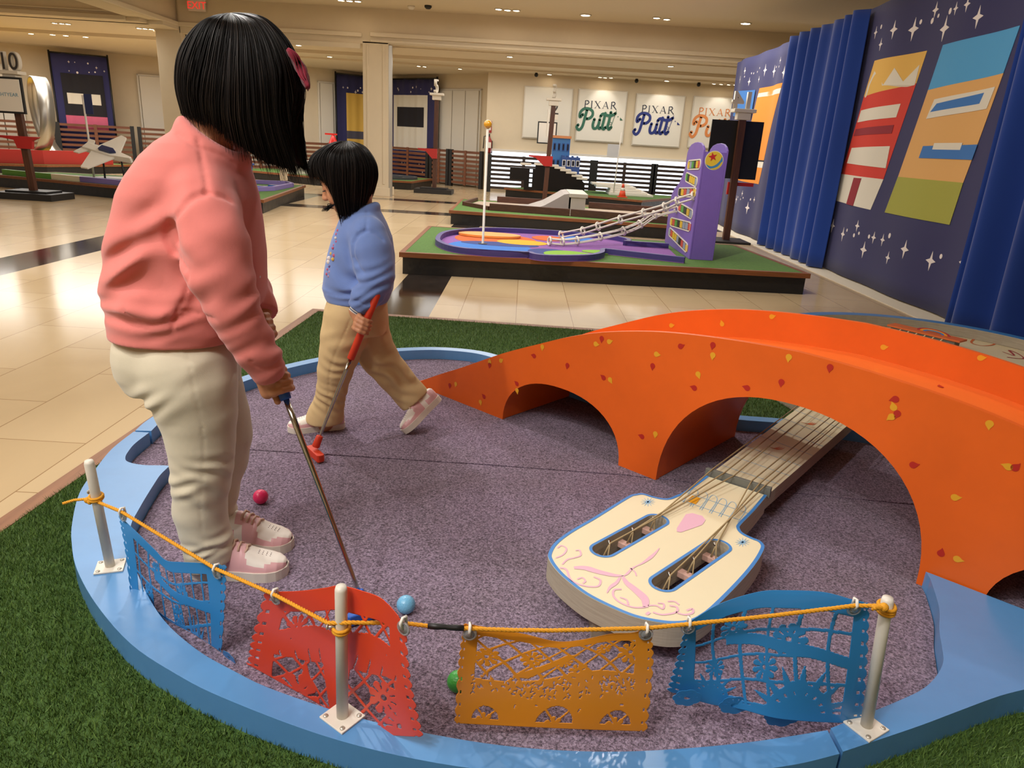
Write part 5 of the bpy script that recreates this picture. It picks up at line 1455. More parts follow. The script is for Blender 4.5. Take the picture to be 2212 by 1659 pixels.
def lattice_pattern(kind):
    def cut(u, v, A):
        """True where the sheet is solid; u across, v down, A = width / height"""
        x = u * A; s = np.ones(u.shape, bool)
        ed = np.minimum(u, 1 - u) * A
        # scalloped sides and bottom
        sc = 0.05 * (1 - np.abs(np.sin(PI * v * 11)))
        s &= ed > sc
        s &= ~((np.abs(ed - .085) < .014) & (np.abs(((v * 11 + .5) % 1) - .5) < .13))
        win = (u > .13) & (u < .87) & (v > .17) & (v < .93)
        if kind == 'grid':
            gx_ = np.abs(((x + .06 * np.sin(4 * v)) / .20) % 1 - .5) > .435; gy_ = np.abs((v + .06 * x) / .19 % 1 - .5) > .44
            lat = gx_ | gy_
        else:
            q = .23 if kind == 'diamond' else .20
            d1 = np.abs(((x + v) / q) % 1 - .5) > .43; d2 = np.abs(((x - v) / q) % 1 - .5) > .43
            lat = d1 | d2
        hole = win & ~lat
        def flower(cx, cy, r, n=9):
            dx = (u - cx) * A; dy = v - cy; rr = np.sqrt(dx * dx + dy * dy) / r; th = np.arctan2(dy, dx)
            pet = (rr < .70 + .30 * np.abs(np.cos(n * th / 2)) ** .7) & ((np.abs(np.cos(n * th / 2)) > .34) | (rr < .42))
            return pet & (rr > .17)
        def sun(cx, cy, r, n=16):
            dx = (u - cx) * A; dy = v - cy; rr = np.sqrt(dx * dx + dy * dy) / r; th = np.arctan2(dy, dx)
            return (rr < .62) & ~((np.abs(rr - .45) < .035) & (np.abs(np.sin(th * 9)) > .3)) | ((rr < 1) & (np.abs(((th * n / (2 * PI)) % 1) - .5) > .22 + .28 * (rr - .6) / .4))
        if kind == 'diamond':
            hole &= v < .58 + .05 * np.sin(7 * u)
            for c in ((.18, .42, .10), (.36, .38, .10), (.70, .28, .07), (.84, .34, .13), (.53, .40, .07), (.60, .52, .09)): hole &= ~flower(*c)
            hole &= ~((np.abs((u - .47) * A * .8 - (v - .42) * -1.2) < .055) & (np.abs(v - .45) < .14))
            rng2 = np.random.default_rng(5)
            for _ in range(150):
                cx, cy = rng2.uniform(.12, .88), .60 + abs(rng2.normal(0, .07)) + .03 * math.sin(7 * rng2.uniform(0, 1)); an = rng2.uniform(0, PI)
                if cy > .88: continue
                dx = (u - cx) * A; dy = v - cy; a = dx * math.cos(an) + dy * math.sin(an); b = -dx * math.sin(an) + dy * math.cos(an)
                hole |= (np.abs(a) < .014) & (np.abs(b) < .005)
            for cx, r in ((.20, .125), (.54, .16), (.82, .125)):
                dx = (u - cx) * A; dy = v - .93; inside = (dx * dx + (dy * 1.1) ** 2 < r * r) & (dy < 0)
                xb = (np.abs(dx - dy - .02) < .012) | (np.abs(dx + dy) < .012)
                hole |= inside & ~xb & ~flower(cx, .95, .085, 7)
        elif kind == 'grid':
            for c in ((.60, .40, .12), (.33, .30, .09), (.50, .62, .10), (.24, .62, .08)): hole &= ~flower(*c)
            hole &= ~sun(.68, .93, .36); hole &= ~sun(.22, .88, .24)
            hole &= ~((np.abs(v - .43 - .25 * (u - .5)) < .045) & (u > .3))
        else:
            hole &= v < .92
            dx = np.abs((u - .52) * A); wing = (np.abs(v - .40 - .35 * (dx - .3) ** 2) < .14 - .08 * np.abs(dx - .3)) & (dx < .56) & (dx > .02)
            rib = np.abs(np.sin((dx * 26 + v * 10))) < .16
            hole &= ~wing; hole |= wing & rib & (v > .36) & (np.abs(((dx * 9) % 1) - .5) < .3)
            hole &= ~((dx < .11 + .05 * np.sin(5 * v)) & (v > .3))
            for c in ((.27, .86, .20), (.80, .70, .13), (.22, .28, .09), (.86, .90, .12)): hole &= ~flower(*c)
            lf_ = (np.abs((u - .30) * A - .12 * (v - .6)) < .05 * (v - .52) / .2) & (v > .52) & (v < .75); hole &= ~lf_
        return s & ~hole
    return cut
M_PB = mat('blue_vinyl', '2f7fbf', rough=0.33, spec=0.5); M_PR_ = mat('red_vinyl', 'd9452a', rough=0.33, spec=0.5); M_PO = mat('orange_vinyl', 'e08f24', rough=0.33, spec=0.5)
M_CLIP = mat('clear_plastic', 'd9dde0', rough=0.15, trans=0.75); M_HOOK = mat('white_plastic', 'e8e4dc', rough=0.4)
def paper(name, label, plane, top, bot, left, right, kind, m, wave, clips, flowers=0, n=(250, 180), off=0.0):
    tp = lambda L, t: np.stack([np.interp(t, np.linspace(0, 1, len(L)), [p[k] for p in L]) for k in (0, 1)], -1)
    sm = lambda L: smooth2(L, 10)
    tp_, bt_, lf_, rt_ = (sm(q) for q in (top, bot, left, right))
    nu, nv = n
    u = np.linspace(0, 1, nu + 1); v = np.linspace(0, 1, nv + 1)
    Tt, Bb, Ll, Rr_ = tp(tp_, u), tp(bt_, u), tp(lf_, v), tp(rt_, v)
    U, Vv = np.meshgrid(u, v, indexing='ij')
    X = (1 - Vv)[..., None] * Tt[:, None] + Vv[..., None] * Bb[:, None] + (1 - U)[..., None] * Ll[None] + U[..., None] * Rr_[None] \
        - ((1 - U) * (1 - Vv))[..., None] * Tt[0] - (U * (1 - Vv))[..., None] * Tt[-1] - ((1 - U) * Vv)[..., None] * Bb[0] - (U * Vv)[..., None] * Bb[-1]
    a, b = PB[plane], PB[plane + 1]; d = b - a; nn = np.array([-d[1], d[0], 0]); nn /= np.linalg.norm(nn)
    # sight lines on the hanging plane, then real waves out of it
    D = _f + _R * ((X[..., :1] - 1106) / FPX) - _U * ((X[..., 1:] - 829.5) / FPX)
    P0 = np.array((*a, .3)) + nn * off
    w_ = wave(U, Vv)
    num = ((P0 - _C) @ nn) + w_
    Pp = _C + D * (num / (D @ nn))[..., None]
    Pp[..., 2] = np.maximum(Pp[..., 2], CZ + .002)
    cu, cv = (u[1:] + u[:-1]) / 2, (v[1:] + v[:-1]) / 2
    CU, CV = np.meshgrid(cu, cv, indexing='ij')
    A = np.linalg.norm(Pp[-1, nv // 2] - Pp[0, nv // 2]) / np.linalg.norm(Pp[nu // 2, -1] - Pp[nu // 2, 0])
    ok = lattice_pattern(kind)(CU, CV, A)
    ii, jj = np.nonzero(ok); idx = lambda i, j: i * (nv + 1) + j
    F = np.stack([idx(ii, jj), idx(ii, jj + 1), idx(ii + 1, jj + 1), idx(ii + 1, jj)], 1)
    used, inv = np.unique(F, return_inverse=True)
    V_ = Pp.reshape(-1, 3)[used]; F = inv.reshape(F.shape)
    me = bpy.data.meshes.new(name)
    me.vertices.add(len(V_)); me.loops.add(len(F) * 4); me.polygons.add(len(F))
    me.vertices.foreach_set('co', V_.astype(np.float32).ravel()); me.loops.foreach_set('vertex_index', F.astype(np.int32).ravel()); me.polygons.foreach_set('loop_start', np.arange(0, len(F) * 4, 4, dtype=np.int32))
    me.polygons.foreach_set('use_smooth', np.ones(len(F), bool)); me.materials.append(m); me.update(); me.validate()
    loc = Pp[nu // 2, nv]
    t = thing(name, label, 'paper banner', tuple(loc), group='cut paper banners on the rope')
    o = link('sheet', me); keep(o, t); so = o.modifiers.new('thickness', 'SOLIDIFY'); so.thickness = .0007; so.offset = 0
    for cx, cy in clips:
        c = onplane(plane, cx, cy, -.004 + off)
        k = MB(); fwd = -nn; s_ = np.cross(fwd, (0, 0, 1))
        ring = [c + (s_ * math.cos(q) + np.array((0, 0, 1)) * math.sin(q)) * .0105 - np.array((0, 0, .012)) for q in np.linspace(0, 2 * PI, 25)]
        k.tube(ring, .0024, 8, 0, cap=False); k.tube([c - np.array((0, 0, .012)) - fwd * .001, c - np.array((0, 0, .012)) + fwd * .002], .009, 14, 0)
        k.tube([c + fwd * .002 - np.array((0, 0, .012)), c + fwd * .007, c + np.array((0, 0, .008)) + fwd * .002, c + np.array((0, 0, .007)) - fwd * .005, c - fwd * .006 - np.array((0, 0, .006))], .0028, 8, 1)
        keep(k.build('eyelet_clip', [M_CLIP, M_HOOK]), t)
    # scallop flowers along the lower edge
    for fx, fy, r in (flowers or ()):
        c = onplane(plane, fx, fy, off - .003); s_ = np.array((*(d / np.linalg.norm(d)), 0)); k = MB()
        L = [(r * (1 - .12 * (1 - abs(math.sin(3.5 * q)))) * math.cos(q), r * (1 - .12 * (1 - abs(math.sin(3.5 * q)))) * math.sin(q)) for q in np.linspace(0, 2 * PI, 70, endpoint=False)]
        hl_ = [(r * .22 * math.cos(q), r * .22 * math.sin(q)) for q in np.linspace(0, 2 * PI, 14, endpoint=False)]
        slits = [[(r * (math.cos(q + w0) * e), r * (math.sin(q + w0) * e)) for e, w0 in ((.48, -.05), (.72, -.05), (.72, .05), (.48, .05))] for q in np.linspace(.2, PI - .2, 6)]
        k.prism([L, hl_] + slits, -.0004, .0004, 0, P=lambda x, y, z: tuple(c + s_ * x + np.array((0, 0, 1)) * y * .8 - nn * (z + .012 * (y / r) * .3)))
        keep(k.build('scallop_flower', m), t)
    return t
paper('paper_banner', 'leftmost cut paper banner, blue, curled in front of the taller girl\'s shoes', 0, [(256, 1112), (293, 1147), (333, 1186), (358, 1210), (390, 1214), (430, 1216), (490, 1221)], [(282, 1290), (330, 1370), (400, 1425), (440, 1440), (476, 1446)], [(256, 1112), (270, 1190), (282, 1290)], [(490, 1221), (486, 1310), (476, 1446)], 'grid', M_PB,
      lambda U, V: -.030 * V * (1 - U) + .012 * np.sin(PI * U) * V, [(262, 1105), (465, 1228)], [(492, 1422, .020)], off=.006)
paper('paper_banner', 'red cut paper banner with a winged pattern behind the middle post', 0, [(572, 1278), (640, 1277), (700, 1270), (735, 1265), (785, 1277), (830, 1297), (878, 1352)], [(534, 1470), (640, 1525), (720, 1560), (820, 1585), (915, 1592)], [(572, 1278), (548, 1360), (536, 1420), (534, 1470)], [(878, 1352), (884, 1440), (898, 1520), (915, 1592)], 'wing', M_PR_,
      lambda U, V: .012 * np.sin(PI * U) + .010 * V, [(590, 1283), (868, 1346)], off=.008)
paper('paper_banner', 'orange cut paper banner hanging in the middle between two eyelets', 1, [(1002, 1346), (1040, 1353), (1130, 1369), (1200, 1385), (1255, 1382), (1320, 1369), (1370, 1366), (1405, 1350)], [(981, 1562), (1100, 1568), (1250, 1575), (1398, 1580)], [(1002, 1346), (990, 1430), (981, 1562)], [(1405, 1350), (1412, 1430), (1398, 1580)], 'diamond', M_PO,
      lambda U, V: .008 * np.sin(2 * PI * U) * (1 - V) + .010 * np.sin(PI * U) * (1 - V), [(1015, 1357), (1397, 1357)], off=.004)
paper('paper_banner', 'rightmost cut paper banner, blue, with a bulging top edge beside the right post', 1, [(1480, 1352), (1505, 1333), (1560, 1302), (1640, 1278), (1700, 1275), (1780, 1279), (1845, 1296), (1879, 1303)], [(1440, 1492), (1530, 1520), (1600, 1532), (1680, 1552), (1780, 1560), (1864, 1562)], [(1480, 1352), (1462, 1420), (1440, 1492)], [(1879, 1303), (1874, 1430), (1864, 1562)], 'grid', M_PB,
      lambda U, V: .030 * np.sin(PI * U) * (1 - V) ** 1.5 + .02 * np.sin(2.2 * PI * U + .5) * V - .004, [(1490, 1347), (1850, 1306)], [(1486, 1512, .027), (1588, 1528, .029), (1692, 1552, .034)], off=.008)
# golf balls
def ball(px, py, col, lab):
    c = gz(px, py, CZ + .02135)
    m = mat('ball_' + lab.split()[0], col, rough=.32, bump=.0)
    nt = m.node_tree; tc = nt.nodes.new('ShaderNodeTexCoord'); vo = nt.nodes.new('ShaderNodeTexVoronoi'); vo.inputs['Scale'].default_value = 260; b_ = nt.nodes.new('ShaderNodeBump'); b_.inputs['Strength'].default_value = .5; b_.inputs['Distance'].default_value = .001
    nt.links.new(tc.outputs['Object'], vo.inputs['Vector']); nt.links.new(vo.outputs['Distance'], b_.inputs['Height']); nt.links.new(b_.outputs[0], nt.nodes['Principled BSDF'].inputs['Normal'])
    o = MB().ball((0, 0, 0), .02135, 32).build('golf_ball', m); o.location = tuple(c)
    return tag(o, lab, 'golf ball', 'golf balls on the carpet')
ball(563, 1073, 'd8285e', 'pink golf ball on the carpet right of the taller girl'); ball(877, 1306, '6fb0d6', 'blue golf ball on the carpet above the rope'); ball(989, 1472, '3d9c40', 'green golf ball half hidden behind the orange paper banner')
# ================================================================== OTHER PLATFORMS
M_TURF2 = mat('turf_far', '567a34', rough=0.9, col2='46682a', vscale=40, bump=0.5, bscale=120, bdist=0.006)
M_OAK = wood_mat('oak_stain', '8a5228', '6c3c1c', axis=0); M_DKWOOD = wood_mat('dark_stained_wood', '5a3322', '3f2216', axis=0); M_POSTW = wood_mat('post_wood', '5c351f', '3d2114', axis=2)
def platform(label, quad, seams=()):
    """quad corners counter-clockwise seen from above"""
    c = np.mean(np.array(quad), 0); t = thing('golf_platform', label, 'platform', (c[0], c[1], 0))
    q = [R2(np.array(p) - c) for p in quad]
    MB().prism([inset(q, .03)], 0.001, T - .045).build('skirt', M_SKIRT, t)
    MB().prism([q, inset(q, .05)], T - .045, T + .001).build('edge_trim', M_OAK, t)
    MB().prism([inset(q, .0505)], T - .045, T - .001).build('turf', M_TURF2, t)
    return t
def ring_kerb(name, label, L, th, z0, z1, m, closed=False, cat='kerb', group=None):
    if closed: L = L + [L[0]]
    inn = offset_line(L, -th)
    o = MB().prism([L + inn[::-1]], z0, z1).build(name, m, bevel=.003)
    return tag(o, label, cat, group)
# ---- A: platform with the purple tower
platform('golf platform in the middle carrying the purple tower and flower-shaped course', [(-1.145, 6.77), (2.84, 6.94), (2.67, 8.97), (-1.167, 9.06)])
M_PKERB = mat('dark_purple_kerb', '453a7c', rough=.45); M_PURP = mat('purple_paint', '7a60b4', rough=.4, var=.03)
oc = smooth2([(1.69, 8.20), (1.20, 8.23), (1.235, 8.35), (1.197, 8.55), (0.982, 8.76), (0.505, 8.827), (0.018, 8.822), (-0.379, 8.713), (-0.673, 8.413), (-0.835, 8.057), (-0.845, 7.555), (-0.777, 7.251), (-0.616, 6.99), (-0.351, 6.88), (-0.098, 6.89), (0.10, 6.93), (0.16, 6.83), (0.278, 6.80), (0.536, 6.9), (0.699, 7.03), (0.80, 7.22), (0.83, 7.42), (0.90, 7.50), (1.2, 7.38), (1.663, 7.19)], 4)
oc = oc[::-1]
CLAB = 'dark purple kerb in a flower outline on the middle platform'
MB().prism([oc + offset_line(oc, -.05)[::-1]], T, T + .06).build('flower_kerb', M_PKERB, None, bevel=.003); tag(bpy.data.objects['flower_kerb'], CLAB, 'kerb')
cc = thing('course_carpet', 'multicoloured carpet inside the dark purple flower kerb', 'carpet', (0, 0, 0))
inner = offset_line(oc, -.0515)
MB().prism([inner], T, T + .005).build('purple_ground', mat('violet_carpet', '8a5aa0', rough=.95, var=.15, vscale=80), cc)
def ellipse(cx, cy, a, b, n=48, rot=0): return [(cx + a * math.cos(t) * math.cos(rot) - b * math.sin(t) * math.sin(rot), cy + a * math.cos(t) * math.sin(rot) + b * math.sin(t) * math.cos(rot)) for t in np.linspace(0, 2 * PI, n, endpoint=False)]
cm = [mat('carpet_' + n, c, rough=.95, var=.1, vscale=90) for n, c in (('blue', '3f78c8'), ('orange', 'd2642e'), ('navy', '3d4a86'), ('yellow', 'e0ac2a'), ('lime', '86b440'))]
for k, (e, m) in enumerate(((ellipse(-.32, 7.42, .44, .52), 0), (ellipse(-.28, 8.10, .46, .48), 1), (ellipse(.30, 7.35, .22, .22), 2), (ellipse(-.22, 7.72, .42, .16), 2), (ellipse(.02, 7.95, .28, .20), 3), (ellipse(.62, 8.55, .28, .24), 0), (ellipse(.33, 8.45, .2, .22), 1), (ellipse(.50, 7.22, .26, .26), 4), (ellipse(.95, 7.55, .3, .14), 4))):
    poly = [R2(p) for p in e]; keepm = in_poly(np.array(poly), inner)
    cx, cy = np.mean(np.array(poly), 0)
    for _ in range(40):
        if all(in_poly(np.array(poly), inner)): break
        I = in_poly(np.array(poly), inner); poly = [p if i else (p[0] * .93 + cx * .07, p[1] * .93 + cy * .07) for p, i in zip(poly, I)]
    MB().prism([poly], T + .004, T + .0065 + .0006 * k).build('coloured_patch', cm[m], cc)
o = MB().prism([ellipse(-.36, 8.32, .36, .19)], T + .011, T + .035).build('orange_disc', mat('orange_disc', 'e89a4a', rough=.6), bevel=.003); tag(o, 'flat light orange disc lying behind the ball pole', 'disc')
# ball pole
t = thing('ball_pole', 'tall white pole topped by a yellow ball on the middle platform', 'flag pole', (-0.40, 7.657, T + .008))
MB().lathe([(.016, 0), (.016, .006), (.013, .01), (.013, 1.165)], 14).build('pole', M_POST, t); MB().ball((0, 0, 1.20), .042, 24).build('ball', mat('yellow_ball', 'd99a1e', rough=.25, coat=.4), t)
MB().lathe([(.05, .0), (.05, .003), (1e-6, .003)], 20).build('cup', M_BLACK, t)
# tower
tw = thing('purple_tower', 'purple tower with slots of coloured cans, white rails and a ball emblem', 'golf obstacle', (0, 0, 0))
XF, YF = 1.763, 7.462
prof2 = [(YF, T), (YF, 1.30), (7.52, 1.335), (7.62, 1.362), (7.75, 1.37), (7.90, 1.365), (8.05, 1.345), (8.14, 1.31), (8.197, 1.26), (8.215, 1.11), (8.30, 1.02), (8.42, .93), (8.66, .85), (8.77, .78), (8.83, .54), (8.83, T)]
prof2 = [(y, z) for y, z in prof2]
XW = 0.25
for x in (XF, XF + XW - .02):
    MB().prism([prof2], 0, .02, 0, P=lambda y, z, o: (x + o, y, z)).build('side_board', M_PURP, tw, bevel=.004)
MB().box((XF + .02, YF, T), (XF + XW - .02, YF + .02, 1.28)).build('front_board', M_PURP, tw, bevel=.002)
pb = [(8.14, 1.24), (8.19, 1.10), (8.42, .91), (8.74, .80), (8.81, .54), (8.81, T)]
mb = MB(); v = [];
for y, z in pb: v += [(XF + .02, y, z), (XF + XW - .02, y, z)]
mb.add(v, [(2 * i, 2 * i + 1, 2 * i + 3, 2 * i + 2) for i in range(len(pb) - 1)]); mb.add([(XF + .02, YF, 1.27), (XF + XW - .02, YF, 1.27), (XF + XW - .02, 8.14, 1.24), (XF + .02, 8.14, 1.24)], [(0, 1, 2, 3)]); mb.build('back_board', M_PURP, tw)
M_SLOT = mat('slot_frame', 'e2dccb', rough=.5); CANC = [mat('can_' + n, c, rough=.5) for n, c in (('yellow', 'd8b42a'), ('red', 'c64b3a'), ('green', '4d9a3a'), ('black', '22221f'), ('grey', '8f9bab'))]
def stadium(a, b, r, n=8):
    a = np.array(a); b = np.array(b); u = (b - a) / np.linalg.norm(b - a); nn = np.array([-u[1], u[0]]); L = []
    for k in range(n + 1): q = -PI / 2 + PI * k / n; L.append(R2(b + (u * math.cos(q) + nn * math.sin(q)) * r))
    for k in range(n + 1): q = PI / 2 + PI * k / n; L.append(R2(a + (u * math.cos(q) + nn * math.sin(q)) * r))
    return L
pick_seq = [[0, 4, 2, 3, 0, 1], [2, 3, 0, 0, 0, 4], [3, 0, 1, 4, 1, 0], [1, 2, 3, 0, 4], [0, 1, 2, 3, 0, 4, 4, 1], [4, 1, 0, 0, 4, 3, 1, 4, 0]]
SP = 1400; 
for (ax, ay, bx, by), seq in zip(((487, 313, 615, 303), (462, 455, 575, 515), (375, 637, 560, 640), (375, 815, 520, 900), (280, 990, 495, 1050), (262, 1110, 458, 1300)), pick_seq):
    A_ = gx(1400 + ax / 5.53, 300 + ay / 5.53, XF)[1:]; B_ = gx(1400 + bx / 5.53, 300 + by / 5.53, XF)[1:]
    fr = MB().prism([stadium(A_, B_, .052), stadium(A_, B_, .040)], -.006, .001, 0, P=lambda y, z, o: (XF + o, y, z)).build('slot_frame', M_SLOT, tw)
    MB().prism([stadium(A_, B_, .042)], -.0015, .0005, 0, P=lambda y, z, o: (XF + o, y, z)).build('slot_back', M_BLACK, fr)
    n = len(seq)
    for k, c in enumerate(seq):
        q = A_ + (B_ - A_) * ((k + .5) / n * 1.16 - .08); h_ = .034
        w_ = np.linalg.norm(B_ - A_) / n * .5
        MB().prism([[(q[0] - w_, q[1] - h_), (q[0] + w_, q[1] - h_), (q[0] + w_, q[1] + h_), (q[0] - w_, q[1] + h_)]], -.0055, -.001, 0, P=lambda y, z, o: (XF + o, y, z)).build('can', CANC[c], fr)
# ball emblem on the front board
em = MB(); ec = gy(1400 + 788 / 5.53, 300 + 258 / 5.53, YF); er = 110 / 5.53 * dep(ec) / FPX
EP = lambda o: (lambda x, z: (ec[0] + x * er, YF - o, ec[2] + z * er))
cir = lambda r, a0=0, a1=2 * PI, n=40: [(r * math.cos(t), r * math.sin(t)) for t in np.linspace(a0, a1, n, endpoint=(a1 - a0 < 6.2))]
em.poly(cir(1.0), EP(.001), 0); em.poly(cir(.93), EP(.002), 1)
band = [(.93 * math.cos(t), .93 * math.sin(t)) for t in np.linspace(-2.75, .42, 24)] + smooth2([(.80, .45), (.66, .05), (.25, -.42), (-.25, -.62), (-.86, -.42)], 5)
em.poly(band[:24] + band[24:], EP(.003), 2)
low = [(.93 * math.cos(t), .93 * math.sin(t)) for t in np.linspace(-1.9, -.05, 16)] + smooth2([(.80, -.15), (.5, -.58), (.05, -.80), (-.28, -.86)], 4)
em.poly(low, EP(.0036), 1)
st = []
for k in range(10):
    a = PI / 2 + .25 + k * PI / 5; r = .50 if k % 2 == 0 else .20; st.append((-.20 + r * math.cos(a), .36 + r * math.sin(a)))
em.poly(st, EP(.0042), 3)
em.build('ball_emblem', [mat('emblem_rim', 'e6deb8', rough=.4), mat('emblem_yellow', 'd8b63c', rough=.4), mat('emblem_blue', '3f7fb4', rough=.4), mat('emblem_red', 'b8282c', rough=.4)], tw)
# white wire rails
def rail(px, name, lab):
    S_ = gx(*px[0], XF - .01); E_ = gz(*px[-1], T + .055); d = E_ - S_; n = np.array((-d[1], d[0], 0)); n /= np.linalg.norm(n)
    P_ = [S_] + [gpl(x, y, S_, n) for x, y in px[1:-1]] + [E_]; P_ = [np.array(p) for p in smooth2(P_, 5)]
    t = thing('wire_rail', lab, 'ball track', tuple(E_), group='white wire rails of the tower'); r = .036
    for k in range(4):
        a = PI / 4 + PI / 2 * k; out = []
        for i, p in enumerate(P_):
            dd = P_[min(i + 1, len(P_) - 1)] - P_[max(i - 1, 0)]; dd /= np.linalg.norm(dd); u = np.cross(dd, n); out.append(p + n * r * math.cos(a) + u * r * math.sin(a))
        keep(MB().tube(out, .0085, 8).build('rod', M_POST, t), t)
    L_ = len(P_)
    for i in np.linspace(0, L_ - 1, 8).astype(int):
        p = P_[i]; dd = P_[min(i + 1, L_ - 1)] - P_[max(i - 1, 0)]; dd /= np.linalg.norm(dd); u = np.cross(dd, n)
        ring = [p + (n * math.cos(a) + u * math.sin(a)) * .042 for a in np.linspace(0, 2 * PI, 17)]
        keep(MB().tube(ring, .012, 8, cap=False).build('ring', M_POST, t), t)
    return t
rail([(1498, 424), (1463, 435), (1436, 447), (1391, 460), (1340, 474), (1292, 489), (1259, 499), (1212, 508)], 'a', 'upper white wire rail descending from the tower to the far side of the course')
rail([(1461, 451), (1414, 464), (1383, 484), (1347, 499), (1297, 511), (1247, 520), (1215, 523), (1187, 521)], 'b', 'lower white wire rail curving from the tower down over the lime patch')

# ---- sign posts
def sign_post(lab, base, h, num, facing, lean=(0, 0), board=None, text=None, arrow=0, basebox=True, z0=0.0, mirror_num=False):
    t = thing('hole_sign', lab, 'sign', (base[0], base[1], z0)); w_ = .075
    MB().bar((0, 0, 0), (lean[0], lean[1], h), w_ * 1.3, w_, 0, (0, 1, 0)).build('post', M_POSTW, t)
    if basebox: MB().box((-.45, -.3, 0), (.45, .3, .10)).box((-.32, -.2, .1), (.32, .2, .13)).build('base', mat('black_base', '1b1918', rough=.5), t)
    c = MB(); c.box((lean[0] - .10, lean[1] - .07, h), (lean[0] + .10, lean[1] + .07, h + .10)).box((lean[0] - .16, lean[1] - .10, h + .10), (lean[0] + .16, lean[1] + .10, h + .15)); c.build('cap', mat('cap_cream', 'd6cdbc', rough=.6), t, bevel=.008)
    R_ = Matrix.Translation((lean[0], lean[1], h + .16)) @ Matrix.Rotation(facing, 4, 'Z') @ Matrix.Rotation(PI / 2, 4, 'X')
    if num:
        add_text('number', num, .36, R_, mat('number_cream', 'cfc6b6', rough=.6), t, .03, .006)
        if num == '10': add_text('number_face', num, .33, Matrix.Translation((0, -.04, .01)) @ R_, mat('number_dark', '3a3430', rough=.6), t, .004)
    return t
# hole 14, seen from behind
t = sign_post('brown sign post with a 14 seen from behind and a black board', (3.16, 11.155), 1.76, None, 0, (-.02, .0), basebox=False)
add_text('number', '14', .31, Matrix.Translation((-.05, 0, 1.92)) @ Matrix.Rotation(PI, 4, 'Z') @ Matrix.Rotation(PI / 2, 4, 'X'), mat('number_cream', 'cfc6b6', rough=.6), t, .03, .012)
MB().box((-.44, .05, .93), (.32, .08, 1.75)).build('black_board', M_BLACK, t)
MB().prism([[(0, 0), (.32, .0), (.32, .05), (.12, .05), (.12, .18), (0, .18)]], -.02, .02, 0, P=lambda x, z, o: (-.10 - x * -1.2 + .02, .06 + o, .88 - z)).build('red_bracket', mat('sign_red', 'b3231f', rough=.4), t)
MB().prism([[(-.3, -.3), (.3, -.3), (.3, .3), (-.3, .3)]], 0, .03).build('base', M_BLACK, t)
# hole 10
t = sign_post('brown sign post numbered 10 with a framed white board, at far left', (-7.68, 11.40), 1.70, '10', -.12, (-.05, -.02))
B_ = MB().box((-.40, -.14, 1.25), (.15, -.10, 1.76)).build('board_frame', M_BLACK, t, bevel=.004)
MB().box((-.375, -.15, 1.28), (.125, -.139, 1.73)).build('white_sheet', M_WHITE, B_)
add_text('lettering', 'LIGHTYEAR', .072, Matrix.Translation((-.10, -.151, 1.49)) @ Matrix.Rotation(PI / 2, 4, 'X'), mat('teal_ink', '5f93a8', rough=.5), B_, .001)
MB().prism([[(-.5, .93), (.24, .93), (.24, .92), (.14, .87), (.12, .75), (-.10, .75), (-.14, .87), (-.5, .92)]], -.03, .03, 0, P=lambda x, z, o: (x, o - .05, z)).build('red_bracket', mat('sign_red', 'b3231f'), t)
# hole 2 and its neighbour
t = sign_post('slim brown sign post with a side-on white board before the blue toy houses', (.47, 16.2), 2.05, None, 0, (.06, 0), basebox=False)
MB().box((-.05, -.1, 1.43), (-.02, .22, 1.98)).build('side_board', M_WHITE, t)
add_text('number', '3', .40, Matrix.Translation((.06, 0, 2.20)) @ Matrix.Rotation(1.35, 4, 'Z') @ Matrix.Rotation(PI / 2, 4, 'X'), mat('number_cream', 'cfc6b6'), t, .03)
MB().prism([[(-.40, 1.03), (.12, 1.03), (.12, .82), (-.06, .82), (-.25, .98), (-.40, 1.0)]], -.03, .03, 0, P=lambda x, z, o: (x, o - .05, z)).build('red_bracket', mat('sign_red', 'b3231f'), t)
t = thing('hole_sign', 'framed white hole board marked 2 behind the slim brown post', 'sign', (.62, 18.85, T + .002))
MB().bar((-.02, 0, 0), (-.02, 0, 1.69), .07, .07, 0, (0, 1, 0)).build('post', M_POSTW, t)
B_ = MB().box((-.36, -.08, 1.07), (.12, -.04, 1.59)).build('board_frame', M_BLACK, t); MB().box((-.33, -.085, 1.10), (.09, -.079, 1.56)).build('white_sheet', M_WHITE, B_)
MB().box((-.10, -.06, 1.65), (.12, .06, 1.77)).build('cap', mat('cap_cream', 'd6cdbc'), t)
add_text('number', '2', .42, Matrix.Translation((.04, 0, 1.77)) @ Matrix.Rotation(PI / 2, 4, 'X'), mat('number_dark', '3a3430'), t, .02)
t = sign_post('brown post with black foot and red bracket right of the pillar', (-2.16, 17.75), 2.1, None, 0, (.02, 0))
MB().prism([[(-.4, 1.02), (.06, 1.02), (.06, .80), (-.06, .80), (-.2, .95), (-.4, .99)]], -.03, .03, 0, P=lambda x, z, o: (x, o - .05, z)).build('red_bracket', mat('sign_red', 'b3231f'), t)
add_text('number', '5', .42, Matrix.Translation((.0, 0, 2.26)) @ Matrix.Rotation(1.3, 4, 'Z') @ Matrix.Rotation(PI / 2, 4, 'X'), mat('number_cream', 'cfc6b6'), t, .03)

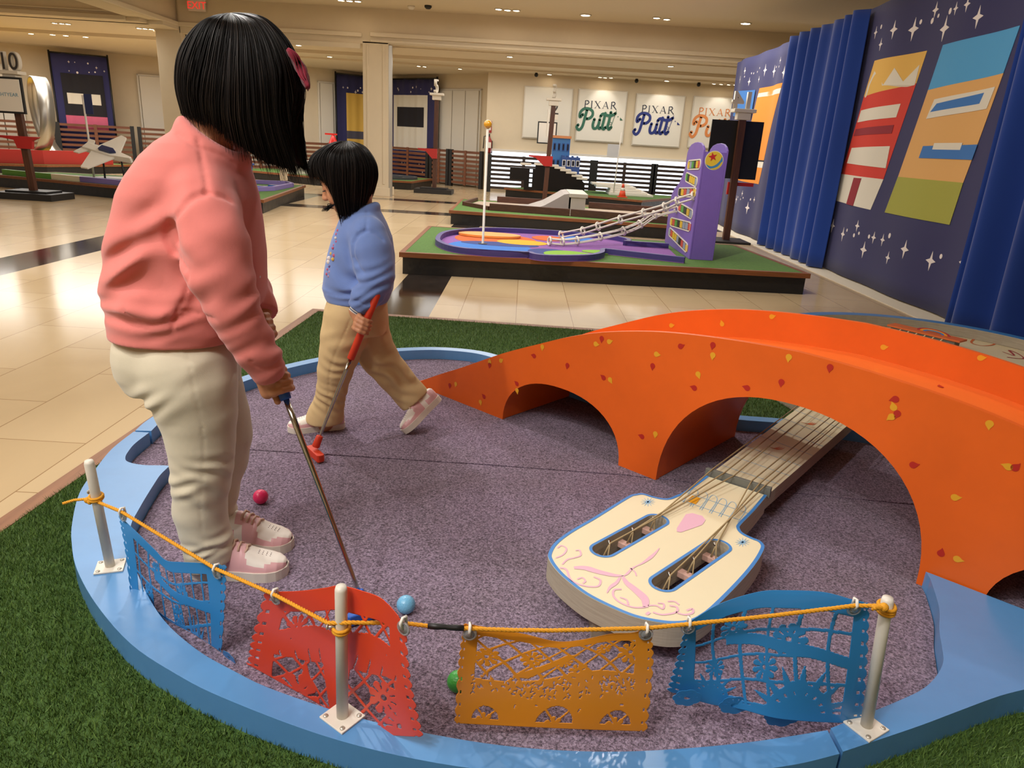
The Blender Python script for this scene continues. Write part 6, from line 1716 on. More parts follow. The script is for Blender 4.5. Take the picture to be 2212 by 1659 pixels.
# ---- B: ramp platform behind
platform('golf platform with brown kerbs and a grey ramp behind the tower platform', [(-1.139, 11.30), (2.45, 10.95), (2.62, 13.55), (-1.16, 13.75)])
kb = lambda a, b, lab, h=.11, th=.05: tag(MB().prism([[R2(np.array(a) + np.array((0, -th / 2))), R2(np.array(b) + np.array((0, -th / 2))), R2(np.array(b) + np.array((0, th / 2))), R2(np.array(a) + np.array((0, th / 2)))]], T, T + h).build('wooden_kerb', M_DKWOOD, bevel=.004), lab, 'kerb', 'brown kerbs of the ramp platform')
kb((-.53, 11.70), (.75, 11.53), 'front left dark wooden kerb before the grey ramp'); kb((.765, 11.52), (2.40, 11.18), 'front right dark wooden kerb before the grey block')
kb((-.47, 13.35), (.6, 13.27), 'back left dark wooden kerb beyond the grey ramp'); kb((1.2, 13.30), (2.5, 13.10), 'back right dark wooden kerb beyond the grey block')
for a, b, lb in (((-1.0, 12.35), (-.53, 11.72), 'low slanting dark kerb at the left front of the ramp platform'), ((-1.0, 12.40), (-.85, 13.45), 'low dark kerb along the left edge of the ramp platform')):
    tag(MB().bar((a[0], a[1], T + .03), (b[0], b[1], T + .03), .05, .06).build('wooden_kerb', M_DKWOOD), lb, 'kerb', 'brown kerbs of the ramp platform')
tag(MB().prism([[(-.94, 12.38), (-.50, 11.76), (2.40, 11.26), (2.46, 13.05), (-.80, 13.36)]], T, T + .006).build('course_carpet', mat('taupe_carpet', 'a89684', rough=.95, var=.05, vscale=30)), 'taupe carpet between the brown kerbs of the ramp platform', 'carpet')
rm_ = [(-.10, T + .008), (.10, T + .03), (.35, T + .12), (.55, T + .24), (.66, T + .31), (.74, T + .325)]
mb = MB(); mb.prism([rm_ + [(.74, T + .008)]], 11.78, 13.0, 0, P=lambda x, z, y: (x, y, z)); tag(mb.build('grey_ramp', mat('grey_ramp', 'a39c98', rough=.5)), 'smooth grey ramp rising to the right on the ramp platform', 'ramp')
t = thing('grey_block', 'pale grey capped block at the top of the ramp', 'block', (.88, 11.9, T + .006)); MB().box((-.11, -.2, 0), (.12, .9, .27)).build('body', mat('pale_grey', 'bdb8ac', rough=.6), t); MB().box((-.14, -.23, .27), (.15, .93, .33)).build('cap', mat('pale_grey', 'bdb8ac'), t, bevel=.006)

# ---- C: platform with the blue toy houses
platform('golf platform with blue toy houses near the bright window', [(-.48, 18.0), (2.65, 16.3), (4.2, 18.7), (.4, 19.2)])
Zt = T + .002
def house(lab, x0, x1, y, h, col, wins, wcol, frame, cornice, depth=.35, z0=T):
    t = thing('toy_house', lab, 'toy house', ((x0 + x1) / 2, y, z0), group=None); w_ = (x1 - x0) / 2
    MB().box((-w_, 0, 0), (w_, depth, h)).build('walls', col, t, bevel=.004)
    if cornice: MB().box((-w_ - .02, -.03, h), (w_ + .02, depth, h + .06)).build('cornice', cornice, t)
    else:
        for k in range(4): MB().box((-w_ + k * w_ * .55, 0, h), (-w_ + (k + .55) * w_ * .5, depth, h + .03)).build('battlement', col, t)
    rows, cols, ww, hh, za, zb = wins
    for r in range(rows):
        for c in range(cols):
            x = -w_ + (c + .5) * 2 * w_ / cols; z = za + (zb - za) * (r / max(1, rows - 1))
            f = MB().box((x - ww, -.012, z - hh), (x + ww, 0, z + hh)).build('window', frame, t); MB().box((x - ww * .65, -.016, z - hh * .75), (x + ww * .65, -.011, z + hh * .75)).build('pane', wcol, f)
    return t
M_HB = mat('house_blue', '3f79b8', rough=.5); M_HB2 = mat('house_navy', '2f4f92', rough=.5); M_HO = mat('house_orange', 'd08a58', rough=.5); M_WIN = mat('house_pane', '15182a', rough=.3); M_WF = mat('house_frame', 'd8d8d8', rough=.5)
house('tall light blue toy house with an orange cornice', .64, 1.07, 18.30, 1.22, M_HB, (3, 4, .03, .09, .25, 1.02), M_WIN, M_HB2, M_HO)
house('lower dark blue toy house with white window frames', .88, 1.32, 17.95, .80, M_HB2, (2, 4, .042, .075, .32, .66), M_WIN, M_WF, None)
t = thing('black_steps', 'black stepped block with white treads in front of the blue toy houses', 'golf obstacle', (.6, 17.6, Zt))
mb = MB(); mb.prism([[(-.95, .50), (-.35, .50), (-.35, .58), (.05, .58), (.35, .50), (.6, .42), (.75, .32), (.85, .22), (.85, 0), (-.6, 0), (-.6, .22), (-.95, .22)]], 0, .3, 0, P=lambda x, z, y: (x, y, z)); mb.build('body', mat('gloss_black', '121113', rough=.25), t)
for k, (x, z) in enumerate(((-.55, .585), (-.22, .60), (.10, .585), (.26, .545), (.40, .50), (.54, .45), (.68, .385), (.80, .33))):
    MB().box((x - .16, -.05, z - .02), (x + .10, .3, z + .025)).build('tread', M_WHITE, t, bevel=.004)
for k in range(4): MB().box((-.48, -.006, .08 + .11 * k), (-.41, .0, .15 + .11 * k)).build('lit_hole', mat('daylit_window', 'f4f8ff'), t)
t = thing('white_steps', 'white layered steps on the toy house platform in front of the window', 'steps', (2.55, 17.9, Zt))
for k in range(5): MB().box((-.5 + .10 * k * (-1 if k > 2 else .2), -.35 + .1 * k, .05 * k), (.55 - .13 * k, .5, .05 * k + .045)).build('step', M_WHITE, t, bevel=.004)
t = thing('traffic_cone', 'small orange traffic cone with a white band on the platform corner', 'traffic cone', (2.28, 16.95, Zt)); MB().box((-.11, -.11, 0), (.11, .11, .02)).build('foot', mat('cone_orange', 'e2502c', rough=.5), t, bevel=.004)
MB().lathe([(.085, .02), (.055, .15)], 18).build('lower_body', mat('cone_orange', 'e2502c'), t); MB().lathe([(.055, .15), (.040, .215)], 18).build('white_band', M_WHITE, t); MB().lathe([(.040, .215), (.022, .30), (1e-6, .30)], 18).build('tip', mat('cone_orange', 'e2502c'), t)
t = thing('flag_pole', 'thin white flag pole with a pale banner before the bright window', 'flag pole', (2.15, 17.6, Zt)); MB().tube([(0, 0, 0), (.05, 0, 1.42)], .013, 8).build('pole', M_POST, t); MB().box((-.24, -.004, .86), (.045, .004, 1.15)).build('flag', mat('pale_flag', 'cdd0d6', rough=.6), t)

# ---- D: platform with the dark oval track
platform('golf platform with a dark oval track right of the pillar', [(-4.3, 18.3), (-2.78, 18.3), (-2.5, 20.2), (-4.2, 20.6)])
M_DK = mat('track_dark', '3f4044', rough=.6)
L = ellipse(-3.48, 19.3, .68, .74); tag(MB().prism([L, ellipse(-3.48, 19.3, .60, .66)], T, T + .06).build('track_kerb', M_DK), 'outer dark oval kerb of the track platform', 'kerb')
tag(MB().prism([ellipse(-3.48, 19.3, .595, .655)], T, T + .006).build('track_carpet', mat('track_grey', '7d766c', rough=.9)), 'grey carpet inside the dark oval kerb', 'carpet')
tag(MB().prism([ellipse(-3.55, 19.3, .36, .38), ellipse(-3.55, 19.3, .29, .31)], T + .006, T + .065).build('track_kerb', M_DK), 'inner dark oval kerb of the track platform', 'kerb')

# ---- E: platforms left of the pillar
platform('long golf platform with a white box behind the smaller girl\'s head', [(-7.6, 19.2), (-4.95, 17.9), (-4.4, 19.6), (-7.2, 20.6)])
tag(MB().box((-.4, -.3, 0), (.4, .3, .33)).build('white_box', M_WHITE, bevel=.006), 'low white box standing on the long platform', 'box').location = (-5.62, 18.85, T)
ring_kerb('purple_kerb', 'light purple kerb of the small platform between the girls', [(-5.4, 12.4), (-4.75, 12.35), (-4.42, 13.0), (-4.45, 14.2), (-4.7, 14.6), (-5.6, 14.4)], .06, T, T + .075, mat('lilac_kerb', '7c6aa8', rough=.5))
ba = thing('blue_arch_piece', 'shiny blue two-legged arch piece standing on the small platform', 'golf obstacle', (-5.05, 12.9, T))
M_GB = mat('gloss_blue', '2a55a0', rough=.2, coat=.4)
MB().box((-.30, -.2, .33), (.22, .2, .42)).box((-.33, -.22, .41), (.25, .22, .45)).build('top_slab', M_GB, ba, bevel=.01)
for x in (-.2, .14): MB().prism([[(-.10, .34), (.10, .34), (.06, .2), (.065, 0), (-.065, 0), (-.06, .2)]], -.15, .15, 0, P=lambda a, z, y: (x + a, y, z)).build('leg', M_GB, ba, bevel=.006)
for x, y in ((-4.72, 13.15), (-4.62, 13.6)):
    tag(MB().box((-.10, -.09, 0), (.10, .09, .06)).build('blue_wedge', M_GB, bevel=.008), 'low shiny blue block lying right of the blue arch piece', 'block', 'low blue blocks by the arch piece').location = (x, y, T)
o = tag(MB().lathe([(.11, 0), (.11, .18), (.06, .30), (.03, .36), (1e-6, .36)], 16).box((-.2, -.03, .36), (.10, .03, .40)).build('red_beacon', mat('gloss_red', 'd02a26', rough=.25)), 'red cone-shaped prop with a white bar behind the smaller girl\'s hair', 'prop'); o.location = (-4.88, 18.9, 0.83)
o = tag(MB().box((-.25, -.25, 0), (.25, .25, .62)).build('brown_stand', M_DKWOOD, bevel=.006), 'brown wooden stand carrying the red prop', 'stand'); o.location = (-4.88, 18.9, T)

# ---- F: far left platforms
FL_, FR_ = np.array((-9.6, 13.03)), np.array((-3.98, 11.18))
platform('long golf platform at the left carrying the toy aircraft and the blue arch piece', [R2(FL_), R2(FR_), (-4.42, 14.87), (-9.2, 14.4)])
fd_ = (FR_ - FL_) / np.linalg.norm(FR_ - FL_); fn_ = np.array((-fd_[1], fd_[0]))
def onfront(px, off): q = gpl(px, 395, (*(FL_ + fn_ * off), 0), (*fn_, 0)); return np.array(q[:2])
for p0, p1, lab, m in ((8, 111, 'green painted kerb piece at the far left platform front', mat('green_kerb', '5c9432', rough=.5)), (112, 172, 'cream painted kerb piece next to the green one', M_CREAM), (173, 320, 'purple painted kerb piece under the toy aircraft', mat('lilac_kerb', '7c6aa8'))):
    a_, b_ = onfront(p0, .10), onfront(p1, .10)
    tag(MB().prism([[R2(a_), R2(b_), R2(b_ + fn_ * .07), R2(a_ + fn_ * .07)]], T, T + .09).build('painted_kerb', m, bevel=.003), lab, 'kerb', 'painted kerb pieces of the aircraft platform')
tag(MB().bar((-8.3, 13.1, T + .03), (-6.0, 12.55, T + .03), .10, .06).build('black_kerb', M_BLACK), 'long black kerb beam behind the painted kerb pieces', 'kerb')
tag(MB().prism([[(-8.2, 13.4), (-6.3, 12.95), (-6.2, 14.2), (-8.0, 14.1)]], T, T + .004).build('grey_mat', mat('grey_marble_mat', '9a928a', rough=.5, var=.25, vscale=4)), 'grey marbled mat on the aircraft platform', 'mat')
t = thing('flag_pole', 'thin white pole leaning beside the toy aircraft', 'flag pole', (-7.55, 12.85, T + .004)); MB().tube([(0, 0, 0), (-.02, 0, 1.40)], .017, 8).build('pole', M_POST, t); MB().box((0, -.005, 1.10), (.13, .005, 1.42)).build('flag', mat('navy_flag', '25305e', rough=.6), t)
# generic white toy aircraft
t = thing('toy_aircraft', 'white toy aircraft with a dark blue cockpit on two black rods', 'toy aircraft', (-7.05, 12.45, T + .004))
R_ = Matrix.Translation((0, 0, .50)) @ Matrix.Rotation(-.25, 4, 'Z') @ Matrix.Rotation(.18, 4, 'Y') @ Matrix.Rotation(.55, 4, 'X')
PP = lambda x, y, z: tuple(R_ @ Vector((x, y, z)))
MB().prism([[(-.42, -.07), (.15, -.08), (.5, -.02), (.5, .02), (.15, .08), (-.42, .07)]], -.05, .05, 0, P=PP).build('fuselage', M_WHITE, t, bevel=.01)
for s in (-1, 1):
    MB().prism([[(-.25, .06 * s), (.22, .06 * s), (.02, .48 * s), (-.10, .50 * s)]], -.015, .015, 0, P=PP).build('wing', M_WHITE, t, bevel=.004)
    MB().prism([[(-.46, .05 * s), (-.30, .05 * s), (-.40, .20 * s), (-.50, .20 * s)]], -.01, .01, 0, P=PP).build('tail_fin', M_WHITE, t)
MB().prism([[(-.10, -.05), (.14, -.05), (.22, 0), (.14, .05), (-.10, .05)]], .05, .10, 0, P=PP).build('cockpit', mat('cockpit_blue', '1f2d5c', rough=.2), t, bevel=.01)
for x in (-.08, .26): MB().tube([(x, 0, 0), (x * .9, 0, .48 - x * .15)], .016, 8).build('rod', M_BLACK, t)
t = thing('orange_blue_prop', 'angular orange and blue prop right of the toy aircraft', 'prop', (-6.35, 13.5, T + .004)); MB().prism([[(-.4, -.25), (.5, -.25), (.5, .25), (-.4, .25)]], .0, .16, 0).build('body', mat('prop_blue', '2c4880', rough=.4), t, bevel=.01); MB().prism([[(-.35, -.2), (-.05, -.2), (.45, -.1), (.45, .1), (-.05, .2), (-.35, .2)]], .16, .25, 0).build('top', mat('prop_orange', 'd8902a', rough=.4), t, bevel=.02)
# red boat-like course with chrome loop
platform('golf platform with a long red kerb and chrome loop at far left', [(-14.5, 14.0), (-10.6, 16.3), (-9.7, 18.6), (-14.5, 17.0)])
ring_kerb('red_kerb', 'long red kerb with yellow inside at far left', [(-14.2, 14.35), (-12.0, 15.55), (-10.75, 16.45), (-10.0, 17.9)], .09, T, T + .30, mat('red_kerb_paint', 'a32620', rough=.4))
tag(MB().prism([[(-14.0, 14.7), (-12.0, 15.8), (-10.9, 16.7), (-10.2, 18.0), (-14.0, 16.8)]], T, T + .12).build('yellow_bed', mat('yellow_bed', 'd6a81e', rough=.5)), 'yellow raised bed behind the long red kerb', 'golf obstacle')
lp = MB(); v = []; f = []; cx, cz, ra = 0, .92, .88
LP = lambda a, o: (ra * .48 * math.cos(a) - .10 * math.sin(a) * 0, o + .5 * (a / (2 * PI)), cz + ra * .92 * math.sin(a))
NA = 48
for i in range(NA + 1):
    a = -PI * .45 + 1.9 * PI * i / NA
    p0 = Vector(LP(a, -.16)); p1 = Vector(LP(a, .16)); v += [p0, p1]
f = [(2 * i, 2 * i + 1, 2 * i + 3, 2 * i + 2) for i in range(NA)]
t = thing('chrome_loop', 'tall brushed metal loop track standing on the red course', 'golf obstacle', (-10.95, 16.75, T + .12), -.5)
o = lp.add(v, f, 0, True).build('loop_band', mat('brushed_metal', 'a8a49c', rough=.28, metal=.9), t); s_ = o.modifiers.new('t', 'SOLIDIFY'); s_.thickness = .02
# green leafy sprig at the left edge
t = thing('leaf_sprig', 'green leafy sprig sticking in at the left edge by the hole 10 post', 'plant', (-8.05, 11.1, .75))
MB().tube([(-.2, 0, .25), (0, 0, 0)], .01, 6).build('stem', mat('stem_green', '4f6b2a'), t)
for k in range(6):
    a = .3 + k * .35; MB().prism([[(0, 0), (.05, .03), (.17, .02), (.24, -.02), (.15, -.03), (.05, -.03)]], -.003, .003, 0, P=lambda x, z, o: (-.12 + .03 * k + x * math.cos(-a) - z * math.sin(-a), o + .02 * k, .18 - .04 * k + x * math.sin(-a) + z * math.cos(-a))).build('leaf', mat('leaf_green', '4d7a2a', rough=.5), t)

# ================================================================== FENCES, SIGNS, BANNERS, CURTAINS
def fence(a, b, z1, lab, m, slats=8, group='slatted fence sections', mid=1, post=True):
    a = np.array((*a, 0)); b = np.array((*b, 0)); L = np.linalg.norm(b - a); d = (b - a) / L; ang = math.atan2(d[1], d[0])
    t = thing('slat_fence', lab, 'fence', tuple(a), ang, group)
    mb = MB()
    for k in range(slats):
        z = .12 + (z1 - .14) * k / (slats - 1); mb.box((.04, -.02, z - .035), (L - .04, .01, z + .03))
    mb.build('slats', m, t)
    for k in range(mid): MB().box((L * (k + 1) / (mid + 1) - .04, -.035, .05), (L * (k + 1) / (mid + 1) + .04, -.02, z1 + .02)).build('batten', m, t)
    for x in ((0, L) if post else ()): MB().box((x - .05, -.03, 0), (x + .05, .05, z1 + .03)).build('post', M_BLACK if not post == 2 else m, t)
    return t
M_SLAT = wood_mat('slat_wood', '7c4a2c', '5e3420', axis=0, scale=2); M_SLATD = mat('slat_dark', '33241c', rough=.5)
def zpx(x, y, P): return float(gpl(x, y, (P[0], P[1], 0), (P[0], P[1], 0))[2])
for a, b, pa, pb_, lab in (((-4.12, 22.6), (-2.85, 21.62), (842, 318), (920, 321), 'brown slat fence section right of the pillar before the navy banner'), ((-2.72, 21.5), (-2.2, 21.1), (925, 321), (948, 323), 'short brown slat fence section beside the black-footed post'), ((-2.1, 21.03), (-1.2, 20.34), (952, 325), (1045, 328), 'brown slat fence section before the white panel doors'),
                           ((-6.35, 21.3), (-5.15, 22.2), (655, 306), (700, 310), 'brown slat fence section behind the smaller girl\'s head'), ((-8.2, 19.9), (-6.5, 21.2), (540, 297), (645, 305), 'brown slat fence section behind the taller girl\'s hair')):
    fence(a, b, (zpx(*pa, a) + zpx(*pb_, b)) / 2, lab, M_SLAT)
for a, b, pa, pb_, lab in (((-14.6, 19.9), (-13.0, 20.6), (0, 259), (70, 262), 'far left brown slat fence section behind the hole 10 post'), ((-12.95, 20.62), (-11.3, 21.4), (138, 266), (255, 274), 'brown slat fence section under the far left banner'), ((-11.15, 21.5), (-9.6, 22.3), (262, 274), (345, 279), 'brown slat fence section left of the wide column')):
    fence(a, b, (zpx(*pa, a) + zpx(*pb_, b)) / 2, lab, M_SLAT)
for x0, x1, lab in ((-.93, 1.75, 'dark slat fence section in front of the bright window, left part'), (1.85, 3.35, 'dark slat fence section in front of the bright window, middle part'), (3.42, 5.2, 'dark slat fence section in front of the bright window, beside the purple tower')):
    fence((x0, 19.45), (x1, 19.45), .92, lab, M_SLATD, 8, 'slatted fence sections', 1 if x1 - x0 < 2 else 2)
# wall signs
def putt(mb, P0, s, mi=0):
    W_ = .14 * s
    for k_, pts in enumerate(([(-.86, .34), (-1.0, .20), (-1.0, .42), (-.84, .60), (-.58, .63), (-.38, .52), (-.36, .32), (-.50, .17), (-.66, .14)], [(-.66, .58), (-.74, .20), (-.84, -.25), (-1.0, -.42), (-1.13, -.30), (-1.06, -.18)],
                [(-.24, .14), (-.30, -.12), (-.25, -.30), (-.10, -.28), (.02, -.05)], [(.04, .14), (-.01, -.15), (.04, -.30), (.16, -.24)], [(.30, .46), (.24, .05), (.20, -.20), (.27, -.32), (.38, -.22)], [(.58, .52), (.52, .08), (.48, -.18), (.55, -.31), (.66, -.20)], [(.06, .30), (.18, .42), (.42, .36), (.62, .36), (.82, .48)])):
        P = (lambda o: (lambda x, z: (P0(x, z)[0], P0(x, z)[1] - o, P0(x, z)[2])))(.0012 * k_)
        q = smooth2([(x * s, y * s) for x, y in pts], 6); mb.stroke(q, W_, P, mi, n=1)
        for e in (q[0], q[-1]): mb.poly([(e[0] + W_ / 2 * math.cos(a), e[1] + W_ / 2 * math.sin(a)) for a in np.linspace(0, 2 * PI, 12, endpoint=False)], P, mi)
    mb.stroke([(.62 * s, -.30 * s), (.86 * s, .62 * s)], .025 * s, P, mi, n=1)
    mb.poly([(.93 * s, .34 * s), (1.0 * s, .36 * s), (.97 * s, .28 * s)], P, mi); mb.poly([(1.08 * s, .30 * s), (1.24 * s, .16 * s), (1.08 * s, .16 * s)], P, mi)
    mb.stroke([(.62 * s + .06 * s * math.cos(a), -.02 * s + .06 * s * math.sin(a)) for a in np.linspace(0, 2 * PI, 14)], .02 * s, P, mi, n=1)
def roman(mb, P, s, x0, y0, mi=0):
    th, tk = .035 * s, .085 * s
    def st(a, b, w_): mb.stroke([(x0 + a[0] * s, y0 + a[1] * s), (x0 + b[0] * s, y0 + b[1] * s)], w_, P, mi, n=1)
    def serif(x, y, w_=.10): st((x - w_, y), (x + w_, y), .028 * s)
    H = .62
    st((0, 0), (0, H), tk); serif(0, 0.012); mb.stroke([(x0 + p[0] * s, y0 + p[1] * s) for p in ((-.05, H - .015), (.2, H), (.34, H - .14), (.2, H - .31), (.02, H - .30))], [th, tk, tk * 1.1, tk, th], P, mi)
    st((.62, 0), (.62, H), tk); serif(.62, 0.012); serif(.62, H - .012)
    st((.95, H), (1.42, 0), tk); st((1.38, H), (.98, 0), th); serif(.95, H - .012); serif(1.40, H - .012, .08); serif(.98, 0.012, .08); serif(1.42, 0.012)
    st((1.95, H), (2.2, 0), tk); st((1.95, H), (1.70, 0), th); st((1.80, .2), (2.1, .2), th); serif(1.70, 0.012, .07); serif(2.2, 0.012, .08)
    st((2.52, 0), (2.52, H), tk); serif(2.52, 0.012); mb.stroke([(x0 + p[0] * s, y0 + p[1] * s) for p in ((2.47, H - .015), (2.72, H), (2.84, H - .14), (2.72, H - .29), (2.54, H - .29))], [th, tk, tk * 1.1, tk, th], P, mi); st((2.66, .32), (3.0, -.05), tk)
for k, (cx, cz, col, lab) in enumerate(((.50, 2.03, None, 'blank white square board on the back wall'), (1.90, 2.04, '2c6650', 'square white wall sign reading Pixar Putt in green'), (3.39, 2.01, '25337a', 'square white wall sign reading Pixar Putt in navy blue'), (4.86, 2.03, 'dd8a4e', 'square white wall sign reading Pixar Putt in orange, partly hidden'))):
    t = thing('wall_sign', lab, 'sign', (cx, 19.78, cz), group=None)
    b_ = MB().box((-.605, -.055, -.61), (.605, 0, .61)).build('board', mat('sign_board', 'e3ddcf', rough=.5), t, bevel=.006)
    MB().box((-.63, -.035, -.635), (.63, .0, .635)).build('frame', mat('sign_frame', 'd2cabb', rough=.5), t, bevel=.006)
    if col:
        m_ = mat('ink_' + col, col, rough=.4); lm_ = MB(); putt(lm_, lambda x, z: (x - .05, -.062, z - .15), .5); lm_.build('script_lettering', m_, t)
        lm_ = MB(); roman(lm_, lambda x, z: (x, -.062, z), .27, -.44, .19); lm_.build('roman_lettering', mat('ink_dark_' + col, col if col == 'dd8a4e' else '2a3140', rough=.4), t)
# fire extinguisher and its plate
t = thing('fire_extinguisher', 'red fire extinguisher hanging at the wall corner', 'fire extinguisher', (-.98, 19.66, .98)); MB().lathe([(.075, 0), (.075, .30), (.03, .38), (.025, .42)], 16).build('cylinder', mat('ext_red', 'a02420', rough=.3), t); MB().tube([(0, -.03, .42), (-.13, -.04, .40), (-.14, -.04, .1)], .013, 8).build('hose', M_BLACK, t); MB().box((-.02, -.08, .42), (.02, .06, .47)).build('handle', M_BLACK, t); MB().box((-.06, -.08, .12), (.06, -.07, .26)).build('name_plate', M_WHITE, t); MB().box((-.09, .06, -.02), (.09, .13, .3)).build('wall_bracket', M_BLACK, t)
t = thing('wall_plate', 'small red and white vertical plate above the fire extinguisher', 'sign', (-.98, 19.79, 1.62)); MB().box((-.05, -.012, -.14), (.05, 0, .14)).build('plate', mat('ext_red', 'a02420'), t); MB().box((-.03, -.014, -.08), (.03, -.011, .11)).build('white_stripe', M_WHITE, t)

# fabric: hanging cloth with prints
M_NAVY = mat('navy_print_cloth', '2a2a5a', rough=.85, sheen=.1); M_VELV = mat('royal_blue_velvet', '173a8a', rough=.8, sheen=.3, spec=.2); M_STAR = mat('print_white', 'e2dcd0', rough=.85)
PR = {n: mat('print_' + n, c, rough=.85) for n, c in (('amber', 'e0b257'), ('red', 'cf3a2c'), ('cream', 'ddd6c6'), ('maroon', '8e2430'), ('sky', '4f9ed2'), ('tan', 'dca865'), ('olive', 'a3a246'), ('orange', 'e08c34'), ('black', '1d1b22'), ('rose', 'c9525c'), ('yellow', 'e6ab30'), ('slate', '4c4a58'), ('royal', '3d74b8'))}
PRL = list(PR.values()) + [M_STAR]; PRI0 = {n: i for i, n in enumerate(PR)}; PRI0['star'] = len(PR)
def cloth(name, lab, S, L, Hh, m, prints, group=None, cat='curtain', loc=(0, 0, 0), nu=160, nv=16, pole=None):
    """S(u, z) -> world point on the cloth; prints: (quad or polygon in (u, z), colour)"""
    t = thing(name, lab, cat, loc, group=group)
    v = []; f = []
    for i in range(nu + 1):
        for j in range(nv + 1): v.append(S(L * i / nu, Hh[0] + (Hh[1] - Hh[0]) * j / nv, 0))
    f = [(i * (nv + 1) + j, (i + 1) * (nv + 1) + j, (i + 1) * (nv + 1) + j + 1, i * (nv + 1) + j + 1) for i in range(nu) for j in range(nv)]
    mb = MB().add(v, f, 0, True); PRI = {n_: i_ + 1 for n_, i_ in PRI0.items()}
    if prints:
        for k, (poly, c) in enumerate(prints):
            if len(poly) == 4:
                N = 48; q = [np.array(p) for p in poly]; vv = []
                for i in range(N + 1):
                    for j in range(9):
                        a, b = i / N, j / 8; p = (q[0] * (1 - a) + q[1] * a) * (1 - b) + (q[3] * (1 - a) + q[2] * a) * b; vv.append(S(p[0], p[1], .0025 + .0005 * k if c != 'star' else .0025))
                mb.add(vv, [(i * 9 + j, (i + 1) * 9 + j, (i + 1) * 9 + j + 1, i * 9 + j + 1) for i in range(N) for j in range(8)], PRI[c])
            else: mb.poly(poly, lambda x, z: S(x, z, .0025 + (.0005 * k if c != 'star' else 0)), PRI[c])
    o = keep(mb.build('cloth', [m] + (PRL if prints else []), t), t); so = o.modifiers.new('t', 'SOLIDIFY'); so.thickness = .003; so.offset = -1
    return t
def star(cx, cz, r, kind):
    if kind: return [(cx + r * (1 if k % 2 == 0 else .32) * .8 * math.sin(k * PI / 4), cz + r * (1 if k % 2 == 0 else .32) * math.cos(k * PI / 4)) for k in range(8)]
    return [(cx + r * .45 * math.cos(a), cz + r * .5 * math.sin(a)) for a in np.linspace(0, 2 * PI, 10, endpoint=False)]
# curtain line along the right side, u grows from far to near
CX = 3.72
def curt(y0, amp, n, dx=0.0, bulge=0.0):
    def S(u, z, o):
        y = y0 - u; ph = u * n
        w_ = amp * math.sin(ph * 2 * PI + .6 * math.sin(ph * 2.1)) * (0.55 + .45 * math.cos((z - 1.4) * .4)) + amp * .35 * math.sin(ph * 5.3 + 1) + .012 * math.sin(u * 3 + z)
        return (CX + dx + w_ - o - bulge * max(0, 1 - z / 2.8), y, z)
    return S
def uz(px, py, y0): q = gx(px, py, CX); return (y0 - q[1], q[2])
y0 = 14.1; fz = lambda X, Y: (1560 + X / 3.19, 100 + Y / 3.19)
pq = lambda L, y0: [uz(*fz(*p), y0) for p in L]
stars1 = [(168, 170, .06, 1), (165, 210, .03, 0), (200, 186, .03, 0), (212, 186, .03, 0), (238, 176, .03, 0), (258, 150, .03, 0), (298, 165, .09, 1), (348, 172, .09, 1), (366, 142, .03, 0), (398, 140, .03, 0), (410, 98, .05, 1), (455, 105, .03, 0), (470, 102, .03, 0), (434, 180, .09, 1), (255, 228, .05, 1), (186, 244, .07, 1), (126, 230, .06, 1), (150, 1015, .05, 1), (97, 1055, .07, 1), (113, 1040, .03, 0), (138, 1055, .03, 0), (155, 1045, .03, 0), (190, 1055, .04, 0), (210, 1057, .05, 1), (173, 1113, .10, 1)]
pr1 = [(pq([(105, 922), (240, 950), (424, 252), (262, 290)], y0), 'orange'), (pq([(247, 353), (405, 325), (415, 288), (257, 325)], y0), 'cream'), (pq([(120, 822), (270, 838), (281, 797), (128, 785)], y0), 'cream'), (pq([(128, 785), (281, 797), (284, 786), (130, 774)], y0), 'black')]
pr1 += [(star(*uz(*fz(x, y), y0), r, k), 'star') for x, y, r, k in stars1]
pr1.append((pq([(70, 480), (205, 500), (235, 300), (115, 310)], y0), 'royal'))
cloth('printed_curtain', 'navy printed curtain with orange block and small stars, behind the black board', curt(y0, .015, 1.1), 3.05, (.02, 2.86), M_NAVY, pr1, 'curtain panels along the right side')
cloth('velvet_curtain', 'pleated royal blue velvet curtain between the two printed curtains', curt(11.1, .06, 3.0, -.095), 2.36, (.02, 2.86), M_VELV, [], 'curtain panels along the right side', nu=260)
y0 = 8.97
zz4 = lambda X, Y: (1400 + X / 2.724, Y / 2.724)
p4 = lambda L: [uz(*zz4(*p), y0) for p in L]
pr2 = [(p4([(1265, 570), (1570, 490), (1632, 297), (1340, 358)]), 'amber'), (p4([(1122, 1022), (1385, 1055), (1570, 490), (1265, 570)]), 'red'), (p4([(1070, 1175), (1312, 1235), (1385, 1055), (1122, 1022)]), 'cream'),
       (p4([(1470, 1040), (1842, 1075), (2096, 430), (1645, 530)]), 'tan'), (p4([(1645, 530), (2096, 430), (2200, 150), (1735, 265)]), 'sky'), (p4([(1392, 1250), (1760, 1322), (1842, 1075), (1470, 1040)]), 'olive')]
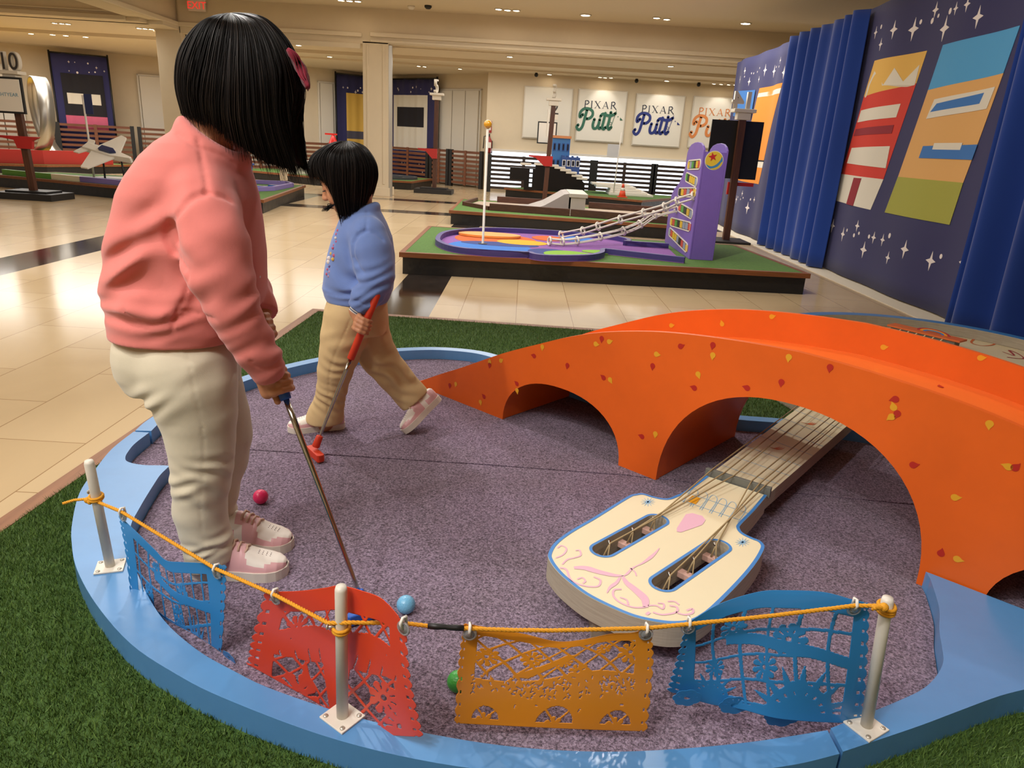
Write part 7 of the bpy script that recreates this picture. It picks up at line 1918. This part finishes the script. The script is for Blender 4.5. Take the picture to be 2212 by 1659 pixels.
# plain geometric stand-ins inside the blocks
pr2 += [(p4([(1345, 420), (1400, 500), (1460, 400), (1500, 480), (1590, 380), (1562, 500), (1275, 575), (1300, 500)]), 'cream'), (p4([(1225, 720), (1460, 690), (1485, 610), (1250, 650)]), 'cream'), (p4([(1200, 800), (1435, 785), (1448, 735), (1215, 760)]), 'maroon'), (p4([(1160, 960), (1400, 990), (1425, 860), (1190, 870)]), 'cream'), (p4([(1165, 1200), (1215, 1212), (1268, 1050), (1216, 1046)]), 'maroon'),
        (p4([(1640, 700), (1990, 640), (2045, 510), (1690, 585)]), 'cream'), (p4([(1665, 660), (1945, 610), (1975, 545), (1705, 610)]), 'royal'), (p4([(1600, 930), (1900, 940), (1935, 850), (1625, 860)]), 'royal'), (p4([(1680, 880), (1830, 882), (1845, 840), (1692, 842)]), 'cream')]
stars2 = [(1338, 192, .07, 1), (1380, 158, .05, 0), (1380, 262, .07, 1), (1460, 176, .10, 1), (1558, 172, .12, 1), (1596, 128, .05, 0), (1660, 122, .06, 0), (1680, 58, .08, 1), (1698, 92, .04, 0), (1740, 168, .12, 1), (1775, 65, .06, 0), (1812, 50, .06, 1), (1884, 25, .07, 1), (1945, 100, .10, 1), (1073, 1328, .09, 1), (1145, 1378, .09, 1), (1175, 1355, .04, 0), (1238, 1330, .07, 1), (1218, 1385, .05, 0), (1246, 1373, .04, 0), (1300, 1392, .05, 0), (1326, 1398, .07, 1), (1380, 1412, .07, 1), (1424, 1387, .06, 0), (1268, 1470, .10, 1), (1416, 1517, .07, 1), (1518, 1468, .10, 1), (1652, 1535, .10, 1), (1708, 1508, .05, 0), (1845, 1545, .07, 1)]
pr2 += [(star(*uz(*zz4(x, y), y0), r * .9, k), 'star') for x, y, r, k in stars2]
cloth('printed_curtain', 'navy printed curtain with red and blue-green colour blocks, near right', curt(y0, .012, .9), 3.12, (.02, 2.88), M_NAVY, pr2, 'curtain panels along the right side')
cloth('velvet_curtain', 'pleated royal blue velvet curtain at the right edge of the view', curt(5.93, .075, 2.4, -.12), 3.4, (.02, 2.9), M_VELV, [], 'curtain panels along the right side', nu=260)
struct(MB().box((3.50, 2.6, 0.0005), (3.90, 13.9, 0.006)).build('trim_11', mat('floor_strip', 'd8cdb8', rough=.7)))
t = thing('curtain_rail', 'dark pipe rail carrying the curtains along the right side', 'rail', (CX + .08, 2.6, 0)); MB().tube([(0, 0, 2.86), (0, 11.55, 2.86)], .02, 10).build('rail', M_BLACK, t)
for y in (3.4, 6.2, 8.5, 11.4): MB().tube([(0, y - .0, 0), (0, y, 2.9)], .022, 10).build('upright', M_BLACK, t)
# hanging navy banners at the back
def banner(lab, a, b, z0, z1, prints, seed):
    a = np.array(a); b = np.array(b); L = np.linalg.norm(b - a); d = (b - a) / L; n = np.array([d[1], -d[0]])
    def S(u, z, o): w_ = .015 * math.sin(u * 9 + seed) + .008 * math.sin(u * 23); p = a + d * u + n * (w_ + o * 5); return (p[0], p[1], z)
    rg = np.random.default_rng(seed); H_ = z1 - z0; pr = [([(L * x0, z0 + H_ * y0_), (L * x1, z0 + H_ * y0_), (L * x1, z0 + H_ * y1_), (L * x0, z0 + H_ * y1_)], c) for x0, x1, y0_, y1_, c in prints]
    for k in range(9): pr.append((star(L * rg.uniform(.08, .92), z1 - H_ * rg.uniform(.07, .17), .04 * rg.uniform(.6, 1.6), k % 2), 'star'))
    for k in range(7): pr.append((star(L * rg.uniform(.08, .92), z0 + H_ * rg.uniform(.06, .16), .04 * rg.uniform(.6, 1.6), k % 2), 'star'))
    t = cloth('hanging_banner', lab, S, L, (z0, z1), M_NAVY, pr, 'navy banners at the back', 'banner', nu=60)
    for p in (a, b): keep(MB().tube([(p[0], p[1], 0), (p[0], p[1], z1 + .05)], .025, 8).build('pole', M_BLACK, t), t)
    keep(MB().tube([(a[0], a[1], z1), (b[0], b[1], z1)], .02, 8).build('top_rod', M_BLACK, t), t)
banner('navy banner with a plain white block right of the pillar', (-4.17, 23.1), (-2.64, 21.9), .1, 2.87, [(.06, .80, .28, .84, 'cream'), (.14, .74, .52, .72, 'black')], 3)
banner('navy banner with a yellow block left of the pillar', (-5.67, 22.38), (-4.4, 23.28), .1, 2.89, [(.20, .95, .20, .82, 'yellow'), (.20, .95, .36, .44, 'slate')], 4)
banner('navy banner with black and red blocks at far left', (-13.0, 20.75), (-11.75, 21.35), .1, 2.88, [(.15, .88, .30, .82, 'black'), (.15, .88, .30, .43, 'rose'), (.22, .80, .54, .64, 'cream')], 5)
